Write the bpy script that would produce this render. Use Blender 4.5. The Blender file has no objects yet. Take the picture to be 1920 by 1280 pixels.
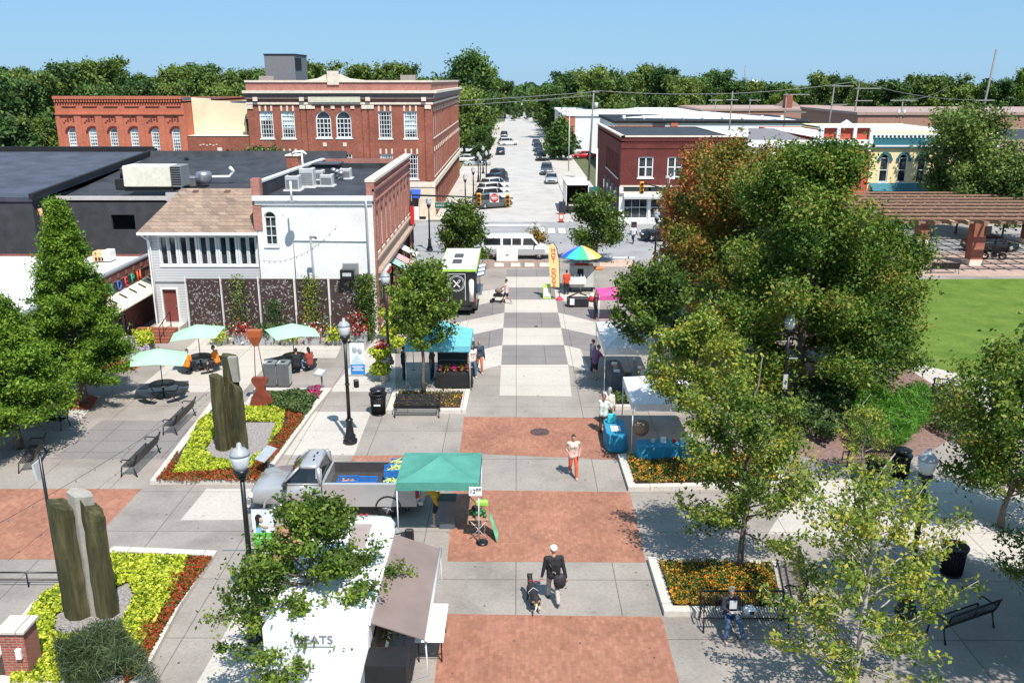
import bpy, math, random
import numpy as np
from mathutils import Vector, Matrix
R=math.radians; PI=math.pi
scene=bpy.context.scene; COL=scene.collection
# ------------------------------------------------------------------ camera
H=14.7; F=1660.0; HY=150.0; VX=968.0
PT=math.atan((640-HY)/F); YW=math.atan((VX-960)/F/math.cos(PT))
cam=bpy.data.cameras.new('camera'); co=bpy.data.objects.new('camera',cam); COL.objects.link(co)
co.location=(0,0,H); co.rotation_euler=(PI/2-PT,0,YW)
cam.sensor_width=36; cam.lens=F/1920*36; cam.clip_start=.5; cam.clip_end=6000
scene.camera=co
# ------------------------------------------------------------------ sky, sun, exposure
w=bpy.data.worlds.new('World'); scene.world=w; w.use_nodes=True
nt=w.node_tree; nt.nodes.clear()
sky=nt.nodes.new('ShaderNodeTexSky'); sky.sky_type='NISHITA'; sky.sun_disc=False
SUNDIR=Vector((1.5,-3.3,5.75)).normalized()          # towards the sun
sky.sun_elevation=math.asin(SUNDIR.z); sky.sun_rotation=math.atan2(SUNDIR.x,SUNDIR.y)
sky.altitude=200; sky.air_density=1.0; sky.dust_density=.2; sky.ozone_density=2.5
bg=nt.nodes.new('ShaderNodeBackground'); bg.inputs[1].default_value=.105
ow=nt.nodes.new('ShaderNodeOutputWorld')
tint=nt.nodes.new('ShaderNodeMix'); tint.data_type='RGBA'; tint.blend_type='MULTIPLY'; tint.inputs[0].default_value=1; tint.inputs[7].default_value=(.62,.80,1.02,1); nt.links.new(sky.outputs[0],tint.inputs[6]); ev=nt.nodes.new('ShaderNodeMix'); ev.data_type='RGBA'; ev.inputs[0].default_value=.78; ev.inputs[7].default_value=(2.35,4.35,6.5,1); nt.links.new(tint.outputs[2],ev.inputs[6]); nt.links.new(ev.outputs[2],bg.inputs[0]); nt.links.new(bg.outputs[0],ow.inputs[0])
sl=bpy.data.lights.new('sun','SUN'); sl.energy=5.0; sl.angle=R(.5); sl.color=(1,.96,.9)
so=bpy.data.objects.new('sun',sl); COL.objects.link(so)
so.rotation_euler=(-SUNDIR).to_track_quat('-Z','Y').to_euler()
scene.view_settings.view_transform='Standard'; scene.view_settings.look='None'
scene.view_settings.gamma=1; scene.view_settings.exposure=.35
scene.cycles.max_bounces=5; scene.cycles.diffuse_bounces=3; scene.cycles.transparent_max_bounces=4
# ------------------------------------------------------------------ pixel (1920x1280) -> world
_cp,_sp,_cy,_sy=math.cos(PT),math.sin(PT),math.cos(YW),math.sin(YW)
def ray(px,py):
    u=(px-960)/F; v=(640-py)/F
    return (-_sy*_cp+u*_cy-v*_sy*_sp, _cy*_cp+u*_sy+v*_cy*_sp, -_sp+v*_cp)
def G(px,py,z=0.0):
    d=ray(px,py); t=(z-H)/d[2]; return (d[0]*t,d[1]*t)
def AY(px,py,Y):
    d=ray(px,py); t=Y/d[1]; return (d[0]*t,H+d[2]*t)
# ------------------------------------------------------------------ objects
def tag(o,label=None,cat=None,group=None,kind=None):
    if label: o['label']=label
    if cat: o['category']=cat
    if group: o['group']=group
    if kind: o['kind']=kind
    return o
def thing(name,label,cat,loc=(0,0,0),rz=0,group=None):
    o=bpy.data.objects.new(name,None); COL.objects.link(o); o.empty_display_size=.2
    o.location=(loc[0],loc[1],loc[2] if len(loc)>2 else 0); o.rotation_euler=(0,0,rz)
    return tag(o,label,cat,group)
def children(o): return [c for c in bpy.data.objects if c.parent==o]
def dup(root,loc,rz=0,label=None,group=None,scale=None,swap=None):
    r=root.copy(); COL.objects.link(r)
    r.location=(loc[0],loc[1],loc[2] if len(loc)>2 else 0); r.rotation_euler=(0,0,rz)
    if scale: r.scale=scale if not isinstance(scale,(int,float)) else (scale,)*3
    if label: r['label']=label
    if group: r['group']=group
    for ch in root['_k'] if '_k' in root else children(root):
        c=ch.copy(); COL.objects.link(c); c.parent=r
        if swap and ch.name.split('.')[0] in swap:
            c.data=c.data.copy(); c.data.materials[0]=swap[ch.name.split('.')[0]]
        for g in children(ch):
            d=g.copy(); COL.objects.link(d); d.parent=c
    return r
class MB:
    def __init__(s): s.v=[]; s.f=[]; s.mi=[]; s.sm=[]; s.k=0
    def add(s,vs,fs,smooth=False):
        b=len(s.v); s.v.extend([tuple(p) for p in vs])
        for f in fs: s.f.append(tuple(b+i for i in f)); s.mi.append(s.k); s.sm.append(smooth)
        return s
    def box(s,x0,x1,y0,y1,z0,z1):
        return s.add([(x0,y0,z0),(x1,y0,z0),(x1,y1,z0),(x0,y1,z0),(x0,y0,z1),(x1,y0,z1),(x1,y1,z1),(x0,y1,z1)],
            [(0,3,2,1),(4,5,6,7),(0,1,5,4),(1,2,6,5),(2,3,7,6),(3,0,4,7)])
    def cbox(s,c,d,rz=0,rx=0,ry=0,bev=0):
        m=Matrix.Translation(c)@Matrix.Rotation(rz,4,'Z')@Matrix.Rotation(ry,4,'Y')@Matrix.Rotation(rx,4,'X')
        x,y,z=d[0]/2,d[1]/2,d[2]/2
        if bev<=0:
            vs=[(-x,-y,-z),(x,-y,-z),(x,y,-z),(-x,y,-z),(-x,-y,z),(x,-y,z),(x,y,z),(-x,y,z)]
            return s.add([m@Vector(p) for p in vs],[(0,3,2,1),(4,5,6,7),(0,1,5,4),(1,2,6,5),(2,3,7,6),(3,0,4,7)])
        b=min(bev,x*.9,y*.9,z*.9); rings=[]
        for zz,i in ((-z,b),(-z+b,0),(z-b,0),(z,b)):
            X,Y=x-i,y-i; c2=b*.6
            rings.append([(X-c2,-Y,zz),(X,-Y+c2,zz),(X,Y-c2,zz),(X-c2,Y,zz),(-X+c2,Y,zz),(-X,Y-c2,zz),(-X,-Y+c2,zz),(-X+c2,-Y,zz)])
        return s.loft([[m@Vector(p) for p in r] for r in rings],caps=True)
    def loft(s,rings,caps=False,smooth=False,closed=True):
        n=len(rings[0]); vs=[p for r in rings for p in r]; fs=[]
        for i in range(len(rings)-1):
            for j in range(n if closed else n-1):
                a=i*n+j; b=i*n+(j+1)%n; fs.append((a,b,b+n,a+n))
        if caps: fs.append(tuple(range(n-1,-1,-1))); fs.append(tuple((len(rings)-1)*n+i for i in range(n)))
        return s.add(vs,fs,smooth)
    def prism(s,pts,z0,z1):
        n=len(pts); a=sum(pts[i][0]*pts[(i+1)%n][1]-pts[(i+1)%n][0]*pts[i][1] for i in range(n))
        if a<0: pts=pts[::-1]
        vs=[(p[0],p[1],z0) for p in pts]+[(p[0],p[1],z1) for p in pts]
        fs=[tuple(range(n-1,-1,-1)),tuple(range(n,2*n))]+[(i,(i+1)%n,(i+1)%n+n,i+n) for i in range(n)]
        return s.add(vs,fs)
    def sheet(s,pts,z):
        n=len(pts); a=sum(pts[i][0]*pts[(i+1)%n][1]-pts[(i+1)%n][0]*pts[i][1] for i in range(n))
        if a<0: pts=pts[::-1]
        return s.add([(p[0],p[1],z) for p in pts],[tuple(range(n))])
    def extr(s,pts,vec):
        n=len(pts); vs=[Vector(p) for p in pts]; vs=vs+[p+Vector(vec) for p in vs]
        return s.add(vs,[tuple(range(n-1,-1,-1)),tuple(range(n,2*n))]+[(i,(i+1)%n,(i+1)%n+n,i+n) for i in range(n)])
    def cone(s,p0,p1,r0,r1,n=8,smooth=True,caps=True):
        p0,p1=Vector(p0),Vector(p1); q=(p1-p0).to_track_quat('Z','Y')
        rg=[[p+q@Vector((math.cos(2*PI*i/n)*r,math.sin(2*PI*i/n)*r,0)) for i in range(n)] for p,r in ((p0,r0),(p1,r1))]
        b=len(s.v); s.loft(rg,False,smooth)
        if caps: s.add([],[]); s.f.append(tuple(b+i for i in range(n-1,-1,-1))); s.f.append(tuple(b+n+i for i in range(n))); s.mi+=[s.k]*2; s.sm+=[False]*2
        return s
    def tube(s,pts,r,n=6,smooth=True):
        pts=[Vector(p) for p in pts]; rr=r if isinstance(r,(list,tuple)) else [r]*len(pts); rg=[]
        for i,p in enumerate(pts):
            d=(pts[min(i+1,len(pts)-1)]-pts[max(i-1,0)]); d=d if d.length>1e-6 else Vector((0,0,1))
            q=d.to_track_quat('Z','Y'); rg.append([p+q@Vector((math.cos(2*PI*j/n)*rr[i],math.sin(2*PI*j/n)*rr[i],0)) for j in range(n)])
        # keep rings aligned
        for i in range(1,len(rg)):
            best=min(range(n),key=lambda k:(rg[i][k]-pts[i]-(rg[i-1][0]-pts[i-1])).length); rg[i]=rg[i][best:]+rg[i][:best]
        return s.loft(rg,True,smooth)
    def lathe(s,prof,c=(0,0,0),n=14,smooth=True,flute=0):
        rg=[[(c[0]+r*(1+(flute if j%2 else 0))*math.cos(2*PI*j/n),c[1]+r*(1+(flute if j%2 else 0))*math.sin(2*PI*j/n),c[2]+z) for j in range(n)] for r,z in prof]
        return s.loft(rg,True,smooth)
    def ball(s,c,r,nu=10,nv=7):
        r=r if isinstance(r,(list,tuple)) else (r,r,r)
        rg=[]
        for i in range(nv+1):
            t=-PI/2+PI*i/nv; rg.append([(c[0]+r[0]*math.cos(t)*math.cos(2*PI*j/nu)+1e-5*j,c[1]+r[1]*math.cos(t)*math.sin(2*PI*j/nu),c[2]+r[2]*math.sin(t)) for j in range(nu)])
        return s.loft(rg,False,True)
    def build(s,name,mats,parent=None,world=False,bevel=0):
        me=bpy.data.meshes.new(name); off=Vector((0,0,0))
        if world and parent:
            q=parent
            while q: off=off+q.location; q=q.parent
        me.from_pydata([tuple(Vector(p)-off) for p in s.v],[],s.f)
        if not isinstance(mats,(list,tuple)): mats=[mats]
        for m in mats: me.materials.append(m)
        me.polygons.foreach_set('material_index',s.mi); me.polygons.foreach_set('use_smooth',s.sm); me.update()
        o=bpy.data.objects.new(name,me); COL.objects.link(o)
        if parent: o.parent=parent
        if bevel:
            b=o.modifiers.new('bevel','BEVEL'); b.width=bevel; b.segments=2; b.limit_method='ANGLE'
        return o
# ------------------------------------------------------------------ materials
MC={}
def newmat(name):
    m=bpy.data.materials.new(name); m.use_nodes=True; nt=m.node_tree
    return m,nt,nt.nodes['Principled BSDF']
def noise(nt,scale,detail=4,vec=None,rough=.6):
    n=nt.nodes.new('ShaderNodeTexNoise'); n.inputs['Scale'].default_value=scale; n.inputs['Detail'].default_value=detail; n.inputs['Roughness'].default_value=rough
    if vec: nt.links.new(vec,n.inputs['Vector'])
    return n.outputs['Fac']
def ramp(nt,fac,stops):
    r=nt.nodes.new('ShaderNodeValToRGB'); e=r.color_ramp.elements
    while len(e)<len(stops): e.new(.5)
    for i,(p,c) in enumerate(stops): e[i].position=p; e[i].color=(*c,1)
    nt.links.new(fac,r.inputs[0]); return r.outputs[0]
def mixc(nt,f,a,b,mode='MIX'):
    m=nt.nodes.new('ShaderNodeMix'); m.data_type='RGBA'; m.blend_type=mode
    for i,x in ((0,f),(6,a),(7,b)):
        if isinstance(x,(int,float)): m.inputs[i].default_value=x
        elif isinstance(x,tuple): m.inputs[i].default_value=(*x,1)
        else: nt.links.new(x,m.inputs[i])
    return m.outputs[2]
def pos(nt):
    return nt.nodes.new('ShaderNodeNewGeometry').outputs['Position']
def sc(c,k): return tuple(min(1,x*k) for x in c)
def mat(name,c,rough=.6,metal=0,var=.12,scale=3,bump=0,spec=.5,coat=0,world=True):
    if name in MC: return MC[name]
    m,nt,b=newmat(name); b.inputs['Roughness'].default_value=rough; b.inputs['Metallic'].default_value=metal
    b.inputs['Specular IOR Level'].default_value=spec; b.inputs['Coat Weight'].default_value=coat
    if var>0:
        v=pos(nt) if world else nt.nodes.new('ShaderNodeTexCoord').outputs['Object']
        f=noise(nt,scale,5,v); col=ramp(nt,f,[(.3,sc(c,1-var)),(.7,sc(c,1+var))]); nt.links.new(col,b.inputs['Base Color'])
        if bump:
            bp=nt.nodes.new('ShaderNodeBump'); bp.inputs['Strength'].default_value=bump; bp.inputs['Distance'].default_value=.02
            nt.links.new(noise(nt,scale*12,3,v),bp.inputs['Height']); nt.links.new(bp.outputs[0],b.inputs['Normal'])
    else: b.inputs['Base Color'].default_value=(*c,1)
    MC[name]=m; return m
def concrete(name,c,joint=0,jy=0,stain=.22,rough=.85):
    m,nt,b=newmat(name); b.inputs['Roughness'].default_value=rough; b.inputs['Specular IOR Level'].default_value=.25
    v=pos(nt); a=noise(nt,.35,6,v,.65); col=ramp(nt,a,[(.28,sc(c,1-stain)),(.5,c),(.75,sc(c,1+stain*.6))])
    f=noise(nt,9,5,v,.7); col=mixc(nt,.55,col,ramp(nt,f,[(.3,(.62,.6,.58)),(.65,(1,1,1))]),'MULTIPLY')
    sp=noise(nt,2.2,8,v,.75); col=mixc(nt,.8,col,ramp(nt,sp,[(.30,(.45,.42,.4)),(.37,(1,1,1))]),'MULTIPLY')
    if joint:
        br=nt.nodes.new('ShaderNodeTexBrick'); br.offset=0; br.inputs['Scale'].default_value=1; br.inputs['Mortar Size'].default_value=.018; br.inputs['Mortar Smooth'].default_value=.3
        br.inputs['Brick Width'].default_value=joint; br.inputs['Row Height'].default_value=jy or joint
        br.inputs['Color1'].default_value=(1,1,1,1); br.inputs['Color2'].default_value=(.95,.95,.95,1); br.inputs['Mortar'].default_value=(.5,.47,.45,1)
        nt.links.new(v,br.inputs['Vector']); col=mixc(nt,1.0,col,br.outputs['Color'],'MULTIPLY')
    nt.links.new(col,b.inputs['Base Color'])
    bp=nt.nodes.new('ShaderNodeBump'); bp.inputs['Strength'].default_value=.25; bp.inputs['Distance'].default_value=.01
    nt.links.new(f,bp.inputs['Height']); nt.links.new(bp.outputs[0],b.inputs['Normal'])
    MC[name]=m; return m
def bricks(name,c1,c2,mortar,bw=.22,rh=.075,flat=False,ms=.008,stain=.35):
    m,nt,b=newmat(name); b.inputs['Roughness'].default_value=.85; b.inputs['Specular IOR Level'].default_value=.25
    v=pos(nt); sx=nt.nodes.new('ShaderNodeSeparateXYZ'); nt.links.new(v,sx.inputs[0]); cx=nt.nodes.new('ShaderNodeCombineXYZ')
    if flat: nt.links.new(sx.outputs[1],cx.inputs[0]); nt.links.new(sx.outputs[0],cx.inputs[1])
    else:
        ad=nt.nodes.new('ShaderNodeMath'); nt.links.new(sx.outputs[0],ad.inputs[0]); nt.links.new(sx.outputs[1],ad.inputs[1]); nt.links.new(ad.outputs[0],cx.inputs[0]); nt.links.new(sx.outputs[2],cx.inputs[1])
    br=nt.nodes.new('ShaderNodeTexBrick'); nt.links.new(cx.outputs[0],br.inputs['Vector']); br.inputs['Scale'].default_value=1
    br.inputs['Brick Width'].default_value=bw; br.inputs['Row Height'].default_value=rh; br.inputs['Mortar Size'].default_value=ms
    for k,c in (('Color1',c1),('Color2',c2),('Mortar',mortar)): br.inputs[k].default_value=(*c,1)
    n1=noise(nt,.5,6,v,.7); col=mixc(nt,1.0,br.outputs['Color'],ramp(nt,n1,[(.3,(1-stain,)*3),(.65,(1.0,1.0,1.0))]),'MULTIPLY')
    n2=noise(nt,6,4,v,.7); col=mixc(nt,.6,col,ramp(nt,n2,[(.35,(.7,.66,.62)),(.6,(1,1,1))]),'MULTIPLY')
    nt.links.new(col,b.inputs['Base Color']); MC[name]=m; return m
def leafmat(name,cols,trans=.35,clump=.5,cl=.6):
    """cols: dark->light stops, picked by leaf island and by a slow noise through the crown"""
    m=bpy.data.materials.new(name); m.use_nodes=True; nt=m.node_tree; nt.nodes.clear()
    g=nt.nodes.new('ShaderNodeNewGeometry'); a=nt.nodes.new('ShaderNodeMath'); a.operation='MULTIPLY'; a.inputs[1].default_value=cl
    nt.links.new(g.outputs['Random Per Island'],a.inputs[0])
    nz=noise(nt,clump,3,g.outputs['Position']); c=nt.nodes.new('ShaderNodeMath'); c.operation='MULTIPLY_ADD'; c.inputs[1].default_value=1.6; c.inputs[2].default_value=-.3-cl/2
    nt.links.new(nz,c.inputs[0]); d=nt.nodes.new('ShaderNodeMath'); nt.links.new(a.outputs[0],d.inputs[0]); nt.links.new(c.outputs[0],d.inputs[1])
    n=len(cols); col=ramp(nt,d.outputs[0],[(i/(n-1)*.9+.05,cc) for i,cc in enumerate(cols)])
    df=nt.nodes.new('ShaderNodeBsdfPrincipled'); df.inputs['Roughness'].default_value=.55; df.inputs['Specular IOR Level'].default_value=.3; nt.links.new(col,df.inputs['Base Color'])
    tr=nt.nodes.new('ShaderNodeBsdfTranslucent'); nt.links.new(mixc(nt,.5,col,(.9,1,.3),'MULTIPLY'),tr.inputs[0])
    mx=nt.nodes.new('ShaderNodeMixShader'); mx.inputs[0].default_value=trans; nt.links.new(df.outputs[0],mx.inputs[1]); nt.links.new(tr.outputs[0],mx.inputs[2])
    o=nt.nodes.new('ShaderNodeOutputMaterial'); nt.links.new(mx.outputs[0],o.inputs[0]); MC[name]=m; return m
def glass(name,c,rough=.08):
    m,nt,b=newmat(name); b.inputs['Roughness'].default_value=rough; b.inputs['Specular IOR Level'].default_value=.8
    v=pos(nt); nt.links.new(ramp(nt,noise(nt,.9,3,v),[(.4,sc(c,.5)),(.6,sc(c,1.6))]),b.inputs['Base Color']); MC[name]=m; return m
GLASS=glass('window_glass',(.035,.042,.05)); GLASSL=glass('window_glass_blinds',(.42,.5,.5),.3)
WHITE=mat('white_paint',(.78,.78,.76),.5,var=.06); BLACK=mat('black_metal',(.012,.012,.014),.35,var=.3)
CREAM=mat('cream_stone',(.72,.62,.5),.8,var=.12); ROOFD=mat('dark_membrane_roof',(.035,.036,.042),.75,var=.5,scale=.8)
STEEL=mat('steel',(.45,.45,.46),.35,metal=.8,var=.1); DARK=mat('near_black',(.01,.01,.011),.7,var=.3)
GREY=mat('mid_grey',(.23,.235,.24),.6,var=.12); LGREY=mat('light_grey',(.5,.5,.49),.6,var=.1)
REDB=bricks('orange_red_brick',(.42,.115,.065),(.30,.075,.045),(.42,.24,.18))
REDB2=bricks('dark_red_brick',(.2,.035,.028),(.14,.025,.022),(.2,.09,.08))
REDB3=bricks('bright_orange_brick',(.66,.21,.115),(.56,.16,.09),(.5,.2,.14),stain=.22)
PINKB=bricks('pink_brick',(.5,.2,.15),(.4,.15,.12),(.5,.32,.27))
# ------------------------------------------------------------------ ground
def struct(name,mb,m): return tag(mb.build(name,m),kind='structure')
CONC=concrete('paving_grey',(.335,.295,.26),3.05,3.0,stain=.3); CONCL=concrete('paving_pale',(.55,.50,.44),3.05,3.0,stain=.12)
CONCM=concrete('paving_mid_grey',(.255,.23,.22),1.6,1.2,stain=.15); ROADM=concrete('worn_road',(.50,.475,.445),0,stain=.2); CROSSM=concrete('worn_asphalt',(.33,.325,.325),0,stain=.25)
PAVB=bricks('paving_brick',(.47,.215,.14),(.38,.165,.105),(.33,.185,.135),.24,.12,True,.008,.36); CURB=concrete('kerb_concrete',(.62,.57,.50),2.5,2.5,stain=.1)
def grassmat(name,a,b_):
    m,nt,b=newmat(name); b.inputs['Roughness'].default_value=.95; b.inputs['Specular IOR Level'].default_value=.1
    v=pos(nt); c=mixc(nt,ramp(nt,noise(nt,.5,7,v,.75),[(.35,(0,0,0)),(.62,(1,1,1))]),a,b_); c=mixc(nt,.75,c,ramp(nt,noise(nt,30,4,v,.8),[(.38,(.3,.36,.25)),(.62,(1,1,1))]),'MULTIPLY'); nt.links.new(c,b.inputs['Base Color']); MC[name]=m; return m
GRASS=grassmat('lawn_grass',(.10,.175,.026),(.19,.265,.052)); FARG=grassmat('far_ground',(.10,.13,.05),(.2,.19,.12))
struct('ground',MB().sheet([(-900,-200),(900,-200),(900,2500),(-900,2500)],-.02),FARG)
struct('plaza_paving',MB().sheet([(-60,2),(60,2),(60,73.9),(-60,73.9)],0),CONC)
rs_=random.Random(12)
def blobs(name,n,box,r0,r1,m,z):
    b=MB()
    for _ in range(n):
        x,y=rs_.uniform(box[0],box[1]),rs_.uniform(box[2],box[3]); r=rs_.uniform(r0,r1); k=9; b.sheet([(x+math.cos(2*PI*i/k)*r*rs_.uniform(.6,1.1),y+math.sin(2*PI*i/k)*r*rs_.uniform(.6,1.1)) for i in range(k)],z)
    return struct(name,b,m)
blobs('gum_spots',420,(-13,11,17,66),.015,.045,mat('gum_dark',(.10,.085,.08),.9),.013)
blobs('paving_stains',26,(-12,10,17,66),.04,.09,mat('stain',(.24,.205,.18),.9),.0145)
struct('cross_street',MB().sheet([(-200,73.9),(200,73.9),(200,95.5),(-200,95.5)],-.004),CROSSM)
struct('main_street',MB().sheet([(-4.4,95.5),(6.2,95.5),(6.2,700),(-4.4,700)],-.004),ROADM)
pv=MB()
for s,x0,x1 in ((-1,-9.6,-4.4),(1,6.2,11.0)):
    pv.prism([(x0,96),(x1,96),(x1,330),(x0,330)],-.02,.12)
pv.prism([(-60,95.7),(-9.6,95.7),(-9.6,97.4),(-60,97.4)],-.02,.12); pv.prism([(11,95.7),(80,95.7),(80,97),(11,97)],-.02,.12)
struct('far_pavement',pv,CONCL)
L1=.004; L2=.008
def gp(pts,z=0): return [G(x,y,z) for x,y in pts]
def tiles(name,polys,m,z=L1):
    b=MB()
    for p in polys: b.sheet(gp(p),z)
    return struct(name,b,m)
tiles('brick_paving',[[(820-.11*(1330-1227),1330),(828.5,1150),(1241,1156),(1286,1330)],
 [(838.7,1052),(849,918),(1180.5,922),(1211.5,1054)],[(862,849),(870,781),(1144,783),(1168,862)],
 [(640,917),(661.6,854),(862,852),(849,918)],[(472,1052),(497,985),(640,985),(640,1052)],
 [(-60,916),(266,916),(207,978),(140,1048),(-60,1048)]],PAVB)
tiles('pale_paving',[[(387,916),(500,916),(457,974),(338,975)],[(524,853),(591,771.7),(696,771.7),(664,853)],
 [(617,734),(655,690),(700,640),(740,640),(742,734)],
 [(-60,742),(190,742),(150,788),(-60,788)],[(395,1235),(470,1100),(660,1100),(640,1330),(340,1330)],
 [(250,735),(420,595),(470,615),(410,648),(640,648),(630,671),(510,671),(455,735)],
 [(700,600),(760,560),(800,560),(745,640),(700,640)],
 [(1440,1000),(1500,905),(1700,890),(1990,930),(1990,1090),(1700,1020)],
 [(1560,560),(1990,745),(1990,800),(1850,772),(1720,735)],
 [(936.5,741),(939.7,684),(1065.2,683.4),(1071.9,743)],[(941.8,646.7),(943.7,614.6),(1052,614.6),(1057.5,646.7)],
 [(945.7,586),(947.1,561.5),(1042.5,561.5),(1046.5,586)],[(948.3,539),(949.6,519),(1035.7,519),(1039,539)],
 [(945.7,586),(943.7,614.6),(850,635),(850,606)],[(941.8,646.7),(939.7,684),(850,708),(850,667)],
 [(947.1,561.5),(948.3,539),(850,555),(850,581)],
 [(1046.5,586),(1052,614.6),(1125,631),(1115,603)],[(1057.5,646.7),(1065.2,683.4),(1106,697),(1088,654)],
 [(1042.5,561.5),(1039,539),(1125,556),(1125,578)]],CONCL)
tiles('grey_paving_squares',[[(939.7,684),(941.8,646.7),(1057.5,646.7),(1065.2,683.4)],[(943.7,614.6),(945.7,586),(1046.5,586),(1052,614.6)],
 [(947.1,561.5),(948.3,539),(1039,539),(1042.5,561.5)],[(943.7,614.6),(941.8,646.7),(850,667),(850,635)],[(945.7,586),(947.1,561.5),(850,581),(850,606)],
 [(1046.5,586),(1042.5,561.5),(1125,578),(1115,603)],[(1052,614.6),(1057.5,646.7),(1088,654),(1125,664),(1125,631)],
 [(100,860),(190,788),(420,788),(345,860)],[(949.6,519),(950.5,505),(1034,505),(1035.7,519)]],CONCM)
tiles('crossing_bricks',[[(905,503),(905,487),(1030,487),(1034,503)]],concrete('tan_pavers',(.33,.24,.2),.6,.3))
tiles('crossing_tiles',[[(x,500),(x,493),(x+17,493),(x+18,500)] for x in (927,958,984,1012)],mat('pale_paver',(.6,.5,.43),.9,var=.15),L2)
tiles('tactile_paving',[[(1125,500),(1125,487),(1190,487),(1195,500)]],mat('pink_pavers',(.55,.38,.3),.9),L1)
struct('crosswalk_marks',MB().sheet(gp([(1006,436),(1007,427),(1021,427),(1020,436)]),L1).sheet(gp([(1028,437),(1028,428),(1040,428),(1041,437)]),L1).sheet(gp([(1048,437),(1047,428),(1059,428),(1061,437)]),L1)
  .sheet(gp([(900,423.5),(900,420.5),(1012,420.5),(1013,423.5)]),L1).sheet(gp([(1215,455),(1205,440),(1212,440),(1226,455)]),L1).sheet(gp([(1140,484),(1140,482),(1190,482),(1190,484)]),L2),mat('road_paint',(.72,.72,.7),.7,var=.2,scale=2))
lw=gp([(1400,526),(1990,522),(1990,741),(1868,716),(1745,688),(1640,650),(1480,600)])
struct('lawn',MB().sheet(lw,L2),GRASS)
struct('lawn_path',MB().sheet([(20,68),(80,68),(80,78),(20,78)],L1),concrete('pinkish_paving',(.5,.36,.3),.8,.4))
MULCH=mat('mulch',(.16,.075,.05),.95,var=.5,scale=6,bump=.6); SOIL=mat('soil',(.05,.032,.022),.95,var=.5,scale=5)
struct('mulch_ground',MB().sheet(gp([(1440,760),(1560,700),(1700,690),(1790,745),(1830,790),(1740,850),(1620,880),(1480,850)]),L2),mat('pink_mulch',(.22,.135,.11),.95,var=.4,scale=6,bump=.5))
struct('wood_chips',MB().sheet(gp([(98,766),(112,742),(150,735),(185,745),(170,768)]),L2).sheet(gp([(190,690),(240,655),(300,668),(250,694)]),L2),mat('red_mulch',(.36,.07,.03),.95,var=.35,scale=8,bump=.6))
b=MB()
for px,py,r in ((1012,810,.42),(581,860,.55),(1005,612,.12)):
    g=G(px,py); 
    b.lathe([(r,.0),(r,.014),(r*.86,.016),(r*.84,.010),(.01,.010)],(g[0],g[1],L2),24)
    for k in range(5): b.box(g[0]-r*.6,g[0]+r*.6,g[1]-r*.6+k*r*.28,g[1]-r*.6+k*r*.28+r*.08,L2+.008,L2+.017)
struct('manhole_covers',b,mat('rusty_iron',(.13,.075,.07),.6,metal=.3,var=.3))
# ------------------------------------------------------------------ walls with real openings
def WP(W,u,z,out=0):
    ox,oy,dx,dy=W; return (ox+dx*u+dy*out, oy+dy*u-dx*out, z)
def wallp(mb,W,u0,u1,z0,z1,ops=(),t=.22):
    us=sorted({u0,u1}|{o[0] for o in ops}|{o[1] for o in ops}); zs=sorted({z0,z1}|{o[2] for o in ops}|{o[3] for o in ops})
    us=[u for u in us if u0<=u<=u1]; zs=[z for z in zs if z0<=z<=z1]
    for i in range(len(us)-1):
        for j in range(len(zs)-1):
            uc,zc=(us[i]+us[i+1])/2,(zs[j]+zs[j+1])/2
            if any(o[0]<uc<o[1] and o[2]<zc<o[3] for o in ops): continue
            mb.add([WP(W,us[i],zs[j]),WP(W,us[i+1],zs[j]),WP(W,us[i+1],zs[j+1]),WP(W,us[i],zs[j+1])],[(0,1,2,3)])
    for o in ops:
        a,b,c,d=o[:4]; arch=len(o)>4 and o[4]; r=(b-a)/2; top=d-r if arch else d
        mb.add([WP(W,a,c),WP(W,a,c,-t),WP(W,a,top,-t),WP(W,a,top)],[(0,1,2,3)]); mb.add([WP(W,b,c),WP(W,b,c,-t),WP(W,b,top,-t),WP(W,b,top)],[(3,2,1,0)])
        mb.add([WP(W,a,c),WP(W,b,c),WP(W,b,c,-t),WP(W,a,c,-t)],[(0,1,2,3)])
        if not arch: mb.add([WP(W,a,d),WP(W,b,d),WP(W,b,d,-t),WP(W,a,d,-t)],[(3,2,1,0)])
        else:
            n=8; um=(a+b)/2; pts=[(um-r*math.cos(PI*k/n),top+r*math.sin(PI*k/n)) for k in range(n+1)]
            for k in range(n):
                p,q=pts[k],pts[k+1]; mb.add([WP(W,*p),WP(W,*q),WP(W,*q,-t),WP(W,*p,-t)],[(3,2,1,0)])
                cu=a if k<n/2 else b; mb.add([WP(W,cu,d),WP(W,*p),WP(W,*q)],[(0,1,2)])
            mb.add([WP(W,a,d),WP(W,um,d),WP(W,um,d-.001)],[(0,1,2)])
def wbox(mb,W,u0,u1,z0,z1,o0,o1):
    P=[WP(W,u,z,o) for z in (z0,z1) for (u,o) in ((u0,o1),(u1,o1),(u1,o0),(u0,o0))]
    mb.add(P,[(0,3,2,1),(4,5,6,7),(0,1,5,4),(1,2,6,5),(2,3,7,6),(3,0,4,7)])
def warc(mb,W,um,zc,r0,r1,o0,o1,n=8,a0=0,a1=PI):
    for k in range(n):
        t0,t1=a0+(a1-a0)*k/n,a0+(a1-a0)*(k+1)/n
        q=[WP(W,um-r*math.cos(t),zc+r*math.sin(t),o) for o in (o0,o1) for (r,t) in ((r0,t0),(r1,t0),(r1,t1),(r0,t1))]
        mb.add(q,[(3,2,1,0),(4,5,6,7),(0,1,5,4),(1,2,6,5),(2,3,7,6),(3,0,4,7)])
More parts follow.
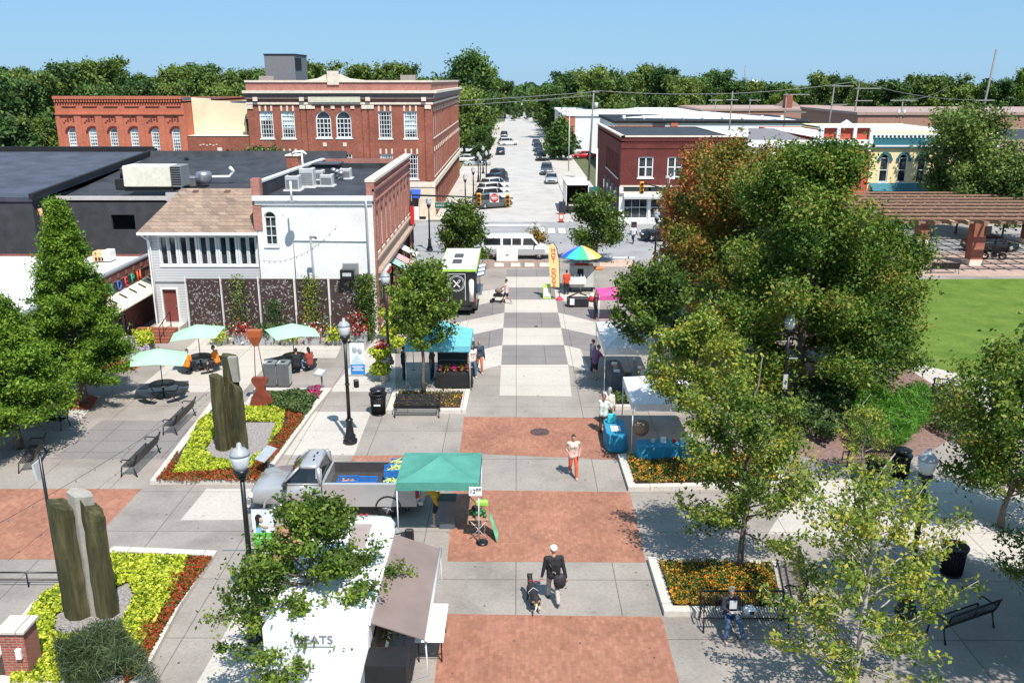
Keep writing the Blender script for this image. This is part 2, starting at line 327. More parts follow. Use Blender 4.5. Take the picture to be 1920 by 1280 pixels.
def window(par,W,op,nx=1,ny=2,fw=.09,m=WHITE,g=GLASS,sill=True,bar=.035,blind=0,t=.22):
    a,b,c,d=op[:4]; arch=len(op)>4 and op[4]; r=(b-a)/2; top=d-r if arch else d
    f=MB(); o0,o1=-t+.03,-t+.13
    wbox(f,W,a+.003,a+fw,c+.003,top,o0,o1); wbox(f,W,b-fw,b-.003,c+.003,top,o0,o1); wbox(f,W,a+fw,b-fw,c+.003,c+fw,o0,o1)
    if arch: warc(f,W,(a+b)/2,top,r-fw,r-.004,o0,o1)
    else: wbox(f,W,a+fw,b-fw,d-fw,d-.003,o0,o1)
    for i in range(1,nx): u=a+(b-a)*i/nx; wbox(f,W,u-bar/2,u+bar/2,c+fw,(top if arch else d-fw),o0+.012,o1-.02)
    for j in range(1,ny): z=c+(top-c)*j/ny; k=bar if ny!=2 else fw*.8; wbox(f,W,a+fw,b-fw,z-k/2,z+k/2,o0+.02,o1-.01)
    if arch: wbox(f,W,a+fw,b-fw,top-fw*.35,top+fw*.35,o0+.022,o1-.012)
    w=f.build('window',m,par,True)
    p=MB()
    if arch:
        n=8; um=(a+b)/2; pts=[(a,c),(b,c)]+[(um+r*math.cos(PI*k/n),top+r*math.sin(PI*k/n)) for k in range(n+1)]
    else: pts=[(a,c),(b,c),(b,d),(a,d)]
    p.add([WP(W,u,z,-t+.01) for u,z in pts],[tuple(range(len(pts)))]); p.build('pane',g,w,True)
    if blind:
        q=MB(); wbox(q,W,a+fw,b-fw,d-(d-c)*blind,d-fw,-t+.014,-t+.026); q.build('blind',GLASSL,w,True)
    if sill:
        s=MB(); wbox(s,W,a-.1,b+.1,c-.14,c,-t+.01,.07); s.build('sill',m if sill is True else sill,w,True)
    return w
def door(par,W,u0,u1,z0,z1,m,t=.2,fr=WHITE,glassy=False):
    d=MB(); wbox(d,W,u0+.003,u1-.003,z0,z1-.003,-t+.02,-t+.08); o=d.build('door',m,par,True)
    f=MB(); wbox(f,W,u0-.1,u0,z0,z1+.1,-.02,.04); wbox(f,W,u1,u1+.1,z0,z1+.1,-.02,.04); wbox(f,W,u0,u1,z1,z1+.1,-.02,.04); f.build('door_frame',fr,o,True)
    h=MB(); wbox(h,W,u1-.14,u1-.09,z0+.9,z0+1.05,-t+.08,-t+.14); h.build('handle',STEEL,o,True)
    if glassy: g=MB(); wbox(g,W,u0+.15,u1-.15,z0+.3,z1-.2,-t+.08,-t+.09); g.build('door_glass',GLASS,o,True)
    return o
def text(s,size,m,parent,loc,rot=(PI/2,0,0),name='lettering',ext=.01,spacing=1.0,shear=0,sx=1,align='CENTER'):
    c=bpy.data.curves.new('lettering','FONT'); c.body=s; c.size=size; c.extrude=ext; c.align_x=align; c.align_y='CENTER'; c.space_character=spacing; c.shear=shear
    t=bpy.data.objects.new('tmp',c); COL.objects.link(t); bpy.context.view_layer.update()
    me=bpy.data.meshes.new_from_object(t.evaluated_get(bpy.context.evaluated_depsgraph_get())); bpy.data.objects.remove(t)
    me.materials.clear(); me.materials.append(m); o=bpy.data.objects.new(name,me); COL.objects.link(o)
    if parent: o.parent=parent
    o.location=loc; o.rotation_euler=rot; o.scale=(sx,1,1); return o
def roofslab(par,x0,x1,y0,y1,z,m,name='roof'):
    return MB().box(x0,x1,y0,y1,z-.15,z).build(name,m,par,True)
def simplewalls(mb,x0,x1,y0,y1,z0,z1,sides='NEW'):
    if 'N' in sides: wallp(mb,(x1,y1,-1,0),0,x1-x0,z0,z1)
    if 'E' in sides: wallp(mb,(x1,y0,0,1),0,y1-y0,z0,z1)
    if 'W' in sides: wallp(mb,(x0,y1,0,-1),0,y1-y0,z0,z1)
    if 'S' in sides: wallp(mb,(x0,y0,1,0),0,x1-x0,z0,z1)
# ---- A: corner building, white painted front, brick street side
A=thing('corner_building','two-storey corner building, white painted rear wall and red brick street side with arched windows','building',(-11.7,52.4,0))
x0,x1,y0,y1=-15.3,-8.42,51.9,70.5
WW=concrete('whitewashed_brick',(.88,.87,.84),0,0,.16)
mb=MB(); W=(x0,y0,1,0); op=[(.45,1.15,5.3,7.3,True)]; wallp(mb,W,0,x1-x0,0,8.0,op); mb.build('painted_wall',WW,A,True)
window(A,W,op[0],2,3,.06,sill=WHITE)
b=MB(); wbox(b,W,-.1,x1-x0+.05,7.95,8.22,0,.22); wbox(b,W,0,x1-x0,7.7,7.95,0,.1); b.build('gutter',WHITE,A,True)
b=MB(); b.tube([(x1-.35,y0-.2,8),(x1-.35,y0-.14,7.6),(x1-.35,y0-.14,.1)],.06); b.tube([(x0+2.1,y0-.05,3.4),(x0+2.1,y0-.05,5.6),(x1-.4,y0-.05,5.55)],.03); b.build('downpipe',LGREY,A,True)
b=MB(); wbox(b,(x1-1.9,y0,1,0),0,.9,3.6,4.25,0,.3); b.build('wall_box',GREY,A,True)
mb=MB(); We=(x1,y0,0,1); ops=[(1.0+i*1.95,1.85+i*1.95,4.7,7.2,True) for i in range(9)]; go=[(.8,5.2,.4,3.0),(6,8.2,.2,3.0),(9,13,.4,3.0),(14,18,.4,3)]
wallp(mb,We,0,y1-y0,0,9.0,ops+go); wallp(mb,(x1-.35,y0,1,0),0,.35,7.9,9.15); wallp(mb,(x1-.35,y1,0,-1),0,y1-y0,8.0,9.0)
simplewalls(mb,x0,x1,y0,y1,0,8.8,'NW'); wbox(mb,We,0,.5,0,9.15,0,.12); wbox(mb,We,0,y1-y0,8.45,8.6,0,.14); wbox(mb,We,0,y1-y0,7.75,7.85,0,.08)
for i in range(8): wbox(mb,We,1.0+i*1.95+1.15,1.0+i*1.95+1.55,4.2,7.75,0,.07)
mb.build('wall',PINKB,A,True)
for o in ops: window(A,We,o,1,2,.1,m=CREAM,sill=CREAM); 
for k,o in enumerate(go): window(A,We,o,3,1,.1,m=BLACK if k%2 else mat('brown_trim',(.12,.07,.05)),sill=False)
b=MB(); wbox(b,We,-.03,y1-y0,9.0,9.16,-.4,.18); b.build('coping',CREAM,A,True)
b=MB(); wbox(b,We,.3,y1-y0,3.55,3.75,0,.35); wbox(b,We,.3,y1-y0,4.35,4.5,0,.2); wbox(b,We,.3,y1-y0,3.75,4.35,0,.05); b.build('shopfront_cornice',mat('tan_trim',(.45,.33,.25)),A,True)
b=MB(); wbox(b,We,.5,3.2,3.1,3.55,.05,.5); b.build('shop_sign',WHITE,A,True); b=MB(); wbox(b,We,.6,3.1,3.17,3.47,.5,.52); b.build('sign_face',mat('sign_red',(.5,.02,.02)),A,True)
roofslab(A,x0,x1-.35,y0,y1,8.05,ROOFD)
b=MB(); b.extr([(x0,y0+.1,8.0),(x0,y0+.1,8.95),(x0,y1,8.7),(x0,y1,8.0)],(.3,0,0)); b.build('parapet',ROOFD,A,True)
b=MB(); b.extr([(x0-.03,y0+.6,8.9),(x0-.03,y0+.6,9.02),(x0-.03,y1,8.82),(x0-.03,y1,8.7)],(.36,0,0)); b.build('parapet_cap',WHITE,A,True)
MB().box(x0-.15,x0+.35,y0-.06,y0+.55,6.2,9.2).build('brick_pier',PINKB,A,True)
MB().box(x0,x1,y1-.3,y1,8.0,8.45).build('rear_parapet',ROOFD,A,True)
for k,(u,c) in enumerate(((5.6,(.02,.30,.2)),(7.4,(.6,.05,.04)),(10.6,(.72,.7,.66)))):
    q=MB(); q.add([WP(We,u,3.2,.06),WP(We,u+1.6,3.2,.06),WP(We,u+1.6,2.55,1.25),WP(We,u,2.55,1.25),WP(We,u,2.4,1.25),WP(We,u+1.6,2.4,1.25)],[(3,2,1,0),(4,5,2,3)]); q.k=1
    for j in range(4): a=u+.1+j*.4; q.add([WP(We,a,3.205,.07),WP(We,a+.18,3.205,.07),WP(We,a+.18,2.555,1.26),WP(We,a,2.555,1.26)],[(3,2,1,0)])
    q.build('striped_awning',[mat('awning_%d'%k,c),WHITE],A,True)
q=MB(); wbox(q,We,16.9,17.0,3.9,5.3,.15,.45); q.build('blade_sign',mat('sign_red',(.5,.02,.02)),A,True); q=MB(); wbox(q,We,17.3,17.45,4.2,5.2,.15,.8); q.build('projecting_sign',WHITE,A,True); q=MB(); wbox(q,We,17.5,17.7,3.8,5.6,.1,.3); wbox(q,We,17.5,17.7,4.2,4.4,.3,1.3); q.build('sign_bracket',BLACK,A,True)
# roof equipment
def acunit(x,y,z,w,d,h,lab,m=LGREY):
    t=thing('roof_cooling_unit',lab,'air conditioner',(x,y,z),0,'cooling units on the flat roofs')
    MB().cbox((0,0,h/2+.08),(w,d,h),bev=.04).build('case',m,t)
    MB().cbox((0,0,.04),(w+.25,d+.2,.08)).build('base_pad',WHITE,t)
    g=MB()
    for k in range(7): g.cbox((0,-d/2-.012,h*.2+k*h*.1),(w*.86,.02,h*.05))
    g.build('grille',GREY,t)
    f=MB().lathe([(min(w,d)*.38,0),(min(w,d)*.38,.05),(min(w,d)*.3,.06),(min(w,d)*.3,.02),(.05,.02)],(0,0,h+.08),14); f.build('fan',DARK,t)
for px,py,w_,d_,h_,lab in ((551,357,.85,.75,.85,'squat white cooling unit beside the white vent pipe on the corner building roof'),(578,351,.9,.8,1.15,'tallest pale cooling unit, right of the brick chimney'),
   (614,349,.8,.7,.7,'grey cooling unit in the middle of the corner building roof'),(649,335,.75,.7,.65,'rearmost cooling unit on the corner building roof, on a white pad'),(596,337,.9,.8,.6,'low grey unit partly hidden behind the tallest cooling unit')):
    g=G(px,py,8.06); acunit(g[0],g[1],8.06,w_,d_,h_,lab)
t=thing('brick_chimney','square red brick chimney standing on the black roof','chimney',(*G(553,333,8.06),8.06)); MB().cbox((0,0,.75),(.85,.85,1.5)).build('stack',REDB,t); MB().cbox((0,0,1.56),(1.0,1.0,.12),bev=.03).cbox((0,0,1.64),(.5,.5,.1)).build('cap',CREAM,t)
t=thing('vent_pipe','thin white vent pipe with a bent tee top behind the tall cooling unit','vent pipe',(*G(571,348,8.06),8.06)); MB().tube([(0,0,0),(-.05,0,2.1)],.06).tube([(-.75,.2,2.0),(-.5,.1,2.15),(0,0,2.2),(.25,0,2.0)],.09).build('pipe',WHITE,t)
t=thing('vent_pipe','short white vent pipe near the front edge of the corner building roof','vent pipe',(*G(547,378,8.06),8.06)); MB().tube([(0,0,0),(0,0,1.15)],.06).build('pipe',WHITE,t); MB().lathe([(.28,0),(.28,.04),(.1,.08)],(0,0,0),12).build('flashing',GREY,t)
t=thing('roof_hatch','low black flat-topped roof structure behind the cooling units','roof hatch',(*G(610,325,8.06),8.06)); MB().cbox((0,0,.35),(2.2,1.5,.7),bev=.05).build('curb',ROOFD,t); MB().cbox((0,0,.74),(2.5,1.8,.08)).build('lid',mat('dark_cap',(.07,.07,.08)),t)
for k in range(3):
    g=G(626+k*7,331+k*3,8.06); t=thing('roof_ventilator','small round grey roof ventilator among the cooling units','ventilator',(g[0],g[1],8.06),0,'round roof ventilators'); MB().cone((0,0,0),(0,0,.35),.1,.1).ball((0,0,.45),(.22,.22,.18),10,6).build('cowl',STEEL,t)
# ---- B: grey sided house-like extension with shingle roof
B=thing('sided_building','two-storey grey clapboard building with tan shingle roof and a row of tall windows','building',(-18.9,52.4,0))
bx0,bx1,by0=-22.0,-15.32,52.2
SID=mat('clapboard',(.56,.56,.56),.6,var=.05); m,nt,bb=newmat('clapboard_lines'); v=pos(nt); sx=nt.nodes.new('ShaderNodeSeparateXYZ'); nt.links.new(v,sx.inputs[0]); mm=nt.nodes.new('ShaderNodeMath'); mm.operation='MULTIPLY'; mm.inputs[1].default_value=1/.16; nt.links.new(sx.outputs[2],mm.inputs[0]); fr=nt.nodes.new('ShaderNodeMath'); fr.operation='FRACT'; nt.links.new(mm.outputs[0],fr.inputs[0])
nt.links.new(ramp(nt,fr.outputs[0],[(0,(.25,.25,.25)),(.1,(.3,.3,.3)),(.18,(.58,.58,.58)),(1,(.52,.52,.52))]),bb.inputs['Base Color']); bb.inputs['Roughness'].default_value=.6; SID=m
W=(bx0,by0,1,0); mb=MB(); wops=[]
for k in range(5):
    u=.72+k*1.19; wops+=[(u,u+.42,4.05,5.75),(u+.52,u+.94,4.05,5.75)]
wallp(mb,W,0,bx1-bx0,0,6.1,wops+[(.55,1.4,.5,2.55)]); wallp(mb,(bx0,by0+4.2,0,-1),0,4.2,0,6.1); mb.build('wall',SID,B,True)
for o in wops: window(B,W,o,1,1,.045,sill=False,t=.16)
b=MB()
wbox(b,W,.6,6.55,3.93,4.04,0,.05); wbox(b,W,.6,6.55,5.76,5.84,0,.05); wbox(b,W,-.03,.12,0,6.1,0,.03)
for k in range(5): wbox(b,W,.64+k*1.19,.71+k*1.19,4.04,5.76,0,.04); wbox(b,W,1.67+k*1.19,1.76+k*1.19,4.04,5.76,0,.04)
b.build('window_trim',WHITE,B,True)
door(B,W,.55,1.4,.5,2.55,mat('maroon_door',(.20,.05,.04)))
b=MB(); wbox(b,W,.2,1.8,0,.48,0,1.1); b.build('stoop',CURB,B,True)
b=MB(); b.add([(bx0-.35,by0-.45,6.12),(bx1+.05,by0-.45,6.12),(bx1+.05,by0+3.9,8.15),(bx0+.9,by0+3.9,8.15),(bx0-.35,by0-.45,6.0),(bx1+.05,by0-.45,6.0),(bx1+.05,by0+3.9,8.03),(bx0+.9,by0+3.9,8.03)],[(0,1,2,3),(7,6,5,4),(4,5,1,0),(3,7,4,0),(2,6,7,3),(1,5,6,2)])
b.add([(bx0-.35,by0-.45,6.12),(bx0+.9,by0+3.9,8.15),(bx0+.2,by0+6,6.5),(bx0-.35,by0+6,6.12)],[(0,3,2,1)])
SH=bricks('shingles',(.42,.30,.22),(.28,.2,.15),(.16,.11,.09),.5,.16,stain=.3); m=SH; b.build('roof',m,B,True)
b=MB(); wbox(b,W,-.36,6.75,5.93,6.09,.46,.58); b.tube([(bx0-.2,by0-.5,6.0),(bx0+.15,by0-.1,5.5),(bx0+.15,by0-.08,.1)],.06); b.build('gutter',WHITE,B,True)
b=MB()
for k in range(3): c=(bx0+1.9+k*2.0,by0+3.55,8.0); b.cbox(c,(.35,.25,.08),rx=R(25))
b.build('roof_vent',mat('brown_trim2',(.12,.06,.05)),B,True)
b=MB(); wbox(b,W,.15,6.6,2.98,3.06,.0,.05); b.build('conduit',GREY,B,True)
b=MB(); wbox(b,W,3.25,3.42,2.7,3.0,0,.22); b.ball((bx0+3.33,by0-.2,2.62),.1); b.build('wall_lamp',BLACK,B,True)
# ---- C: dark roofed blocks behind
C1=thing('dark_roof_building','low wide building with black membrane roof and dark stucco wall, behind the shingle roof','building',(-28,66,0))
mb=MB(); y0c=64.2; wallp(mb,(-33.4,y0c,1,0),0,17.9,0,6.35,[(3.9,5.6,4.2,5.3)] ); simplewalls(mb,-33.4,-15.5,y0c,82,0,6.35,'WN'); mb.build('wall',mat('black_stucco',(.045,.045,.05),.85,var=.25,scale=1.5),C1,True)
MB().add([(-33.4,y0c,6.35),(-15.45,y0c,6.35),(-15.45,82,8.0),(-33.4,82,8.0),(-33.4,y0c,6.2),(-15.45,y0c,6.2),(-15.45,82,7.85),(-33.4,82,7.85)],[(0,1,2,3),(7,6,5,4),(0,4,5,1),(1,5,6,2),(2,6,7,3),(3,7,4,0)]).build('roof',ROOFD,C1,True)
b=MB(); wbox(b,(-33.4,y0c,1,0),-.05,8.1,6.36,6.62,-.3,.06); wbox(b,(-33.4,y0c,1,0),9.2,17.9,6.3,6.5,-.3,.06); wbox(b,(-33.4,y0c,1,0),8.1,9.2,6.3,6.9,-.35,.12); b.build('edge_cap',mat('pale_cap',(.5,.46,.43)),C1,True)
MB().add([(-33.4,82,7.9),(-15.5,82,7.9),(-15.5,82.25,8.5),(-33.4,82.25,8.5),(-33.4,82.5,7.9),(-15.5,82.5,7.9)],[(0,1,2,3),(3,2,5,4)]).build('rear_parapet',ROOFD,C1,True)
wallp(mb:=MB(),(-24.6,y0c-.02,1,0),0,1,4.3,5.6); 
b=MB(); wbox(b,(-33.4,y0c,1,0),9.4,11.5,3.6,4.95,.01,.1); b.build('window',WHITE,C1,True); b=MB(); wbox(b,(-33.4,y0c,1,0),9.55,11.35,3.75,4.8,.1,.12); b.build('window_glass',GLASS,C1,True)
C2=thing('long_dark_roof_building','large windowless building with a sloping blue-black roof at the far left edge','building',(-50,70,0))
b=MB(); pts=[(-33.6,55,0),(-33.6,82.6,0),(-80,82.6,0),(-80,55,0)]
b.add([(-33.6,61.5,6.9),(-33.6,84,8.3),(-90,84,8.3),(-90,61.5,6.9),(-33.6,61.5,6.6),(-33.6,84,8.0),(-90,84,8.0),(-90,61.5,6.6)],[(0,1,2,3),(7,6,5,4),(0,3,7,4),(0,4,5,1),(1,5,6,2)]); b.build('roof',mat('blue_black_roof',(.062,.066,.088),.6,var=.35,scale=.5),C2,True)
mb=MB(); simplewalls(mb,-89.9,-33.7,61.6,83.9,0,6.7,'SNEW'); mb.build('wall',mat('black_stucco',(.04,.04,.05)),C2,True)
b=MB(); b.extr([(-33.75,61.4,6.9),(-33.75,61.4,7.15),(-33.75,84,8.6),(-33.75,84,8.3)],(.3,0,0)); b.box(-90,-33.75,83.8,84.1,8.3,8.75); b.build('parapet',DARK,C2,True)
MB().tube([(-32.9,61.0,6.2),(-32.2,61.0,3.0)],.14).build('drain_pipe',mat('copper',(.5,.25,.12)),C2,True)
g=G(287,356,7.0); t=thing('rooftop_air_handler','large boxy cream air handler on the black roof','air handler',(g[0],g[1],6.95))
MB().cbox((0,0,1.1),(3.4,1.8,1.5),bev=.06).build('case',mat('cream_metal',(.72,.67,.55),.5),t); MB().cbox((2.1,0,1.1),(.75,1.7,1.5),bev=.04).build('intake',GREY,t)
b=MB(); [b.cbox((2.1,-.87,.55+.17*k),(.7,.03,.08)) for k in range(8)]; b.build('louvre',DARK,t); MB().cbox((0,0,.18),(3.5,1.5,.3)).build('curb',DARK,t)
MB().cbox((-2.1,-.2,.5),(.7,.9,.8),bev=.05).cone((-2.1,-.2,.9),(-2.1,-.2,1.5),.1,.1).build('blower',DARK,t)
for px,py,lab in ((368,350,'round steel exhaust fan next to the cream air handler'),(352,318,'thin black stove pipe with a cap, behind the air handler')):
    g=G(px,py,7.0); t=thing('exhaust_fan',lab,'exhaust fan',(g[0],g[1],7.0)); b=MB()
    if px==368: b.cbox((-.5,0,.4),(1.3,1.1,.7),bev=.05).lathe([(.45,.2),(.6,.5),(.6,.9),(.5,1.1),(.05,1.15)],(.6,.1,0),14)
    else: b.cone((0,0,-.5),(0,0,.9),.12,.12).cone((0,0,.95),(0,0,1.15),.28,.05)
    b.build('housing',STEEL if px==368 else DARK,t); MB().cbox((0,0,.02),(1.6,1.2,.1)).build('base',DARK,t)
for px in (315,328):
    g=G(px+12,352,7.0); t=thing('vent_stack','short white vent stack in the pair beside the exhaust fan','vent pipe',(g[0],g[1],6.95),0,'white vent stacks by the exhaust fan'); MB().cone((0,0,0),(0,0,1.3),.13,.13).build('pipe',WHITE,t); MB().cbox((0,-.5,.2),(.5,.4,.3)).build('foot',WHITE,t)
t=thing('roof_duct','long low white gooseneck duct at the back of the black roof','duct',(*G(410,335,7.3),7.3)); MB().tube([(-1.5,0,.1),(.9,0,.15),(1.2,0,.6),(1.0,-.2,.9)],.14).build('duct',WHITE,t)
# ---- D: low brick shop with colourful letters
D=thing('brick_shop','low one-storey brick shop with white roof, coloured letters and a cream awning','shop',(-24.2,52,0))
dx=-23.3
mb=MB(); We=(dx,38.0,0,1); so=[(9.3,10.2,.5,2.75),(10.5,11.7,.5,2.75),(12.0,12.9,.2,2.75),(1,4,.6,2.7),(5,8,.6,2.7)]
wallp(mb,We,0,17.6,0,4.05,so); simplewalls(mb,-42,dx,38,55.6,0,4.05,'SNW'); mb.build('wall',bricks('shop_brick',(.26,.08,.06),(.2,.06,.05),(.3,.16,.13)),D,True)
for o in so: window(D,We,o,1,1,.07,m=LGREY,sill=False)
MB().box(-42,dx-.3,38,55.6,3.75,3.9).build('roof',mat('white_roof',(.74,.73,.71),.7,var=.1),D,True)
b=MB(); wbox(b,We,0,17.65,4.0,4.1,-.3,.05); b.build('coping',GREY,D,True)
b=MB(); wbox(b,We,0,17.6,3.45,3.52,0,.06); wbox(b,We,0,17.6,2.82,2.9,0,.08); [wbox(b,We,.4+k*1.1,.6+k*1.1,3.62,3.85,0,.08) for k in range(16)]; b.build('brick_band',mat('brown_band',(.2,.09,.07)),D,True)
b=MB(); wbox(b,We,8.2,16.3,2.92,3.43,.0,.03); b.build('sign_board',mat('dark_brown_board',(.05,.025,.02)),D,True)
cols=[(.02,.28,.2),(.8,.12,.05),(.03,.4,.25),(.06,.15,.5),(.75,.08,.1),(.05,.45,.3),(.85,.16,.05)]
LETM=[mat('letter_%d'%i,c,.4,var=.02) for i,c in enumerate(cols)]
for i,ch in enumerate('KSDEPN'):
    text(ch,.78,LETM[[0,1,2,3,4,5,6][i+1]],D,(dx+.1-D.location.x,38+10.6+i*.93-D.location.y,3.18),(PI/2,0,PI/2),'sign_letter',.03)
text('R',.78,LETM[0],D,(dx+.1-D.location.x,38+9.7-D.location.y,3.18),(PI/2,0,PI/2),'sign_letter',.03)
b=MB(); b.add([WP(We,8.4,2.85,.05),WP(We,16.6,2.85,.05),WP(We,16.6,2.25,1.1),WP(We,8.4,2.25,1.1),WP(We,8.4,2.8,.05),WP(We,16.6,2.8,.05),WP(We,16.6,2.18,1.1),WP(We,8.4,2.18,1.1)],[(3,2,1,0),(4,5,6,7),(3,7,6,2),(1,2,6,5),(0,4,7,3)]); b.build('awning',mat('cream_awning',(.74,.65,.5),.8,var=.05),D,True)
[MB().cbox(WP(We,9.3+k*1.35,2.68,.45),(.5,.12,.03),ry=R(28)).build('awning_slot',DARK,D,True) for k in range(6)]
g=G(232,475,4.1); t=thing('rooftop_box','tan and white evaporative cooler on the white shop roof','cooler',(-25.6,54.0,3.92)); MB().cbox((0,0,.35),(1.0,.8,.6),bev=.03).build('case',mat('tan_metal',(.72,.42,.2)),t); MB().cbox((.35,0,.38),(.5,.84,.66),bev=.03).build('side_panel',WHITE,t); b=MB(); [b.cbox((-.28+.2*k,-.41,.2),(.12,.03,.2)) for k in range(3)]; b.build('vent',DARK,t)
t=thing('roof_pipe_run','bent dark pipe run lying on the white shop roof','pipe',(-26.8,52.3,3.9)); MB().tube([(-1.6,-.6,.1),(-.4,-.6,.1),(.0,-.2,.1),(1.2,.9,.1)],.05).build('pipe',GREY,t); MB().tube([(-2.2,.9,.15),(-.4,1.4,.15)],.09).build('duct',DARK,t)
t=thing('brick_steps','short flight of red brick steps with black handrails by the sided building','steps',(-20.9,50.2,0))
for k in range(5): MB().box(-1.9+k*.0,.6,-.9+k*.36,-.9+(k+1)*.36-.01,0,.1*(k+1)).build('step',bricks('step_brick',(.35,.12,.07),(.3,.1,.06),(.25,.1,.08)) if k==0 else MC.get('stepb') or bpy.data.materials['step_brick'],t)
for sx_ in (-1.6,.2):
    MB().tube([(sx_,-.9,0),(sx_,-.9,.95),(sx_,.9,1.45),(sx_,.9,.5)],.03).tube([(sx_,-.3,0.1),(sx_,-.3,1.1)],.02).build('handrail',BLACK,t)
# ---- E: three-storey brick hall
E3=thing('three_storey_brick_building','three-storey red brick hall with cream cornice and arched centre windows','building',(-18.8,97,0))
ex0,ex1,ey0,ey1=-28.6,-9.0,97,142
W=(ex0,ey0,1,0); We=(ex1,ey0,0,1); ops=[]
cx=[3.15-1.6+.35,6.0-.55]   # window centres along the facade
cen=[1.95,4.25,14.6,17.3]
for u in cen: ops+= [(u-.72,u+.72,8.7,11.5)]
arc=[(7.2,8.85,8.75,11.55,True),(9.35,11.0,8.75,11.55,True)]; low=[(u-.68,u+.68,4.4,7.05) for u in cen]+[(7.25,8.8,5,7.1),(9.35,10.9,5,7.1)]
gf=[(16.2,17.9,.1,2.7)]
mb=MB(); wallp(mb,W,0,19.6,0,12.4,ops+arc+low+gf)
sops=[(1.3+k*2.4,2.5+k*2.4,8.7,11.4) for k in range(18)]; slow=[(1.3+k*2.4,2.5+k*2.4,4.6,7.2) for k in range(18)]; sg=[(1+k*3.1,3.4+k*3.1,.5,3.2) for k in range(14)]
wallp(mb,We,0,45,0,12.4,sops+slow+sg); simplewalls(mb,ex0,ex1,ey0,ey1,0,12.4,'NW')
for u in (0.02,5.65,6.3,12.2,12.9,18.85): wbox(mb,W,u,u+.55,4.2,11.9,0,.12)
mb.build('wall',REDB,E3,True)
mb=MB(); simplewalls(mb,ex0,ex1,ey0,ey1,12.4,14.45,'SNEW'); wallp(mb,(ex0+.4,ey0+.4,1,0),0,18.8,13,14.45); mb.build('parapet',PINKB,E3,True)
b=MB()
for WW_,L in ((W,19.6),(We,45.0)):
    wbox(b,WW_,-.25 if L<30 else -.2,L+.25,13.35,13.62,0,.55); wbox(b,WW_,-.05,L+.05,12.2,12.42,.0,.14); wbox(b,WW_,-.05,L+.05,14.45,14.66,-.45,.12)
b.build('cornice',CREAM,E3,True)
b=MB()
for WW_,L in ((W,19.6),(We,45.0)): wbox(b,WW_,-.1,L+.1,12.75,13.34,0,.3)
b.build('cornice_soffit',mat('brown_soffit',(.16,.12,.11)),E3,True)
b=MB(); wbox(b,W,6.6,12.1,12.44,12.98,.12,.34); b.build('inscription_panel',mat('pale_stone',(.62,.6,.44)),E3,True)
b=MB()
b.extr([WP(W,6.3,14.66,-.1),WP(W,7.6,14.85,-.1),WP(W,8.5,15.25,-.1),WP(W,10.1,15.25,-.1),WP(W,11.0,14.85,-.1),WP(W,12.6,14.66,-.1)],(0,.35,0)); wbox(b,W,8.7,9.9,14.2,15.6,-.1,.15)
b.build('pediment',CREAM,E3,True)
b=MB()
for u in (.3,5.95,6.55,12.5,13.15,19.2): wbox(b,W,u-.33,u+.33,11.75,12.15,.12,.22)
for u in (1.0,5.9,12.9,18.8): wbox(b,W,u-.25,u+.25,12.55,12.95,.3,.36)
for o in ops+low[:4]:
    for du in (0,.62,-.62): uc=(o[0]+o[1])/2+du; wbox(b,W,uc-.09,uc+.09,o[3]+.02,o[3]+.55,0,.08)
for o in arc: uc=(o[0]+o[1])/2; wbox(b,W,uc-.12,uc+.12,o[3],o[3]+.5,0,.1); wbox(b,W,uc-.2,uc+.2,7.85,8.25,0,.06)
for u in (7.0,9.1,11.2): wbox(b,W,u-.2,u+.2,11.75,12.1,0,.1)
for k in range(18):
    for zz in (11.42,7.22): wbox(b,We,1.8+k*2.4,2.0+k*2.4,zz,zz+.45,0,.08)
for WW_,L in ((W,19.6),(We,45.0)): wbox(b,WW_,-.03,L+.03,3.55,4.1,0,.18)
b.build('stone_trim',CREAM,E3,True)
GB=[.35,.62,.0,.75]
for k,o in enumerate(ops): window(E3,W,o,5,6,.12,bar=.045,blind=GB[k])
for o in arc: window(E3,W,o,4,4,.13,bar=.07,blind=0)
for k,o in enumerate(low): window(E3,W,o,4 if k>3 else 5,5,.12,bar=.045,blind=.3 if k<3 else .0)
for o in sops+slow: window(E3,We,o,1,2,.12,sill=CREAM)
for o in sg: window(E3,We,o,2,2,.1,m=mat('bronze_frame',(.1,.07,.05)),sill=False)
mb=MB(); wallp(mb,W,13.6,19.6,0,3.55,[(16.0,17.7,.1,2.6)],t=.3); mb=MB(); wbox(mb,W,13.6,15.9,0,3.55,0,.1); wbox(mb,W,18.0,19.6,0,3.55,0,.1); wbox(mb,W,15.9,18.0,2.75,3.55,0,.1); wbox(mb,We,0,1.0,0,3.55,0,.1); mb.build('stone_base',mat('cream_base',(.68,.56,.42),.8),E3,True)
door(E3,W,16.2,17.9,.1,2.7,mat('brown_door',(.09,.05,.035)),t=.15,fr=CREAM)
b=MB(); b.add([WP(W,15.8,3.3,.1),WP(W,18.2,3.3,.1),WP(W,18.2,2.6,1.0),WP(W,15.8,2.6,1.0),WP(W,15.8,2.45,1.0),WP(W,18.2,2.45,1.0)],[(3,2,1,0),(4,5,2,3)]); b.build('awning',mat('blue_awning',(.015,.08,.42),.7),E3,True)
roofslab(E3,ex0,ex1,ey0,ey1,13.3,ROOFD)
b=MB(); b.box(-28.3,-24.9,104,110,13.2,17.35); b.build('penthouse',mat('grey_metal_siding',(.19,.185,.19),.6,var=.05),E3,True)
b=MB(); b.box(-24.95,-24.85,104.1,107,15.8,17.1); b.box(-28.35,-24.85,103.94,110.06,17.35,17.5); b.build('penthouse_louvre',DARK,E3,True)
for x,y,h in ((-27.8,99.5,15.1),(-12.6,100,15.2)): MB().box(x,x+1.6,y,y+1.2,13.2,h).build('roof_box',mat('tan_block',(.4,.33,.28)),E3,True)
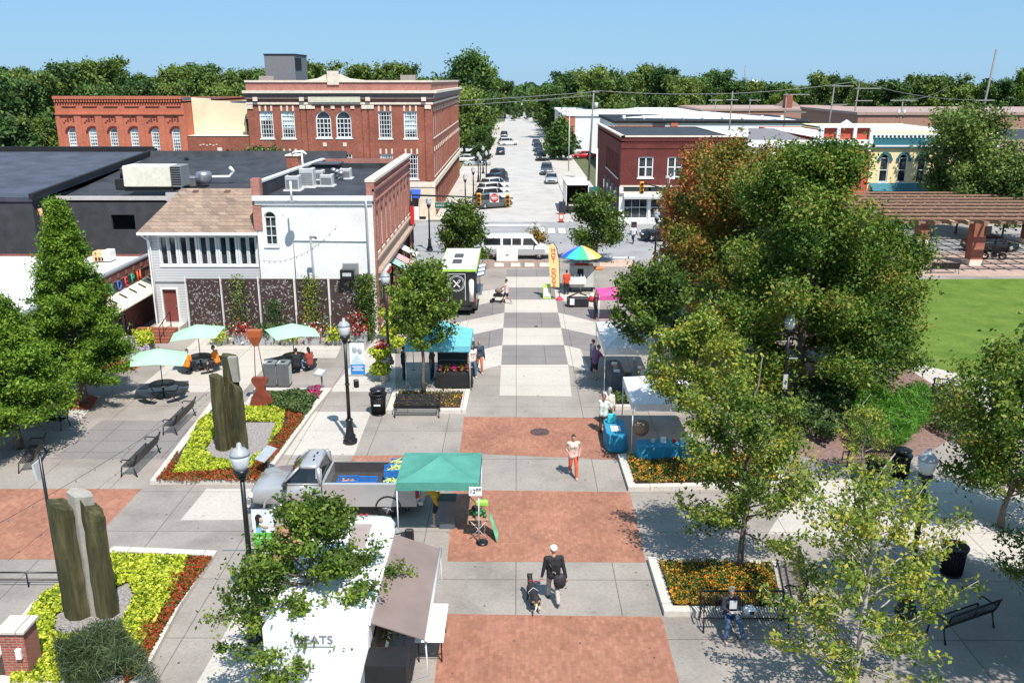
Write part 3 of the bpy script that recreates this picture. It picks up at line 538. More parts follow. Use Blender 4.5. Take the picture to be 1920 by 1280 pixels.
# ---- F: orange brick facade and cream block
Fb=thing('orange_brick_building','bright orange brick block with six arched windows and corbelled top','building',(-42,97.2,0))
fx0,fx1,fy=-49.1,-35.4,97
W=(fx0,fy,1,0); mb=MB(); aw=[(1.05+k*2.23,2.05+k*2.23,5.2,9.75,True) for k in range(6)]
wallp(mb,W,0,13.7,0,13.0,aw); simplewalls(mb,fx0,fx1,fy,120,0,12.6,'NEW')
for k in range(7): wbox(mb,W,max(0,.15+k*2.23-.42),.15+k*2.23+.3,3,11.2,0,.1)
wbox(mb,W,0,13.7,11.15,11.3,0,.2); wbox(mb,W,0,13.7,12.75,13.05,-.4,.25)
for k in range(48): wbox(mb,W,.1+k*.283,.24+k*.283,12.42,12.75,0,.2)
for k in range(6):
    u=1.55+k*2.23; wbox(mb,W,u-.75,u+.75,12.0,12.1,0,.12)
mb.k=1
for k in range(6):
    u=1.55+k*2.23
    for q,(du,dz) in enumerate(((0,.35),(-.3,.18),(.3,.18),(-.55,0),(.55,0),(-.75,-.2),(.75,-.2),(0,.1),(-.3,-.05),(.3,-.05))): wbox(mb,W,u+du-.09,u+du+.09,10.45+dz,10.6+dz,0,.03)
    warc(mb,W,u,9.25,.55,.75,0,.06)
mb.build('wall',[REDB3,mat('dark_pattern',(.13,.02,.015))],Fb,True)  # dark red blocks and rings draw the recessed pattern around the arches
for o in aw: window(Fb,W,o,4,12,.09,g=GLASSL,bar=.04)
roofslab(Fb,fx0,fx1,fy,120,12.5,ROOFD)
CRE=mat('cream_render',(.76,.66,.45),.85,var=.08,scale=.6)
Fc=thing('cream_wall_building','cream rendered block with stepped parapet above a low red brick wing','building',(-32,98,0))
mb=MB(); W=(-35.35,99.5,1,0); wallp(mb,W,0,6.7,8.8,12.2); mb.extr([WP(W,0,12.2),WP(W,0,12.85),WP(W,2.0,12.75),WP(W,2.0,12.55),WP(W,4.2,12.5),WP(W,4.2,12.3),WP(W,6.7,12.2)],(0,.4,0)); simplewalls(mb,-35.35,-28.65,99.5,118,0,12.2,'NEW'); mb.build('wall',CRE,Fc,True)
roofslab(Fc,-35.3,-28.7,99.6,118,12.1,ROOFD)
mb=MB(); W=(-35.35,97.3,1,0); wallp(mb,W,0,6.7,0,8.9,[(1,2.2,3,5),(3.6,4.8,3,5)]); mb.build('brick_wing',REDB,Fc,True); MB().box(-35.35,-28.65,97.3,99.5,8.8,8.95).build('wing_roof',CREAM,Fc,True)
for o in ((1,2.2,3,5),(3.6,4.8,3,5)): window(Fc,W,o,2,2)
b=MB(); wbox(b,W,5.9,6.5,9.3,10.6,-2.0,-1.9); b.tube([(-29.3,98.9,9),(-29.3,98.6,11)],.05); b.build('fire_ladder',BLACK,Fc,True)
b=MB(); wbox(b,W,3.1,3.6,7.0,7.7,0,.06); [wbox(b,W,1.2+.35*k,1.4+.35*k,7.9+.08*(k%2),8.0+.08*(k%2),0,.05) for k in range(6)]; b.build('painted_sign',CREAM,Fc,True)
# ---- G: dark red brick corner building on the right
Gb=thing('red_corner_building','two-storey dark red brick corner building with white shopfront on the ground floor','building',(17,94,0))
gx0,gx1,gy0,gy1=10.9,23.9,94.2,122
W=(gx0,gy0,1,0); Wn=(gx0,gy1,0,-1)
ug=[(1.85,3.45,4.85,7.0),(4.9,6.5,4.85,7.0),(8.0,9.6,4.85,7.0),(10.6,12.0,4.85,7.0)]; gfo=[(.5,3.0,.55,2.9),(3.3,8.2,.55,2.9),(8.6,12.4,.55,2.9)]
mb=MB(); wallp(mb,W,0,13,3.9,9.0,ug); wo=[(5.5+k*1.55+14.0-5.5,6.3+k*1.55+14.0-5.5,4.4,7.0) for k in range(8)]
wo=[(27.8-2.0-.75-k*1.55,27.8-2.0-k*1.55,4.6,7.1) for k in range(9)]
wallp(mb,Wn,0,27.8,0,9.0,wo); simplewalls(mb,gx0,gx1,gy0,gy1,0,8.7,'NE'); wbox(mb,W,0,13,7.85,7.95,0,.06); [wbox(mb,W,.4+k*.3,.55+k*.3,8.4,8.55,0,.05) for k in range(42)]
mb.build('wall',REDB2,Gb,True)
mb=MB(); wallp(mb,W,0,13,0,3.9,gfo); wbox(mb,W,-.05,.35,0,3.95,0,.12); wbox(mb,W,3.05,3.25,0,3.9,0,.08); mb.build('shopfront',WHITE,Gb,True)
for o in ug: window(Gb,W,o,2,2,.13,bar=.14); 
for o in wo: window(Gb,Wn,o,1,1,.12)
for o in gfo: window(Gb,W,o,3,2,.07,sill=False)
b=MB(); wbox(b,W,0,13,3.9,4.05,0,.15); wbox(b,W,0,13,3.25,3.4,.1,.3); wbox(b,W,-.05,13.05,9.0,9.15,-.35,.1); wbox(b,Wn,-.05,27.9,9.0,9.15,-.35,.1); b.build('trim',CREAM,Gb,True)
b=MB(); wbox(b,W,.4,12.8,3.42,3.88,0,.08); b.build('fascia',mat('green_black',(.02,.03,.03)),Gb,True)
b=MB(); wbox(b,W,.4,12.8,2.95,3.24,.1,.35); b.build('sign_band',WHITE,Gb,True)
text('PATIENT PANCAKES',.36,mat('sign_letters_dark',(.03,.03,.05),var=0),Gb,(gx0+7.2-17,gy0-.36-94,3.09),(PI/2,0,0),'sign_lettering',.01,1.3)
b=MB(); wbox(b,W,.4,12.8,2.7,2.93,.1,.8); b.build('canopy',LGREY,Gb,True)
for k in range(4): b=MB(); wbox(b,Wn,11+4*k,13.2+4*k,.5,3,0,.12); b.build('shop_window',GLASS,Gb,True); b=MB(); wbox(b,Wn,13.4+4*k,13.8+4*k,0,3.6,0,.25); b.build('pilaster',GREY,Gb,True)
roofslab(Gb,gx0,gx1,gy0,gy1,8.6,ROOFD)
b=MB(); b.box(24,31.3,94.4,118,0,8.4); b.box(24,31.3,94.1,94.4,8.0,8.7); b.box(24,31.3,94.0,94.4,6.8,7.0)
Gw=thing('white_storefront_building','plain white two-storey building between the red corner block and the red Victorian front','building',(27,94,0)); b.build('wall',WHITE,Gw,True)
W=(24,94.37,1,0)
for k in range(3): b=MB(); wbox(b,W,1+2.2*k,2.1+2.2*k,4.4,6.3,0,.04); b.build('window',GLASS,Gw,True)
MB().add([(24.5,96,8.5),(31,96,8.5),(30,106,9.3),(27,106,9.3)],[(0,1,2,3)]).build('gable_roof',mat('grey_shingle',(.2,.18,.18)),Gw,True)
# ---- H: Victorian red and yellow fronts
Hr=thing('red_victorian_building','narrow red building with white bracketed cornice and arched white window surrounds','building',(34,94,0))
W=(31.4,94.3,1,0); mb=MB(); ao=[(1.05,1.95,4.6,7.0,True),(3.2,4.1,4.6,7.0,True)]; wallp(mb,W,0,5.5,0,8.9,ao+[(.4,5.1,.4,2.8)]); simplewalls(mb,31.4,36.9,94.3,118,0,8.9,'NEW'); wallp(mb,W,0,5.5,8.9,10.1); mb.build('wall',mat('red_render',(.52,.09,.055),.8,var=.1),Hr,True)
for o in ao: window(Hr,W,o,1,2,.08)
window(Hr,W,(.4,5.1,.4,2.8),3,1,sill=False)
b=MB(); wbox(b,W,-.05,5.55,8.2,8.75,0,.3); wbox(b,W,-.1,5.6,9.95,10.2,-.2,.35); wbox(b,W,-.05,5.55,7.9,8.0,0,.12)
for u in (0,1.7,3.4,5.1): wbox(b,W,u,u+.35,7.6,10.0,.1,.36)
for o in ao: u=(o[0]+o[1])/2; warc(b,W,u,6.55,.46,.78,0,.1); wbox(b,W,u-.78,u-.46,4.5,6.55,0,.09); wbox(b,W,u+.46,u+.78,4.5,6.55,0,.09)
b.extr([WP(W,1.9,10.2,0),WP(W,2.75,10.75,0),WP(W,3.6,10.2,0)],(0,.3,0)); b.build('white_trim',WHITE,Hr,True)
roofslab(Hr,31.4,36.9,94.6,118,8.8,WHITE)
TEAL=mat('teal_paint',(.03,.15,.19),.6,var=.1)
Hy=thing('yellow_storefront_building','pale yellow building with teal cornice and teal window hoods','building',(43,94,0))
W=(36.95,94.3,1,0); mb=MB(); ao=[(1.1+k*1.95,2.0+k*1.95,4.4,7.3,True) for k in range(6)]; wallp(mb,W,0,13,3.4,9.6,ao); wallp(mb,W,0,13,0,3.4,[(.5,12.5,.4,2.2)]); simplewalls(mb,36.95,49.95,94.3,118,0,9.3,'NEW'); mb.build('wall',mat('yellow_render',(.80,.66,.36),.8,var=.06),Hy,True)
for o in ao: window(Hy,W,o,1,2,.08)
b=MB(); wbox(b,W,0,13,8.2,9.2,0,.2); wbox(b,W,-.05,13.05,7.9,8.0,0,.25); 
for o in ao: u=(o[0]+o[1])/2; warc(b,W,u,o[3]-.45,.46,.66,0,.14); wbox(b,W,u-.75,u-.5,o[3]-.75,o[3]-.4,0,.14); wbox(b,W,u+.5,u+.75,o[3]-.75,o[3]-.4,0,.14)
b.build('teal_trim',TEAL,Hy,True)
b=MB(); wbox(b,W,-.05,13.05,9.2,9.35,-.2,.3); wbox(b,W,-.05,13.05,8.05,8.2,0,.3); [wbox(b,W,.2+k*.42,.36+k*.42,8.95,9.2,.2,.3) for k in range(30)]; b.build('white_trim',WHITE,Hy,True)
b=MB(); wbox(b,W,.3,12.7,2.25,3.5,.05,.35); b.build('sign_fascia',DARK,Hy,True)
text('Lookin’ for Blues',.95,mat('sign_white',(.7,.7,.72),var=0),Hy,(36.95+5.4-43,94.3-.37-94,2.85),(PI/2,0,0),'sign_lettering',.01,1,.35)
b=MB(); b.add([WP(W,.2,4.3,.05),WP(W,12.8,4.3,.05),WP(W,12.8,3.6,1.2),WP(W,.2,3.6,1.2)],[(3,2,1,0)]); b.build('awning',TEAL,Hy,True)
roofslab(Hy,36.95,49.95,94.6,118,9.2,WHITE)
Hz=thing('beige_storefront_building','beige brick storefront at the far right, mostly behind a tree','building',(60,94,0))
W=(50,94.3,1,0); ao=[(1.2+k*2.4,2.3+k*2.4,4.4,7.0) for k in range(8)]; mb=MB(); wallp(mb,W,0,20,0,8.8,ao); simplewalls(mb,50,70,94.3,118,0,8.8,'NEW'); mb.build('wall',bricks('beige_brick',(.5,.38,.25),(.45,.33,.2),(.5,.42,.32)),Hz,True)
for o in ao: window(Hz,W,o,1,2,.08)
roofslab(Hz,50,70,94.6,118,8.6,ROOFD)
# ---- background long buildings
PW=mat('white_metal_wall',(.74,.74,.73),.7,var=.03,scale=.3)
def block(name,label,x0,x1,y0,y1,h,m,roof,rz=0,extra=None,cat='building'):
    t=thing(name,label,cat,((x0+x1)/2,y0,0)); MB().box(x0,x1,y0,y1,-.02,h).build('wall',m,t,True); MB().box(x0-.25,x1+.25,y0-.25,y1+.25,h,h+.45).build('roof',roof,t,True)
    if extra: extra(t)
    return t
def ex1(t):
    MB().box(9.2,12,186.95,187.0,2,7.7).build('brick_end',REDB3,t,True)
    for k in range(4): MB().box(20+k*8,23+k*8,186.9,187.0,0,3.4).build('door',GREY,t,True)
block('warehouse','long white warehouse with flat white roof beyond the car park',9.6,40,187,230,7.6,PW,WHITE,extra=ex1)
def ex2(t):
    MB().box(16.2,22.4,149.85,149.95,0,7.6).build('brown_panel',mat('brown_panel',(.30,.2,.15)),t,True); MB().box(22.4,24.4,149.8,149.9,0,8.0).build('dark_bay',mat('dark_brown',(.055,.045,.045)),t,True); MB().box(25.4,26.5,149.7,149.9,3,7.9).build('chimney',REDB3,t,True)
    MB().add([(16,149.6,8.2),(48.2,149.6,8.2),(48.2,160,8.2),(33,160,9.4),(16,160,8.2)],[(0,1,2,3,4)]).build('low_gable_roof',WHITE,t,True)
    for k in range(9): MB().cone((18+k*3.3,153,8.2),(18+k*3.3,153,9.0),.25,.25).build('roof_vent',WHITE,t,True)
block('white_commercial_building','white commercial block with a brown panelled bay, behind the red corner building',16.0,48,150,175,7.9,PW,DARK,extra=ex2)
BR=mat('pink_brown_roof_brick',(.36,.19,.14),.85,var=.15)
def ex3(t):
    for k in range(7): MB().box(44+k*9,45.6+k*9,199.9,199.97,3,5).build('window',GLASS,t,True)
    MB().box(60,61.6,205,207,8,11.5).build('chimney',REDB,t,True)
block('long_brick_building','long low brick building stretching behind the white commercial block',40.5,82,200,230,8.2,BR,mat('tan_roof',(.4,.27,.22)),extra=ex3)
def ex4(t):
    for k in range(7): MB().box(60+k*8,62+k*8,149.9,149.97,2,5).build('window',GLASS,t,True)
block('brick_warehouse','red brick warehouse at the far right behind the storefronts',56,120,150,180,9.2,BR,mat('tan_roof',(.4,.27,.22)),extra=ex4)
t=block('white_bungalow','small white house with grey roof beside the three-storey hall',-17.5,-10.8,160,172,5.5,WHITE,mat('grey_shingle',(.3,.31,.33)))
MB().add([(-17.8,159.8,5.9),(-10.5,159.8,5.9),(-10.5,172,5.9),(-17.8,172,5.9),(-14.1,161,8.2),(-14.1,171,8.2)],[(0,1,4),(1,2,5,4),(2,3,5),(3,0,4,5)]).build('gable_roof',mat('grey_shingle',(.3,.31,.33)),t,True)
for k in range(2): MB().box(-16.6+k*3.6,-15.3+k*3.6,159.85,159.95,2.5,4.2).build('window',GLASS,t,True)
t=block('blue_kiosk','small pale blue and white drive-up kiosk beside the hall',-12.6,-10.4,142.5,150,3.6,mat('pale_blue',(.45,.62,.75)),WHITE,cat='kiosk')
for k,(x,y,w_,d_,h_,lab) in enumerate(((60,215,10,10,8,'brown roofed house among trees behind the white block'),(-60,150,14,12,8,'grey roofed house at the left among the tree line'))):
    t=block('house',lab,x,x+w_,y,y+d_,h_-2,CRE,mat('brown_shingle',(.2,.13,.1))); MB().add([(x-.3,y-.3,h_-1.5),(x+w_+.3,y-.3,h_-1.5),(x+w_+.3,y+d_,h_-1.5),(x-.3,y+d_,h_-1.5),(x+w_/2,y+1,h_+2),(x+w_/2,y+d_-1,h_+2)],[(0,1,4),(1,2,5,4),(2,3,5),(3,0,4,5)]).build('gable_roof',bpy.data.materials['brown_shingle'],t,True)
    MB().box(x+2,x+4,y-.05,y,2,4).build('window',GLASS,t,True)
g=AY(1412,148,700); t=thing('water_tower','white ball-shaped water tower above the tree line','water tower',(g[0],700,0)); MB().lathe([(2.5,0),(1.6,4),(1.4,10),(3,13),(4.7,16),(4.7,17.5),(3,20),(.1,20.8)],(0,0,-5.8),16).build('tank',WHITE,t)
t=thing('radio_mast','thin dark radio mast beside the water tower','mast',(AY(1396,150,500)[0],500,0)); MB().cone((0,0,0),(0,0,21.5),.5,.35,6).build('mast',GREY,t); MB().cone((0,0,21.5),(0,0,22.6),.15,.1,6).build('antenna',GREY,t)
# ------------------------------------------------------------------ vegetation
def leaves(name,pts,size,m,parent=None,seed=0,elong=.6,out=None,outk=1.0,kind=None):
    rg=np.random.default_rng(seed); n=len(pts); pts=np.asarray(pts,float)
    nv=rg.normal(size=(n,3)); nv/=np.linalg.norm(nv,axis=1)[:,None]
    if out is not None: nv=nv+np.asarray(out)*outk; nv/=np.linalg.norm(nv,axis=1)[:,None]+1e-9
    t=rg.normal(size=(n,3)); a=np.cross(nv,t); a/=np.linalg.norm(a,axis=1)[:,None]+1e-9; b=np.cross(nv,a)
    s=(size*rg.uniform(.6,1.3,n))[:,None]; a=a*s; b=b*s*elong; fold=nv*s*.22
    v=np.stack([pts-a,pts-b+fold,pts+a,pts+b+fold],1).reshape(-1,3)
    me=bpy.data.meshes.new(name); me.vertices.add(4*n); me.vertices.foreach_set('co',v.ravel().astype(np.float32))
    me.loops.add(4*n); me.loops.foreach_set('vertex_index',np.arange(4*n,dtype=np.int32)); me.polygons.add(n)
    me.polygons.foreach_set('loop_start',np.arange(0,4*n,4,dtype=np.int32)); me.polygons.foreach_set('loop_total',np.full(n,4,np.int32))
    me.materials.append(m); me.update(calc_edges=True); o=bpy.data.objects.new(name,me); COL.objects.link(o)
    if parent: o.parent=parent
    if kind: o['kind']=kind
    return o
def skeleton(rng,h,prof,nb,t0=.25,rise=(25,55),sub=5,r0=.1,wob=.03,lead=1.0,droop=0,sublen=.45,lv=(.75,1.12)):
    """trunk and limbs; prof(t)=crown radius at height fraction t"""
    mb=MB(); tr=[Vector((0,0,0))]; k=8
    for i in range(1,k+1): tr.append(Vector((rng.gauss(0,wob)*h*i/k,rng.gauss(0,wob)*h*i/k,h*lead*i/k)))
    mb.tube(tr,[r0*(1.35 if i==0 else 1)*(1-.85*i/k) for i in range(k+1)],7)
    segs=[(tr[i],tr[i+1],.3) for i in range(int(k*max(t0,.5)),k)]
    def at(t): f=min(t,.999)*k; i=int(f); return tr[i].lerp(tr[i+1],f-i)
    az=rng.random()*6
    for j in range(nb):
        t=t0+(1-t0)*(j+.5*rng.random())/nb; az+=2.4+rng.gauss(0,.35); L=prof(t)*rng.uniform(*lv)
        el=R(rise[0]+(rise[1]-rise[0])*t+rng.gauss(0,7)); d=Vector((math.cos(az)*math.cos(el),math.sin(az)*math.cos(el),math.sin(el)))
        L=L/max(.35,math.cos(el)); st=at(t*.8 if rise[0]>0 else t); p=[st]; n=4
        for i in range(1,n+1):
            d=(d+Vector((rng.gauss(0,.1),rng.gauss(0,.1),.05-droop*i/n))).normalized(); q=p[-1]+d*L/n
            if q.z>h*1.0: q.z=h-rng.random()*.2
            p.append(q)
        rb=r0*.42*(1-t*.6); mb.tube(p,[rb*(1-.8*i/n) for i in range(n+1)],4); segs+=[(p[i],p[i+1],1.0) for i in range(1,n)]
        for s in range(sub):
            u=rng.uniform(.3,.98); f=u*n; i=min(int(f),n-1); q=p[i].lerp(p[i+1],f-i)
            d2=(d+Vector((rng.gauss(0,.75),rng.gauss(0,.75),rng.gauss(.15,.35)-droop))).normalized(); l2=L*sublen*(1.15-u)*rng.uniform(.6,1.3)+.1
            e=q+d2*l2; mb.tube([q,q.lerp(e,.5)+Vector((0,0,.03)),e],[rb*.35,rb*.22,rb*.1],3); segs.append((q,e,1.3))
    return mb,segs
def scatter(seed,segs,n,spread,ctr=None):
    rg=np.random.default_rng(seed); A=np.array([list(s[0]) for s in segs]); B=np.array([list(s[1]) for s in segs])
    wgt=np.array([max(.05,(s[1]-s[0]).length)*s[2] for s in segs]); i=rg.choice(len(segs),n,p=wgt/wgt.sum()); u=rg.random(n)[:,None]
    P=A[i]*(1-u)+B[i]*u; c=A.mean(0) if ctr is None else np.array(ctr); P=P+rg.normal(size=(n,3))*spread*np.array([1,1,.75])
    P[:,2]=np.maximum(P[:,2],.25); o=P-c; o/=np.linalg.norm(o,axis=1)[:,None]+1e-9; return P,o
BARK=mat('bark',(.16,.125,.10),.95,var=.35,scale=5,bump=.5); BARKP=mat('pale_bark',(.42,.37,.30),.9,var=.25,scale=6)
def tree(label,loc,h,prof,lm,n,size,spread,nb=24,seed=1,name='tree',bark=BARK,cat='tree',group=None,elong=.6,outk=.5,**kw):
    rng=random.Random(seed); t=thing(name,label,cat,loc,0,group); mb,segs=skeleton(rng,h,prof,nb,**kw); mb.build('trunk',bark,t)
    P,o=scatter(seed,segs,n,spread,(0,0,h*.55)); leaves('crown',P,size,lm,t,seed,elong,o,outk); return t
def pr(*k):
    def f(t):
        for i in range(len(k)-1):
            if t<=k[i+1][0]: a=(t-k[i][0])/(k[i+1][0]-k[i][0]+1e-9); return k[i][1]*(1-a)+k[i+1][1]*a
        return k[-1][1]
    return f
LGK=leafmat('ginkgo_leaves',[(.03,.065,.009),(.085,.15,.018),(.17,.26,.032),(.30,.38,.055)],.35,1.0)
LGY=leafmat('yellow_green_leaves',[(.04,.09,.012),(.11,.19,.03),(.23,.31,.045),(.42,.43,.06),(.55,.42,.07)],.35,1.1)
#(0.041,0.081,0.011),(0.135,0.203,0.027),(0.297,0.351,0.047),(0.567,0.513,0.068),(0.675,0.446,0.081)],.35,1.1)
LG2=leafmat('green_gold_leaves',[(.03,.075,.01),(.075,.15,.02),(.15,.23,.035),(.30,.34,.05),(.42,.38,.06)],.35,1.0)
LMP=leafmat('maple_leaves',[(.022,.06,.008),(.06,.125,.014),(.105,.19,.022),(.22,.28,.04),(.34,.25,.05)],.3,.45)
LMO=leafmat('turning_maple_leaves',[(.05,.06,.012),(.20,.12,.025),(.42,.15,.04),(.50,.13,.05),(.34,.05,.04)],.3,.5)
LMX=leafmat('mixed_maple_leaves',[(.035,.08,.012),(.10,.16,.02),(.22,.20,.03),(.36,.20,.04),(.42,.15,.04)],.3,.42)
#(0.030,0.083,0.012),(0.075,0.165,0.018),(0.150,0.255,0.030),(0.315,0.255,0.038),(0.480,0.195,0.045)],.3,.42)
LCY=leafmat('cypress_needles',[(.04,.09,.008),(.10,.19,.014),(.17,.29,.025),(.27,.40,.04)],.3,.9)
LDK=leafmat('dark_green_leaves',[(0.016,0.040,0.013),(0.040,0.090,0.022),(0.090,0.170,0.036),(0.170,0.260,0.056)],.2,.12,.5)
LDY=leafmat('olive_leaves',[(0.026,0.056,0.011),(0.085,0.140,0.026),(0.169,0.235,0.045),(0.263,0.309,0.066)],.2,.12,.5)
LSM=leafmat('street_tree_leaves',[(.02,.045,.008),(.06,.11,.016),(.12,.19,.028),(.22,.30,.045)],.3,.9)
col_=lambda r:pr((0,r*.9),(.3,r),(.6,r*.9),(.85,r*.5),(1,r*.12))
rnd_=lambda r:pr((0,r*.7),(.3,r),(.6,r*.95),(.85,r*.62),(1,r*.2))
con_=lambda r:pr((0,r),(.2,r*1.0),(1,r*.03))
# near trees
tree('bright green feathery cypress standing in a red mulch patch by the brick shop',G(158,755),9.5,pr((0,2.3),(.15,2.6),(.5,1.75),(.8,.8),(1,.12)),LCY,80000,.075,.15,nb=150,seed=3,rise=(0,16),t0=.13,sub=9,lv=(.86,1.06),r0=.17,wob=.004,name='cypress_tree',outk=.6,elong=.45,sublen=.38)
tree('bright green feathery cypress at the left edge, in front of the other cypress',(-20.7,34.0),6.3,pr((0,2.5),(.15,2.8),(.5,1.9),(.8,.9),(1,.12)),LCY,60000,.08,.2,nb=110,seed=4,rise=(0,16),t0=.16,sub=9,lv=(.86,1.06),r0=.17,wob=.004,name='cypress_tree',outk=.6,elong=.45,sublen=.38)
tree('slim green street tree behind the black bench, beside the blue canopy',G(795,742),7.5,col_(2.25),LGK,12500,.085,.16,nb=34,seed=5,rise=(10,50),t0=.36,sub=5,r0=.1)
tree('leafy green tree in the foreground in front of the white box truck',G(598,1290),4.95,pr((0,2.6),(.3,2.6),(.6,1.9),(1,.2)),LGK,19500,.058,.10,nb=66,seed=11,rise=(-6,45),t0=.2,sub=6,r0=.12)
tree('round green street tree left of the white van',G(868,505),5.4,rnd_(2.2),LSM,9000,.12,.3,nb=20,seed=7,rise=(5,50),t0=.2)
tree('round green street tree right of the street, behind the rainbow umbrella',G(1118,492),5.8,rnd_(2.35),LSM,9000,.12,.3,nb=22,seed=8,rise=(5,50),t0=.2)
tree('dark green spreading tree shading the near end of the first white canopy',G(1222,752),7.4,rnd_(2.5),LSM,12500,.09,.18,nb=30,seed=9,rise=(12,45),t0=.44)
tree('yellow-green tree rising from the flower bed behind the blue tables',G(1300,888),7.3,col_(2.35),LGY,13000,.075,.15,nb=38,seed=10,rise=(12,45),t0=.36)
tree('green and yellow tree in the corner flower bed behind the seated woman',G(1388,1075),7.0,col_(2.5),LG2,16500,.062,.15,nb=42,seed=12,rise=(8,42),t0=.24)
tree('thin sparse tree with pale branches in the bottom right corner',G(1600,1300),6.6,col_(2.7),LGY,11000,.06,.12,nb=40,seed=13,rise=(5,45),t0=.12,bark=BARKP,sub=5,r0=.09)
tree('large green maple with a broad crown beside the lawn, biggest of the maples',(13.8,41.0),11.3,pr((0,5.2),(.2,5.5),(.4,4.9),(.65,3.3),(.85,1.8),(1,.4)),LMP,115000,.088,.34,nb=64,seed=14,rise=(-10,62),t0=.08,sub=8,r0=.22,name='maple_tree')
tree('green maple with bronze patches behind the biggest maple',(12.6,50.5),11.3,pr((0,3.6),(.3,4.5),(.6,4.2),(.85,2.5),(1,.6)),LMX,62000,.098,.36,nb=42,seed=15,rise=(5,60),t0=.15,sub=8,r0=.2,name='maple_tree')
tree('maple turning orange red, next to the traffic signal',(12.4,57.5),10.9,rnd_(3.5),LMO,36000,.1,.34,nb=34,seed=16,rise=(5,60),t0=.15,sub=7,r0=.17,name='maple_tree')
tree('light green tree top against the red brick corner building',(13.1,64),10.3,rnd_(2.7),LMP,11000,.14,.35,nb=26,seed=17,rise=(5,60),t0=.2,name='maple_tree')
tree('bronze and green maple between the biggest maple and the pergola',(16.9,51.5),10.2,pr((0,3.2),(.3,3.4),(.6,2.8),(.85,1.6),(1,.4)),LMX,42000,.1,.36,nb=38,seed=18,rise=(5,60),t0=.15,sub=7,r0=.19,name='maple_tree')
tree('green maple rising above the low plants near the lawn path',(17.9,43.0),7.4,rnd_(3.1),LMP,40000,.09,.34,nb=36,seed=19,rise=(5,60),t0=.13,sub=7,r0=.17,name='maple_tree')
tree('dark green tree in front of the yellow storefronts',(43.8,88),11.8,rnd_(4.9),LDY,22000,.17,.5,nb=38,seed=20,rise=(5,60),t0=.2,sub=7)
tree('lower dark green tree beside the pergola roof at the right edge',(46.3,84),7.8,rnd_(4.0),LDY,14000,.17,.45,nb=30,seed=21,rise=(5,50),t0=.2,sub=7)
tree('dense green tree at the right edge above the wire litter bin',(16.6,27.4),5.9,rnd_(2.7),LMP,26000,.075,.22,nb=40,seed=22,rise=(5,55),t0=.2,sub=7)
tree('shaded green tree in the lower right corner behind the dark bench',(15.4,21.6),4.7,rnd_(2.0),LMP,15000,.06,.18,nb=34,seed=23,rise=(5,50),t0=.15,sub=7)
tree('young thin sapling near the two litter bins',G(1610,905),3.6,col_(1.1),LGY,1600,.06,.1,nb=18,seed=24,rise=(20,50),t0=.3,r0=.04,bark=BARKP)
tree('dark green bushy tree between the black roofs and the brick hall',(-25.5,89),8.6,rnd_(3.2),LDK,12000,.17,.4,nb=28,seed=25,rise=(5,50),t0=.2)
tree('spruce-like dark tree on the right side of the street beyond the parked cars',(8.6,172),9.2,con_(3.6),LDK,9000,.3,.5,nb=34,seed=26,rise=(5,25),t0=.1)
tree('tall dark tree left of the street, highest on the skyline',(-11.0,205),21.5,rnd_(6.0),LDK,16000,.36,.9,nb=40,seed=27,rise=(10,60),t0=.15,sub=7,r0=.35)
tree('broad bright tree left of the street, below the highest tree',(-10.2,176),13.0,rnd_(5.2),LDY,14000,.32,.8,nb=34,seed=28,rise=(5,55),t0=.2,sub=7,r0=.3)
tree('very tall dense tree just past the right edge shading the lower right paving',(14.9,17.6),12.5,pr((0,3.2),(.3,3.7),(.7,3.3),(1,.8)),LMP,60000,.09,.34,nb=44,seed=66,rise=(5,50),t0=.42,sub=8,r0=.2)
# skyline trees, four kinds copied
GT='trees of the wooded skyline'
protos=[]
for k,(lm,pf) in enumerate(((LDK,rnd_(5.2)),(LDY,rnd_(5.5)),(LDK,col_(4.2)),(LGK,rnd_(4.6)))):
    protos.append(tree(['dark green tree in the wooded skyline beyond the buildings','olive green tree in the wooded skyline beyond the buildings','narrow dark tree in the wooded skyline beyond the buildings','lighter green tree in the wooded skyline beyond the buildings'][k],(0,0),14,pf,lm,9500,.3,.5,nb=22,seed=40+k,rise=(5,65),t0=.12,sub=9,r0=.28,group=GT))
rt=random.Random(77); spots=[]
def sky_top(px):  # silhouette row of the tree line in the picture
    ks=[(-60,135),(60,128),(95,140),(150,119),(200,128),(240,135),(300,137),(380,117),(430,138),(470,132),(580,126),(610,138),(640,132),(700,135),(730,123),(770,140),(850,152),(900,138),(960,150),(1010,160),(1060,141),(1090,152),(1140,140),(1200,128),(1245,128),(1290,142),(1340,137),(1380,142),(1440,158),(1500,155),(1560,150),(1600,150),(1640,155),(1690,147),(1750,133),(1790,152),(1820,165),(1870,146),(1990,142)]
    for i in range(len(ks)-1):
        if ks[i][0]<=px<=ks[i+1][0]: a=(px-ks[i][0])/(ks[i+1][0]-ks[i][0]); return ks[i][1]*(1-a)+ks[i+1][1]*a
    return 150
px=-60
while px<1990:
    Y=rt.uniform(215,300); spots.append((px,Y,sky_top(px)+rt.uniform(-7,15))); px+=rt.uniform(26,38)
px=-50
while px<1990:
    Y=rt.uniform(320,420); spots.append((px,Y,sky_top(px)+rt.uniform(7,18))); px+=rt.uniform(24,36)
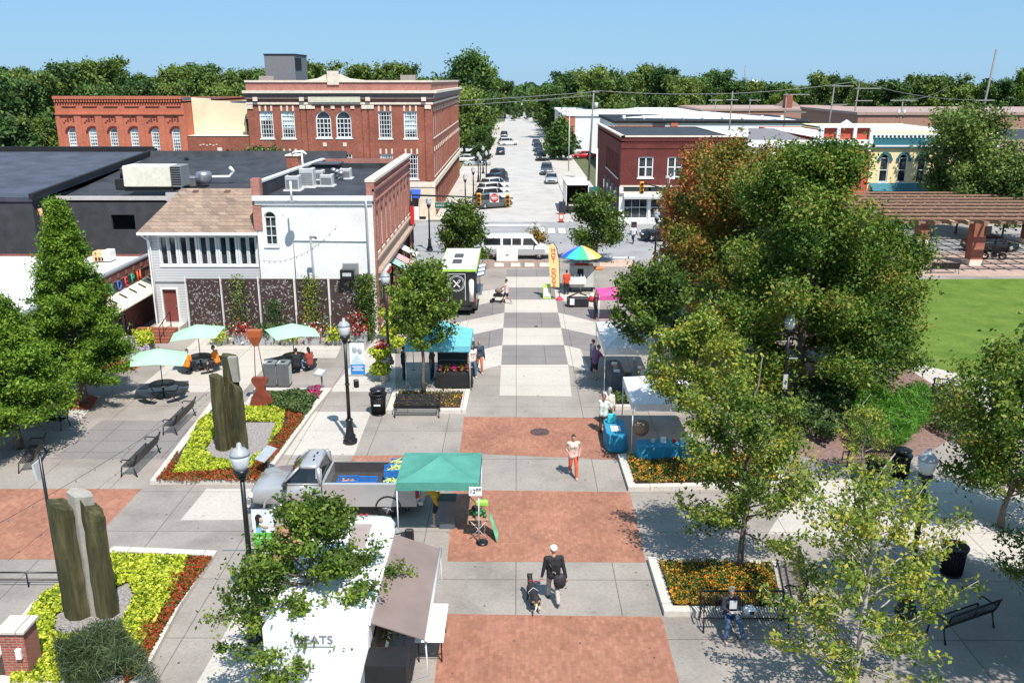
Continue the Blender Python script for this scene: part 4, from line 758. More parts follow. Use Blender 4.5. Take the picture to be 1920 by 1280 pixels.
for px,Y,top in [(-20,118,150),(30,112,165),(75,125,150),(110,150,160),(10,100,215),(60,104,230),(180,150,165),(250,160,160),(330,155,165),(410,150,168),(450,165,165),(905,160,240),(930,230,175),(950,270,185),(1000,260,190),(1035,250,175),(1020,330,190),(985,420,205),(955,380,200),(1075,250,180),(1130,265,175),(1180,262,170),(1235,258,180),(1290,265,180),(1345,270,180),(1400,270,180),(1460,262,178),(1530,270,175),(1600,262,175),(1680,265,172),(1760,262,165),(1830,255,170),(1900,262,165),(965,340,205),(990,345,208),(1010,335,195),(975,360,200)]: spots.append((px,Y,top))
first=set()
for px,Y,top in spots:
    X,z=AY(px,top,Y)
    if -5.5<X<7 and Y<330: X=-9.5 if X<0.8 else 10.5
    k=rt.choice([0,0,1,1,2,0,1,3 if px>1200 else 1]); p=protos[k]; s=max(5,z)/14*1.02
    wx=s*rt.uniform(.85,1.2)*(1 if Y>200 else .85); rz=rt.random()*6
    if k in first: dup(p,(X,Y,0),rz,scale=(wx,wx,s))
    else: first.add(k); p.location=(X,Y,0); p.rotation_euler=(0,0,rz); p.scale=(wx,wx,s)
rg_=np.random.default_rng(5); n=26000
P=np.stack([rg_.uniform(-420,480,n),rg_.uniform(430,560,n),rg_.random(n)**.8*13],1); P[:,2]=P[:,2]*.8+1.6*np.sin(P[:,0]*.11)+1.5*np.sin(P[:,0]*.31)
tag(leaves('far_wood',P,1.5,LDK,None,5,.8,np.tile([0,-.4,.8],(n,1)),.7),'continuous dark wood along the horizon behind all other trees','wood',kind='stuff')
# ------------------------------------------------------------------ planting beds
def inpoly(x,y,poly):
    c=False; j=len(poly)-1
    for i in range(len(poly)):
        if (poly[i][1]>y)!=(poly[j][1]>y) and x<(poly[j][0]-poly[i][0])*(y-poly[i][1])/(poly[j][1]-poly[i][1])+poly[i][0]: c=not c
        j=i
    return c
def inset(poly,d):
    cx=sum(p[0] for p in poly)/len(poly); cy=sum(p[1] for p in poly)/len(poly); a=sum(poly[i][0]*poly[(i+1)%len(poly)][1]-poly[(i+1)%len(poly)][0]*poly[i][1] for i in range(len(poly)))
    n=len(poly); out=[]; sgn=1 if a>0 else -1
    for i in range(n):
        p0,p1,p2=Vector(poly[i-1]),Vector(poly[i]),Vector(poly[(i+1)%n]); e0=(p1-p0).normalized(); e1=(p2-p1).normalized()
        n0=Vector((-e0.y,e0.x))*sgn; n1=Vector((-e1.y,e1.x))*sgn; b=(n0+n1); b=b/max(.3,b.length_squared)*2; q=p1+b*d; out.append((q.x,q.y))
    return out
def bed(label,pts,h=.17,wd=.3,soil=SOIL):
    t=thing('planter_bed',label,'planter',(0,0,0)); inn=inset(pts,wd); mb=MB(); n=len(pts)
    a=sum(pts[i][0]*pts[(i+1)%n][1]-pts[(i+1)%n][0]*pts[i][1] for i in range(n))
    if a<0: pts=pts[::-1]; inn=inn[::-1]
    V=[(p[0],p[1],0) for p in pts]+[(p[0],p[1],h) for p in pts]+[(p[0],p[1],h) for p in inn]+[(p[0],p[1],0) for p in inn]; f=[]
    for i in range(n):
        j=(i+1)%n; f+=[(i,j,n+j,n+i),(n+i,n+j,2*n+j,2*n+i),(2*n+i,2*n+j,3*n+j,3*n+i)]
    mb.add(V,f); mb.build('kerb',CURB,t); MB().sheet(inn,h-.05).build('soil',soil,t); return inn
def cover(name,label,cat,poly,n,hh,size,m,seed=0,z0=.14,elong=.6,excl=None,up=.7,mound=0):
    rg=random.Random(seed); xs=[p[0] for p in poly]; ys=[p[1] for p in poly]; P=[]
    while len(P)<n:
        x,y=rg.uniform(min(xs),max(xs)),rg.uniform(min(ys),max(ys))
        if inpoly(x,y,poly) and not (excl and inpoly(x,y,excl)):
            b=.55+.45*math.sin(x*3.1+seed)*math.sin(y*2.7+seed*2); P.append((x,y,z0+hh*(b*.5+.5*rg.random())+mound*b))
    o=leaves(name,P,size,m,None,seed,elong,np.tile([0,-.1,1],(n,1)),up); return tag(o,label,cat,kind='stuff')
FYG=leafmat('lime_foliage',[(.09,.17,.015),(.36,.44,.03),(.58,.62,.05),(.72,.74,.1)],.3,2.5,.9)
FRD=leafmat('red_begonias',[(.045,.09,.015),(.16,.10,.02),(.42,.06,.02),(.55,.05,.02),(.10,.14,.02)],.2,3,1.0)
FOR=leafmat('orange_flowers',[(.025,.06,.012),(.045,.10,.015),(.08,.14,.02),(.13,.17,.03),(.62,.24,.02),(.72,.32,.03)],.2,3,1.0)
FGN=leafmat('shrub_leaves',[(.02,.05,.01),(.045,.09,.02),(.09,.14,.04),(.15,.19,.06)],.2,2,.9)
FBG=leafmat('bright_grass_blades',[(.05,.14,.012),(.09,.24,.02),(.16,.34,.04)],.3,1.5,.8)
FWR=leafmat('red_white_flowers',[(.02,.06,.01),(.5,.01,.02),(.55,.02,.03),(.04,.09,.02),(.8,.75,.72)],.2,3,1.0)
FPK=leafmat('pink_flowers',[(.55,.02,.15),(.7,.06,.25),(.6,.03,.2)],.2,3,1)
FPL=leafmat('lilac_flowers',[(.35,.25,.45),(.6,.5,.65),(.7,.65,.7),(.1,.15,.05)],.2,3,1)
GRV=mat('grey_gravel',(.30,.27,.25),.95,var=.6,scale=14,bump=.8)
# middle-left bed with stone sculpture
def wp(*px): return [G(x,y,.17) for x,y in px]
b1=bed('kerbed flower bed with lime foliage around the middle stone columns',gp([(282,908),(494,908),(583,782),(623,733),(478,733),(462,760),(395,760)]))
g1=wp((385,842),(420,790),(520,790),(500,842),(455,868),(400,862))
MB().sheet(g1,.135); tag(MB().sheet(g1,.137).build('gravel',GRV),'grey gravel patch around the middle stone columns','gravel',kind='stuff')
cover('lime_groundcover','lime yellow sweet potato vine around the middle stone columns','plants',wp((325,890),(372,792),(420,762),(535,765),(530,800),(470,880),(440,878)),13000,.2,.062,FYG,1,excl=g1)
cover('red_flowers','band of red begonias framing the middle flower bed','flowers',wp((292,902),(335,845),(325,890),(440,879),(470,881),(545,785),(470,758),(500,752),(572,782),(500,878),(488,902)),8500,.16,.045,FRD,2)
cover('green_shrubs','low green shrubs at the back of the middle flower bed','shrubs',wp((470,752),(505,738),(600,738),(585,765),(572,780),(500,765)),5000,.34,.06,FGN,3)
# front-left bed
b2=bed('kerbed flower bed with lime foliage around the front stone columns',gp([(408,1040),(340,1140),(262,1290),(-60,1290),(60,1140),(215,1032)]))
g2=wp((105,1150),(240,1090),(252,1120),(215,1190),(100,1190))
tag(MB().sheet(g2,.137).build('gravel',GRV),'grey gravel patch around the front stone columns','gravel',kind='stuff')
cover('lime_groundcover','lime yellow sweet potato vine around the front stone columns','plants',wp((212,1040),(350,1045),(345,1075),(250,1240),(180,1280),(20,1280),(30,1190),(85,1110)),14500,.22,.062,FYG,4,excl=g2)
cover('red_flowers','band of red begonias along the right edge of the front flower bed','flowers',wp((350,1042),(398,1046),(330,1140),(262,1260),(235,1285),(228,1240),(290,1130)),6500,.16,.045,FRD,5)
# bed behind rear-view bench
b3=bed('narrow kerbed bed with yellow and orange plants behind the black bench and slim tree',gp([(724,775),(874,775),(882,735),(738,735)]))
cover('yellow_orange_plants','sparse yellow and orange plants behind the black bench and slim tree','flowers',b3,1000,.22,.05,FOR,6)
# right beds
b4=bed('kerbed flower bed with orange flowers in front of the blue tables',gp([(1178,921),(1158,858),(1440,850),(1480,915)]))
cover('orange_flowers','orange and green flowers in front of the blue tables','flowers',b4,8000,.24,.05,FOR,7)
b5=bed('kerbed corner flower bed with orange flowers behind the seated woman',gp([(1245,1155),(1214,1052),(1462,1060),(1485,1158)]))
cover('orange_flowers','orange and green flowers behind the seated woman','flowers',b5,11000,.26,.042,FOR,8)
b6=bed('small kerbed bed with leafy plants between the two white canopies',gp([(1135,768),(1130,738),(1270,738),(1290,768)]))
cover('leafy_plants','leafy green plants between the two white canopies','plants',b6,2600,.3,.07,FGN,9)
cover('tall_grass_clump','bright green spiky grasses beneath the maples','grass',wp((1590,820),(1610,765),(1730,750),(1750,790),(1700,850),(1620,850)),9000,1.15,.16,FBG,10,elong=.12,up=.1,mound=.2)
cover('mixed_shrubs','dark mixed shrubs under the maples','shrubs',wp((1480,800),(1500,735),(1600,730),(1600,800),(1560,840)),7000,.9,.09,FGN,11,up=.4)
cover('mixed_shrubs','low bushes next to the path bench','shrubs',wp((1740,800),(1720,742),(1790,735),(1850,790),(1800,830)),4000,.7,.08,FGN,12,up=.4)
cover('fountain_grass','dark green fountain grass at the foot of the front stone columns','grass',wp((105,1215),(230,1200),(300,1290),(120,1300)),4500,.95,.2,leafmat('grey_green_blades',[(.03,.05,.02),(.07,.10,.04),(.13,.16,.07)],.2,1,.9),13,elong=.05,up=.02)
cover('lilac_flowers','white and lilac flowers with lime foliage beside the brick steps','flowers',[G(232,690),G(225,650),G(265,638),G(285,668)],1800,.5,.07,FPL,14)
cover('lime_groundcover','lime foliage clump left of the brick steps','plants',[G(262,668),G(250,640),G(285,632),G(292,655)],1500,.7,.08,FYG,15)
# ------------------------------------------------------------------ street furniture
GLOBE=mat('lamp_globe',(.62,.65,.66),.15,var=.1); CHAR=mat('charcoal_paint',(.05,.052,.055),.45,var=.15)
LG='black acorn street lamps'
def lampparts(t,h=5.3):
    MB().lathe([(.27,0),(.29,.06),(.29,.16),(.22,.22),(.24,.32),(.17,.42),(.125,.95),(.15,1.0),(.15,1.06),(.1,1.12)],(0,0,0),16,True,.06).build('base',BLACK,t)
    k=h-.95; MB().cone((0,0,1.05),(0,0,k),.082,.062,10).cone((0,0,2.6),(0,0,2.66),.1,.1,10).cone((0,0,k-.12),(0,0,k-.02),.1,.13,10).build('post',BLACK,t)
    MB().lathe([(.12,0),(.2,.1),(.19,.17),(.15,.2)],(0,0,k-.02),14).build('collar',BLACK,t)
    MB().lathe([(.14,.16),(.21,.3),(.25,.5),(.235,.62),(.12,.68)],(0,0,k-.02),16).build('globe',GLOBE,t)
    MB().lathe([(.26,.6),(.25,.64),(.15,.76),(.07,.8),(.06,.9),(.02,.93)],(0,0,k-.02),16).build('cap',mat('lamp_cap',(.32,.34,.35),.4),t)
def lamp(px,py,label,h=5.3,banner=None,group=LG):
    t=thing('street_lamp',label,'street lamp',G(px,py),0,group); lampparts(t,h); return t
t=lamp(482,1197,'black street lamp with a green and white banner beside the front flower bed',5.85)
MB().tube([(0,0,3.95),(.75,0,3.95)],.015).tube([(0,0,2.75),(.75,0,2.75)],.015).build('banner_arm',BLACK,t)
b=MB().cbox((.45,0,3.35),(.58,.02,1.15)).build('banner',mat('banner_white',(.75,.77,.78),.7),t); MB().cbox((.45,-.013,3.02),(.57,.01,.46)).build('banner_green',mat('banner_green',(.13,.5,.06)),b)
MB().ball((.34,-.012,3.66),(.10,.012,.13),10,8).cbox((.30,-.014,3.5),(.08,.012,.2)).build('banner_hair',DARK,b); MB().ball((.40,-.02,3.62),(.055,.012,.08),8,6).ball((.5,-.02,3.42),(.09,.01,.05),8,5).build('banner_face',mat('skin_print',(.6,.38,.28)),b); MB().cbox((.33,-.013,3.34),(.16,.012,.18)).build('banner_dress',mat('print_blue',(.25,.5,.7)),b)
for z,w_ in ((3.1,.4),(3.0,.3)): MB().cbox((.45,-.02,z),(w_,.006,.03)).build('banner_line',mat('pale_green',(.45,.75,.35)),b)
MB().cbox((.38,.1,2.5),(.42,.3,.36),rz=R(20),bev=.04).build('speaker_box',BLACK,t); MB().cbox((-.35,0,2.72),(.7,.03,.03)).build('flag_arm',STEEL,t)
t=lamp(657,830,'black street lamp with a blue and white banner in the middle of the plaza',5.5)
MB().tube([(0,0,4.45),(.8,0,4.45)],.015).tube([(0,0,3.0),(.8,0,3.0)],.015).build('banner_arm',BLACK,t)
b=MB().cbox((.48,0,3.72),(.6,.02,1.35)).build('banner',mat('banner_white',(.75,.77,.78),.7),t); MB().cbox((.48,-.013,3.27),(.59,.01,.44)).build('banner_blue',mat('banner_blue',(.03,.22,.55)),b)
MB().extr([(.22,-.012,3.55),(.45,-.012,3.95),(.75,-.012,3.5)],(0,-.005,0)).build('banner_print',mat('print_pale_blue',(.5,.62,.68)),b)
for k in range(3): MB().cbox((.48,-.022,3.4-.08*k),(.45-.1*(k%2),.006,.035)).build('banner_line',WHITE,b)
MB().ball((.38,-.01,4.1),(.1,.015,.14),8,6).ball((.6,-.01,4.05),(.1,.015,.14),8,6).build('banner_faces',mat('grey_print',(.4,.42,.42)),b)
MB().cbox((.35,.15,2.6),(.2,.2,.34),rz=R(20),bev=.03).build('speaker_box',BLACK,t)
lamp(729,682,'black street lamp among the lime planters in front of the corner building',5.2)
t=lamp(1466,772,'black street lamp under the big maple with small signs on its post',4.75); MB().cbox((0,-.09,1.5),(.2,.03,.7)).build('sign',LGREY,t); MB().cbox((.25,0,2.6),(.5,.03,.03)).cbox((-.3,0,3.4),(.5,.03,.03)).build('flag_arm',LGREY,t)
lamp(1698,1152,'black street lamp in the lower right beside the wire litter bin',5.2)
t=lamp(1227,505,'black street lamp between the rainbow umbrella and the orange maple',4.9)
lamp(806,470,'black street lamp behind the first slim street tree, near the intersection',4.9)
lamp(1333,620,'black street lamp hidden in the maple leaves above the white canopy',5.0)
lamp(1311,545,'black street lamp in front of the small cafe tables under the orange maple',4.3)
FG='street lamps along the far pavement'
for k,(px,py) in enumerate(((912,340),(906,327),(888,382),(897,343),(901,352),(873,400))): t=lamp(px,py,'thin black street lamp along the far left pavement',4.6,group=FG)
def bench(label,loc,rz,L=1.85,style=0,group='black metal benches'):
    t=thing('park_bench',label,'bench',loc,rz,group); s=MB(); b=MB(); n=int(L/.075)
    if style==0:
        for k in range(8): y=-.24+.06*k; z=.43-.02*math.sin(k/7*PI); s.cbox((0,y,z),(L,.035,.02))
        for k in range(8): b.cbox((0,.27+.02*k,.48+.058*k),(L,.022,.047),rx=R(-18))
    else:
        for k in range(n): x=-L/2+.04+k*(L-.08)/(n-1); s.tube([(x,-.3,.38),(x,-.25,.44),(x,.0,.42),(x,.2,.42)],.012,4)
        for k in range(n): x=-L/2+.04+k*(L-.08)/(n-1); b.tube([(x,.2,.43),(x,.28,.6),(x,.36,.88)],.012,4)
        s.cbox((0,-.26,.44),(L,.04,.03)); b.cbox((0,.37,.9),(L,.05,.04))
    s.build('seat',BLACK,t); b.build('backrest',BLACK,t)
    for x in (-L/2,L/2):
        a=MB(); a.tube([(x,.2,.42),(x,.3,.62),(x,.33,.7),(x,.1,.7),(x,-.15,.72),(x,-.26,.66),(x,-.2,.6)],.025,6); a.tube([(x,.33,.7),(x,.38,.92),(x,.43,.95)],.025,6); a.build('armrest',BLACK,t)
        for y,y2 in ((-.24,-.3),(.2,.32)): MB().tube([(x,y,.44),(x,(y+y2)/2,.2),(x,y2,0)],[.028,.022,.03],6).build('leg',BLACK,t)
    return t
g=G(347,812); bench('black slatted bench at the left edge of the middle flower bed, farther of the two',(-14.95,36.6,0),R(-90),2.3)
g=G(275,882); bench('black slatted bench at the left edge of the middle flower bed, nearer of the two',(-14.95,32.4,0),R(-90),2.3)
g=G(783,779); bench('black bench facing the camera next to the round black litter bin with lid',(g[0],g[1],0),0,2.0)
g=G(1395,1178); bench('black vertical-bar bench on which the woman sits',(g[0],g[1]+.1,0),R(0),2.35,1)
g=G(88,800); bench('black bench in deep shade under the cypress at the left edge',(g[0],g[1],0),R(-10))
g=G(62,868); bench('black bench in the shade at the left edge, nearer to the camera',(g[0],g[1],0),R(-75))
g=G(1790,742); bench('black bench on the pale path beside the lawn',(g[0],g[1],0),R(158),2.0,1)
g=G(1768,512); bench('black bench in front of the pergola on the pink paving',(g[0],g[1],0),R(180),2.2)
g=G(1628,870); bench('black bench seen from behind beside the two dark litter bins',(g[0],g[1],0),R(180),1.9,1)
g=G(1800,1180); bench('dark bench in the shade at the lower right under the trees',(g[0],g[1],0),R(205),1.9,1)
g=G(1478,1105); bench('black bench seen edge-on behind the corner flower bed',(g[0],g[1],0),R(-100),1.9,1)
def litterbin(label,loc,h=.95,r=.33,lid=True,band=False):
    t=thing('litter_bin',label,'litter bin',loc,0,'round black litter bins'); MB().lathe([(r*.8,.05),(r*.95,h-.12),(.02,h-.13)],(0,0,0),18).build('liner',DARK,t)
    b=MB(); n=26
    for k in range(n): a=2*PI*k/n; c,s=math.cos(a),math.sin(a); b.tube([(c*r*.84,s*r*.84,.04),(c*r*.95,s*r*.95,h-.15),(c*r*1.13,s*r*1.13,h)],.018,4)
    b.lathe([(r*.86,0),(r*.9,.05),(r*.8,.06)],(0,0,0),20); b.lathe([(r*1.1,h-.01),(r*1.16,h+.02),(r*1.1,h+.04)],(0,0,0),20); b.lathe([(r*.98,h-.2),(r*1.0,h-.17),(r*.95,h-.16)],(0,0,0),20); b.build('slatted_body',BLACK,t)
    if lid: MB().lathe([(r*1.0,h+.18),(r*1.02,h+.21),(r*.6,h+.28),(.01,h+.3)],(0,0,0),18).tube([(r*.8,0,h),(r*.8,0,h+.2)],.012,4).tube([(-r*.8,0,h),(-r*.8,0,h+.2)],.012,4).build('lid',BLACK,t)
    if band: MB().cbox((0,-r*.98,.55),(.3,.02,.07)).build('label_plate',WHITE,t)
    return t
litterbin('round black slatted litter bin with a lid left of the bench by the slim tree',G(710,776),1.0,.36,True,True)
litterbin('round black litter bin with flared rim in the lower right shade',G(1783,1075),.95,.36,False)
litterbin('round black litter bin left of a pair near the mulch bed',G(1637,905),.95,.34,False)
litterbin('round black litter bin right of a pair near the mulch bed',G(1686,895),.95,.34,True)
g=G(506,726); 
for k in range(2):
    t=thing('recycling_bin',['grey square recycling bin, left of the pair beside the rust red sculpture','grey square recycling bin, right of the pair beside the seated couple'][k],'recycling bin',(g[0]+.03+k*.66,g[1]+.3,0),0,'grey recycling bins')
    MB().cbox((0,0,.62),(.6,.62,1.15),bev=.03).build('body',mat('bin_grey',(.12,.13,.13),.5),t); MB().cbox((0,0,1.22),(.62,.64,.07),bev=.05).build('lid',mat('bin_lid',(.19,.2,.2),.5),t)
    MB().cbox((-.2,-.1,1.262),(.08,.4,.012)).build('lid_stripe',LGREY,t); MB().cbox((0,-.05,1.26),(.2,.25,.012)).build('opening',DARK,t); MB().cbox((.31,0,.6),(.012,.5,.9)).build('side_panel',LGREY,t)
# umbrella tables
MINT=mat('mint_canvas',(.36,.60,.40),.8,var=.05)
def picnic(label,ulabel,px,py,rz,tilt=0,zc=2.25):
    g=G(px,py); t=thing('picnic_table',label,'picnic table',(*g,0),rz,'round black picnic tables'); MB().lathe([(.6,.7),(.62,.72),(.6,.745),(.03,.745)],(0,0,0),22).build('tabletop',BLACK,t)
    MB().cone((0,0,0),(0,0,.72),.05,.05).lathe([(.35,0),(.35,.02),(.05,.05)],(0,0,0),14).build('pedestal',BLACK,t)
    for k in range(4):
        a=PI/4+k*PI/2; b=MB(); pts=[]; 
        for j in range(6): q=a-.55+1.1*j/5; pts.append(q)
        top=[(math.cos(q)*.82,math.sin(q)*.82) for q in pts]+[(math.cos(q)*1.2,math.sin(q)*1.2) for q in pts[::-1]]; b.prism(top,.42,.455); b.build('seat',BLACK,t)
        c,s=math.cos(a),math.sin(a); MB().tube([(c*.1,s*.1,.3),(c*.7,s*.7,.12),(c*1.0,s*1.0,.42)],.025,6).tube([(c*.7,s*.7,.12),(c*.9,s*.9,0),(c*1.15,s*1.15,0)],.022,6).build('leg',BLACK,t)
    u=thing('parasol',ulabel,'parasol',(*g,.0),rz,'mint green square parasols'); MB().cone((0,0,.05),(0,0,zc+.35),.022,.022,8).build('pole',BLACK,u)
    m=Matrix.Rotation(R(tilt),4,'Y'); b=MB(); ring=[]; n=8
    for k in range(n): a=PI/4*k+PI/8*0; r=1.25 if k%2==0 else 1.62; z=(-.30 if k%2 else -.18)+.0; ring.append(Vector((math.cos(a)*r,math.sin(a)*r,z)))
    top=Vector((0,0,.22)); V=[m@top+Vector((0,0,zc))]+[m@p+Vector((0,0,zc)) for p in ring]; V2=[p-Vector((0,0,.02)) for p in V]
    b.add(V+V2,[(0,1+k,1+(k+1)%n) for k in range(n)]+[(9,10+(k+1)%n,10+k) for k in range(n)]+[(1+k,10+k,10+(k+1)%n,1+(k+1)%n) for k in range(n)]); b.build('canopy',MINT,u)
    r_=MB(); [r_.tube([V2[0],V2[1+k]],.012,4) for k in range(n)]; r_.build('ribs',STEEL,u); return g
T1=picnic('round black picnic table with four curved seats, empty, nearest the cypress','mint green parasol over the empty picnic table',308,745,R(15),4)
T2=picnic('round black picnic table used by the two people in orange shirts','mint green parasol over the two people in orange',378,692,R(5),-3)
T3=picnic('round black picnic table beside the grey recycling bins','mint green parasol over the seated couple by the bins',553,690,R(30),3)
# stone columns
MOSS=None
m,nt,b_=newmat('mossy_stone'); v=pos(nt); g0=nt.nodes.new('ShaderNodeNewGeometry'); 
mp=nt.nodes.new('ShaderNodeMapping'); mp.inputs['Scale'].default_value=(1,1,.12); nt.links.new(v,mp.inputs[0])
c=ramp(nt,noise(nt,5,5,mp.outputs[0],.7),[(.3,(.018,.017,.006)),(.48,(.05,.047,.016)),(.6,(.085,.075,.03)),(.75,(.13,.11,.06))]); nt.links.new(c,b_.inputs['Base Color']); b_.inputs['Roughness'].default_value=.95; MOSS=m
GST=concrete('pale_column_stone',(.36,.335,.29),0,0,.35)
def stonecol(t,name,c,w,d,h,m,seed,cut=.3,tw=.0):
    rg=random.Random(seed); rings=[]; n=7; base=[(math.cos(2*PI*k/n+rg.uniform(-.2,.2)),math.sin(2*PI*k/n+rg.uniform(-.2,.2))) for k in range(n)]; L=9
    for i in range(L+1):
        z=h*i/L; s=1-.10*i/L+rg.uniform(-.05,.05); ring=[]
        for k,(x,y) in enumerate(base):
            zz=z-(cut*(x*.6+rg.uniform(0,.4)) if i==L else 0); ring.append((c[0]+x*w/2*s*(1+rg.uniform(-.04,.04))+tw*z,c[1]+y*d/2*s,zz))
        rings.append(ring)
    return MB().loft(rings,True).build(name,m,t)
g=G(428,848); t=thing('stone_sculpture','group of three tall mossy basalt columns in the middle flower bed','sculpture',(g[0]+.05,g[1]+.15,.13))
stonecol(t,'column',(-.25,-.1,0),.62,.55,3.2,MOSS,1,.12); stonecol(t,'column',(.22,.28,0),.66,.6,3.95,MOSS,2,.1); stonecol(t,'column',(.5,-.05,0),.55,.5,2.85,MOSS,3,.5); MB().extr([(.38,-.06,2.9),(.62,-.06,2.9),(.6,-.06,3.93),(.25,-.06,3.93)],(0,.25,0)).build('pale_face',GST,t)
g=G(160,1165); t=thing('stone_sculpture','group of three large basalt columns, the middle one pale, in the front flower bed','sculpture',(g[0]+.1,g[1]+.2,.13))
stonecol(t,'column',(-.35,-.1,0),.78,.6,3.55,MOSS,4,.25); stonecol(t,'pale_column',(.12,.12,0),.78,.6,3.75,GST,5,.15); stonecol(t,'column',(.48,.0,0),.62,.55,3.4,MOSS,6,.45); 
t=thing('plaza_spotlight','black spotlight and flat panel on a post behind the front stone columns','spotlight',(*G(118,1120),0)); MB().cone((0,0,0),(0,0,4.55),.05,.045).build('pole',BLACK,t); MB().cbox((-.12,0,4.1),(.05,.35,.5),ry=R(-8)).build('panel',LGREY,t)
# rust red tall sculpture
RUST=mat('rust_red_steel',(.22,.045,.025),.6,var=.25)
g=G(492,768); t=thing('metal_sculpture','rust red steel sculpture, flared cup on two thin legs above a curved base','sculpture',(*g,.1))
rg=[]; 
prof=[(0,.50),(.25,.52),(.55,.42),(.85,.22),(1.05,.20),(1.25,.34),(1.4,.38),(1.5,.32)]
MB().loft([[(x*w_,y*.12,z) for x,y in ((-1,-1),(1,-1),(1,1),(-1,1))] for z,w_ in prof],True).build('base',RUST,t)
MB().tube([(-.2,0,1.45),(-.12,0,3.1)],.02,6).tube([(.22,0,1.45),(.05,0,3.1)],.02,6).build('legs',RUST,t)
MB().loft([[(-.05+x*w_,y*w_*.6,z) for x,y in ((-1,-1),(1,-1),(1,1),(-1,1))] for z,w_ in ((3.0,.1),(3.45,.3),(3.75,.32))],True).build('cup',mat('orange_rust',(.42,.1,.03),.5),t)
# info plaques
for px,py,rz,lab,c in ((602,732,R(-30),'angled grey information plaque at the back corner of the middle flower bed',(.3,.33,.36)),(502,893,R(-35),'angled grey information plaque beside the red begonias near the pickup',(.36,.38,.4))):
    t=thing('information_plaque',lab,'plaque',(*G(px,py),0),rz); MB().cbox((0,.1,.45),(.08,.05,.9)).build('post',GREY,t); f=MB().cbox((0,0,.95),(.55,.75 if px==502 else .45,.035),rx=R(28)).build('plaque',mat('plaque_%d'%px,c,.35),t)
    for k in range(5): MB().cbox((-.18+.09*k,0,.975),(.04,.32,.01),rx=R(28)).build('printed_panel',WHITE if px==602 else GREY,f) if px==602 else None
t=thing('junction_box','low black box beside the pink flowers','utility box',(*G(588,742),.1)); MB().cbox((0,0,.15),(.55,.35,.3),bev=.03).build('box',BLACK,t); MB().cbox((0,0,.32),(.6,.4,.05),bev=.02).build('lid',CHAR,t)
cover('pink_flowers','bright pink flowers in the corner of the middle flower bed','flowers',[G(578,752),G(578,738),G(602,738),G(600,755)],260,.3,.06,FPK,31,z0=.2)
# laser-cut screens
RUSTS=mat('dark_rust_screen',(.055,.032,.028),.6,var=.3); SCW=mat('screen_behind',(.36,.34,.32),.8)
sy=50.4; xs=[-19.3,-17.25,-15.05,-12.95,-10.95,-8.95]
FS='laser-cut privacy screens'
for k in range(5):
    a,b2=xs[k]+.06,xs[k+1]-.06; t=thing('privacy_screen',['leftmost rust brown screen cut with leaf shapes, beside the maroon door','second rust brown leaf-cut screen from the left, overgrown by a vine','middle rust brown leaf-cut screen','fourth rust brown leaf-cut screen with a flowering vine','rightmost rust brown screen, half hidden behind the speaker box'][k],'screen',((a+b2)/2,sy,0),0,FS); w_=b2-a
    q=MB(); q.cbox((0,0,1.95),(w_,.04,3.3)); q.k=1; h_=q
    rs=random.Random(90+k)
    dens=170 if k in (0,2,4) else 90
    for j in range(dens):
        x=rs.uniform(-w_/2+.1,w_/2-.1); z=rs.uniform(.5,3.5)
        if k==4 and z<2.2 and rs.random()<.7: continue
        a0=rs.random()*PI; l=rs.uniform(.05,.12); wd=l*.32; cx,sn=math.cos(a0),math.sin(a0)
        h_.add([(x-cx*l,-.024,z-sn*l),(x+sn*wd,-.024,z-cx*wd),(x+cx*l,-.024,z+sn*l),(x-sn*wd,-.024,z+cx*wd)],[(0,1,2,3)])
    q.build('panel',[RUSTS,SCW],t)
    MB().box(-w_/2-.085,-w_/2-.045,-.08,0,0,3.75).build('post',WHITE,t)
for x,lab,m_,n_ in ((-16.2,'thin brown vine climbing between the first screens',LDY,1700),(-12.0,'climbing vine with orange tips on the fourth screen',LGY,2300),(-14.2,'dark climbing bush at the foot of the middle screen',LDK,1500)):
    hh=3.5 if x!=-14.2 else 2.0; rn=np.random.default_rng(int(-x*10)); u=rn.random(n_); P=np.stack([x+rn.normal(0,.28+.35*0,n_)*(1.3-.4*u),sy-.25+rn.normal(0,.1,n_),.4+u**.8*hh],1); t=thing('climbing_vine',lab,'vine',(0,0,0)); leaves('foliage',P[::2],.055,m_,t,3,.6); MB().tube([(x,sy-.2,.3),(x+.1,sy-.2,1.5),(x-.1,sy-.2,hh)],.03,5).tube([(x,sy-.2,1.2),(x+.3,sy-.2,2.2)],.02,4).build('stem',BARK,t)
rn=np.random.default_rng(8); n_=4200; u=rn.random(n_); P=np.stack([-8.7+rn.normal(0,.3,n_),50.0+rn.normal(0,.35,n_),.3+u*3.6],1); t=thing('columnar_shrub','dark green columnar shrub at the street corner of the white wall','shrub',(0,0,0)); leaves('foliage',P,.075,LSM,t,3,.6); MB().tube([(-8.7,50,0),(-8.7,50,2.5)],.04,5).build('stem',BARK,t)
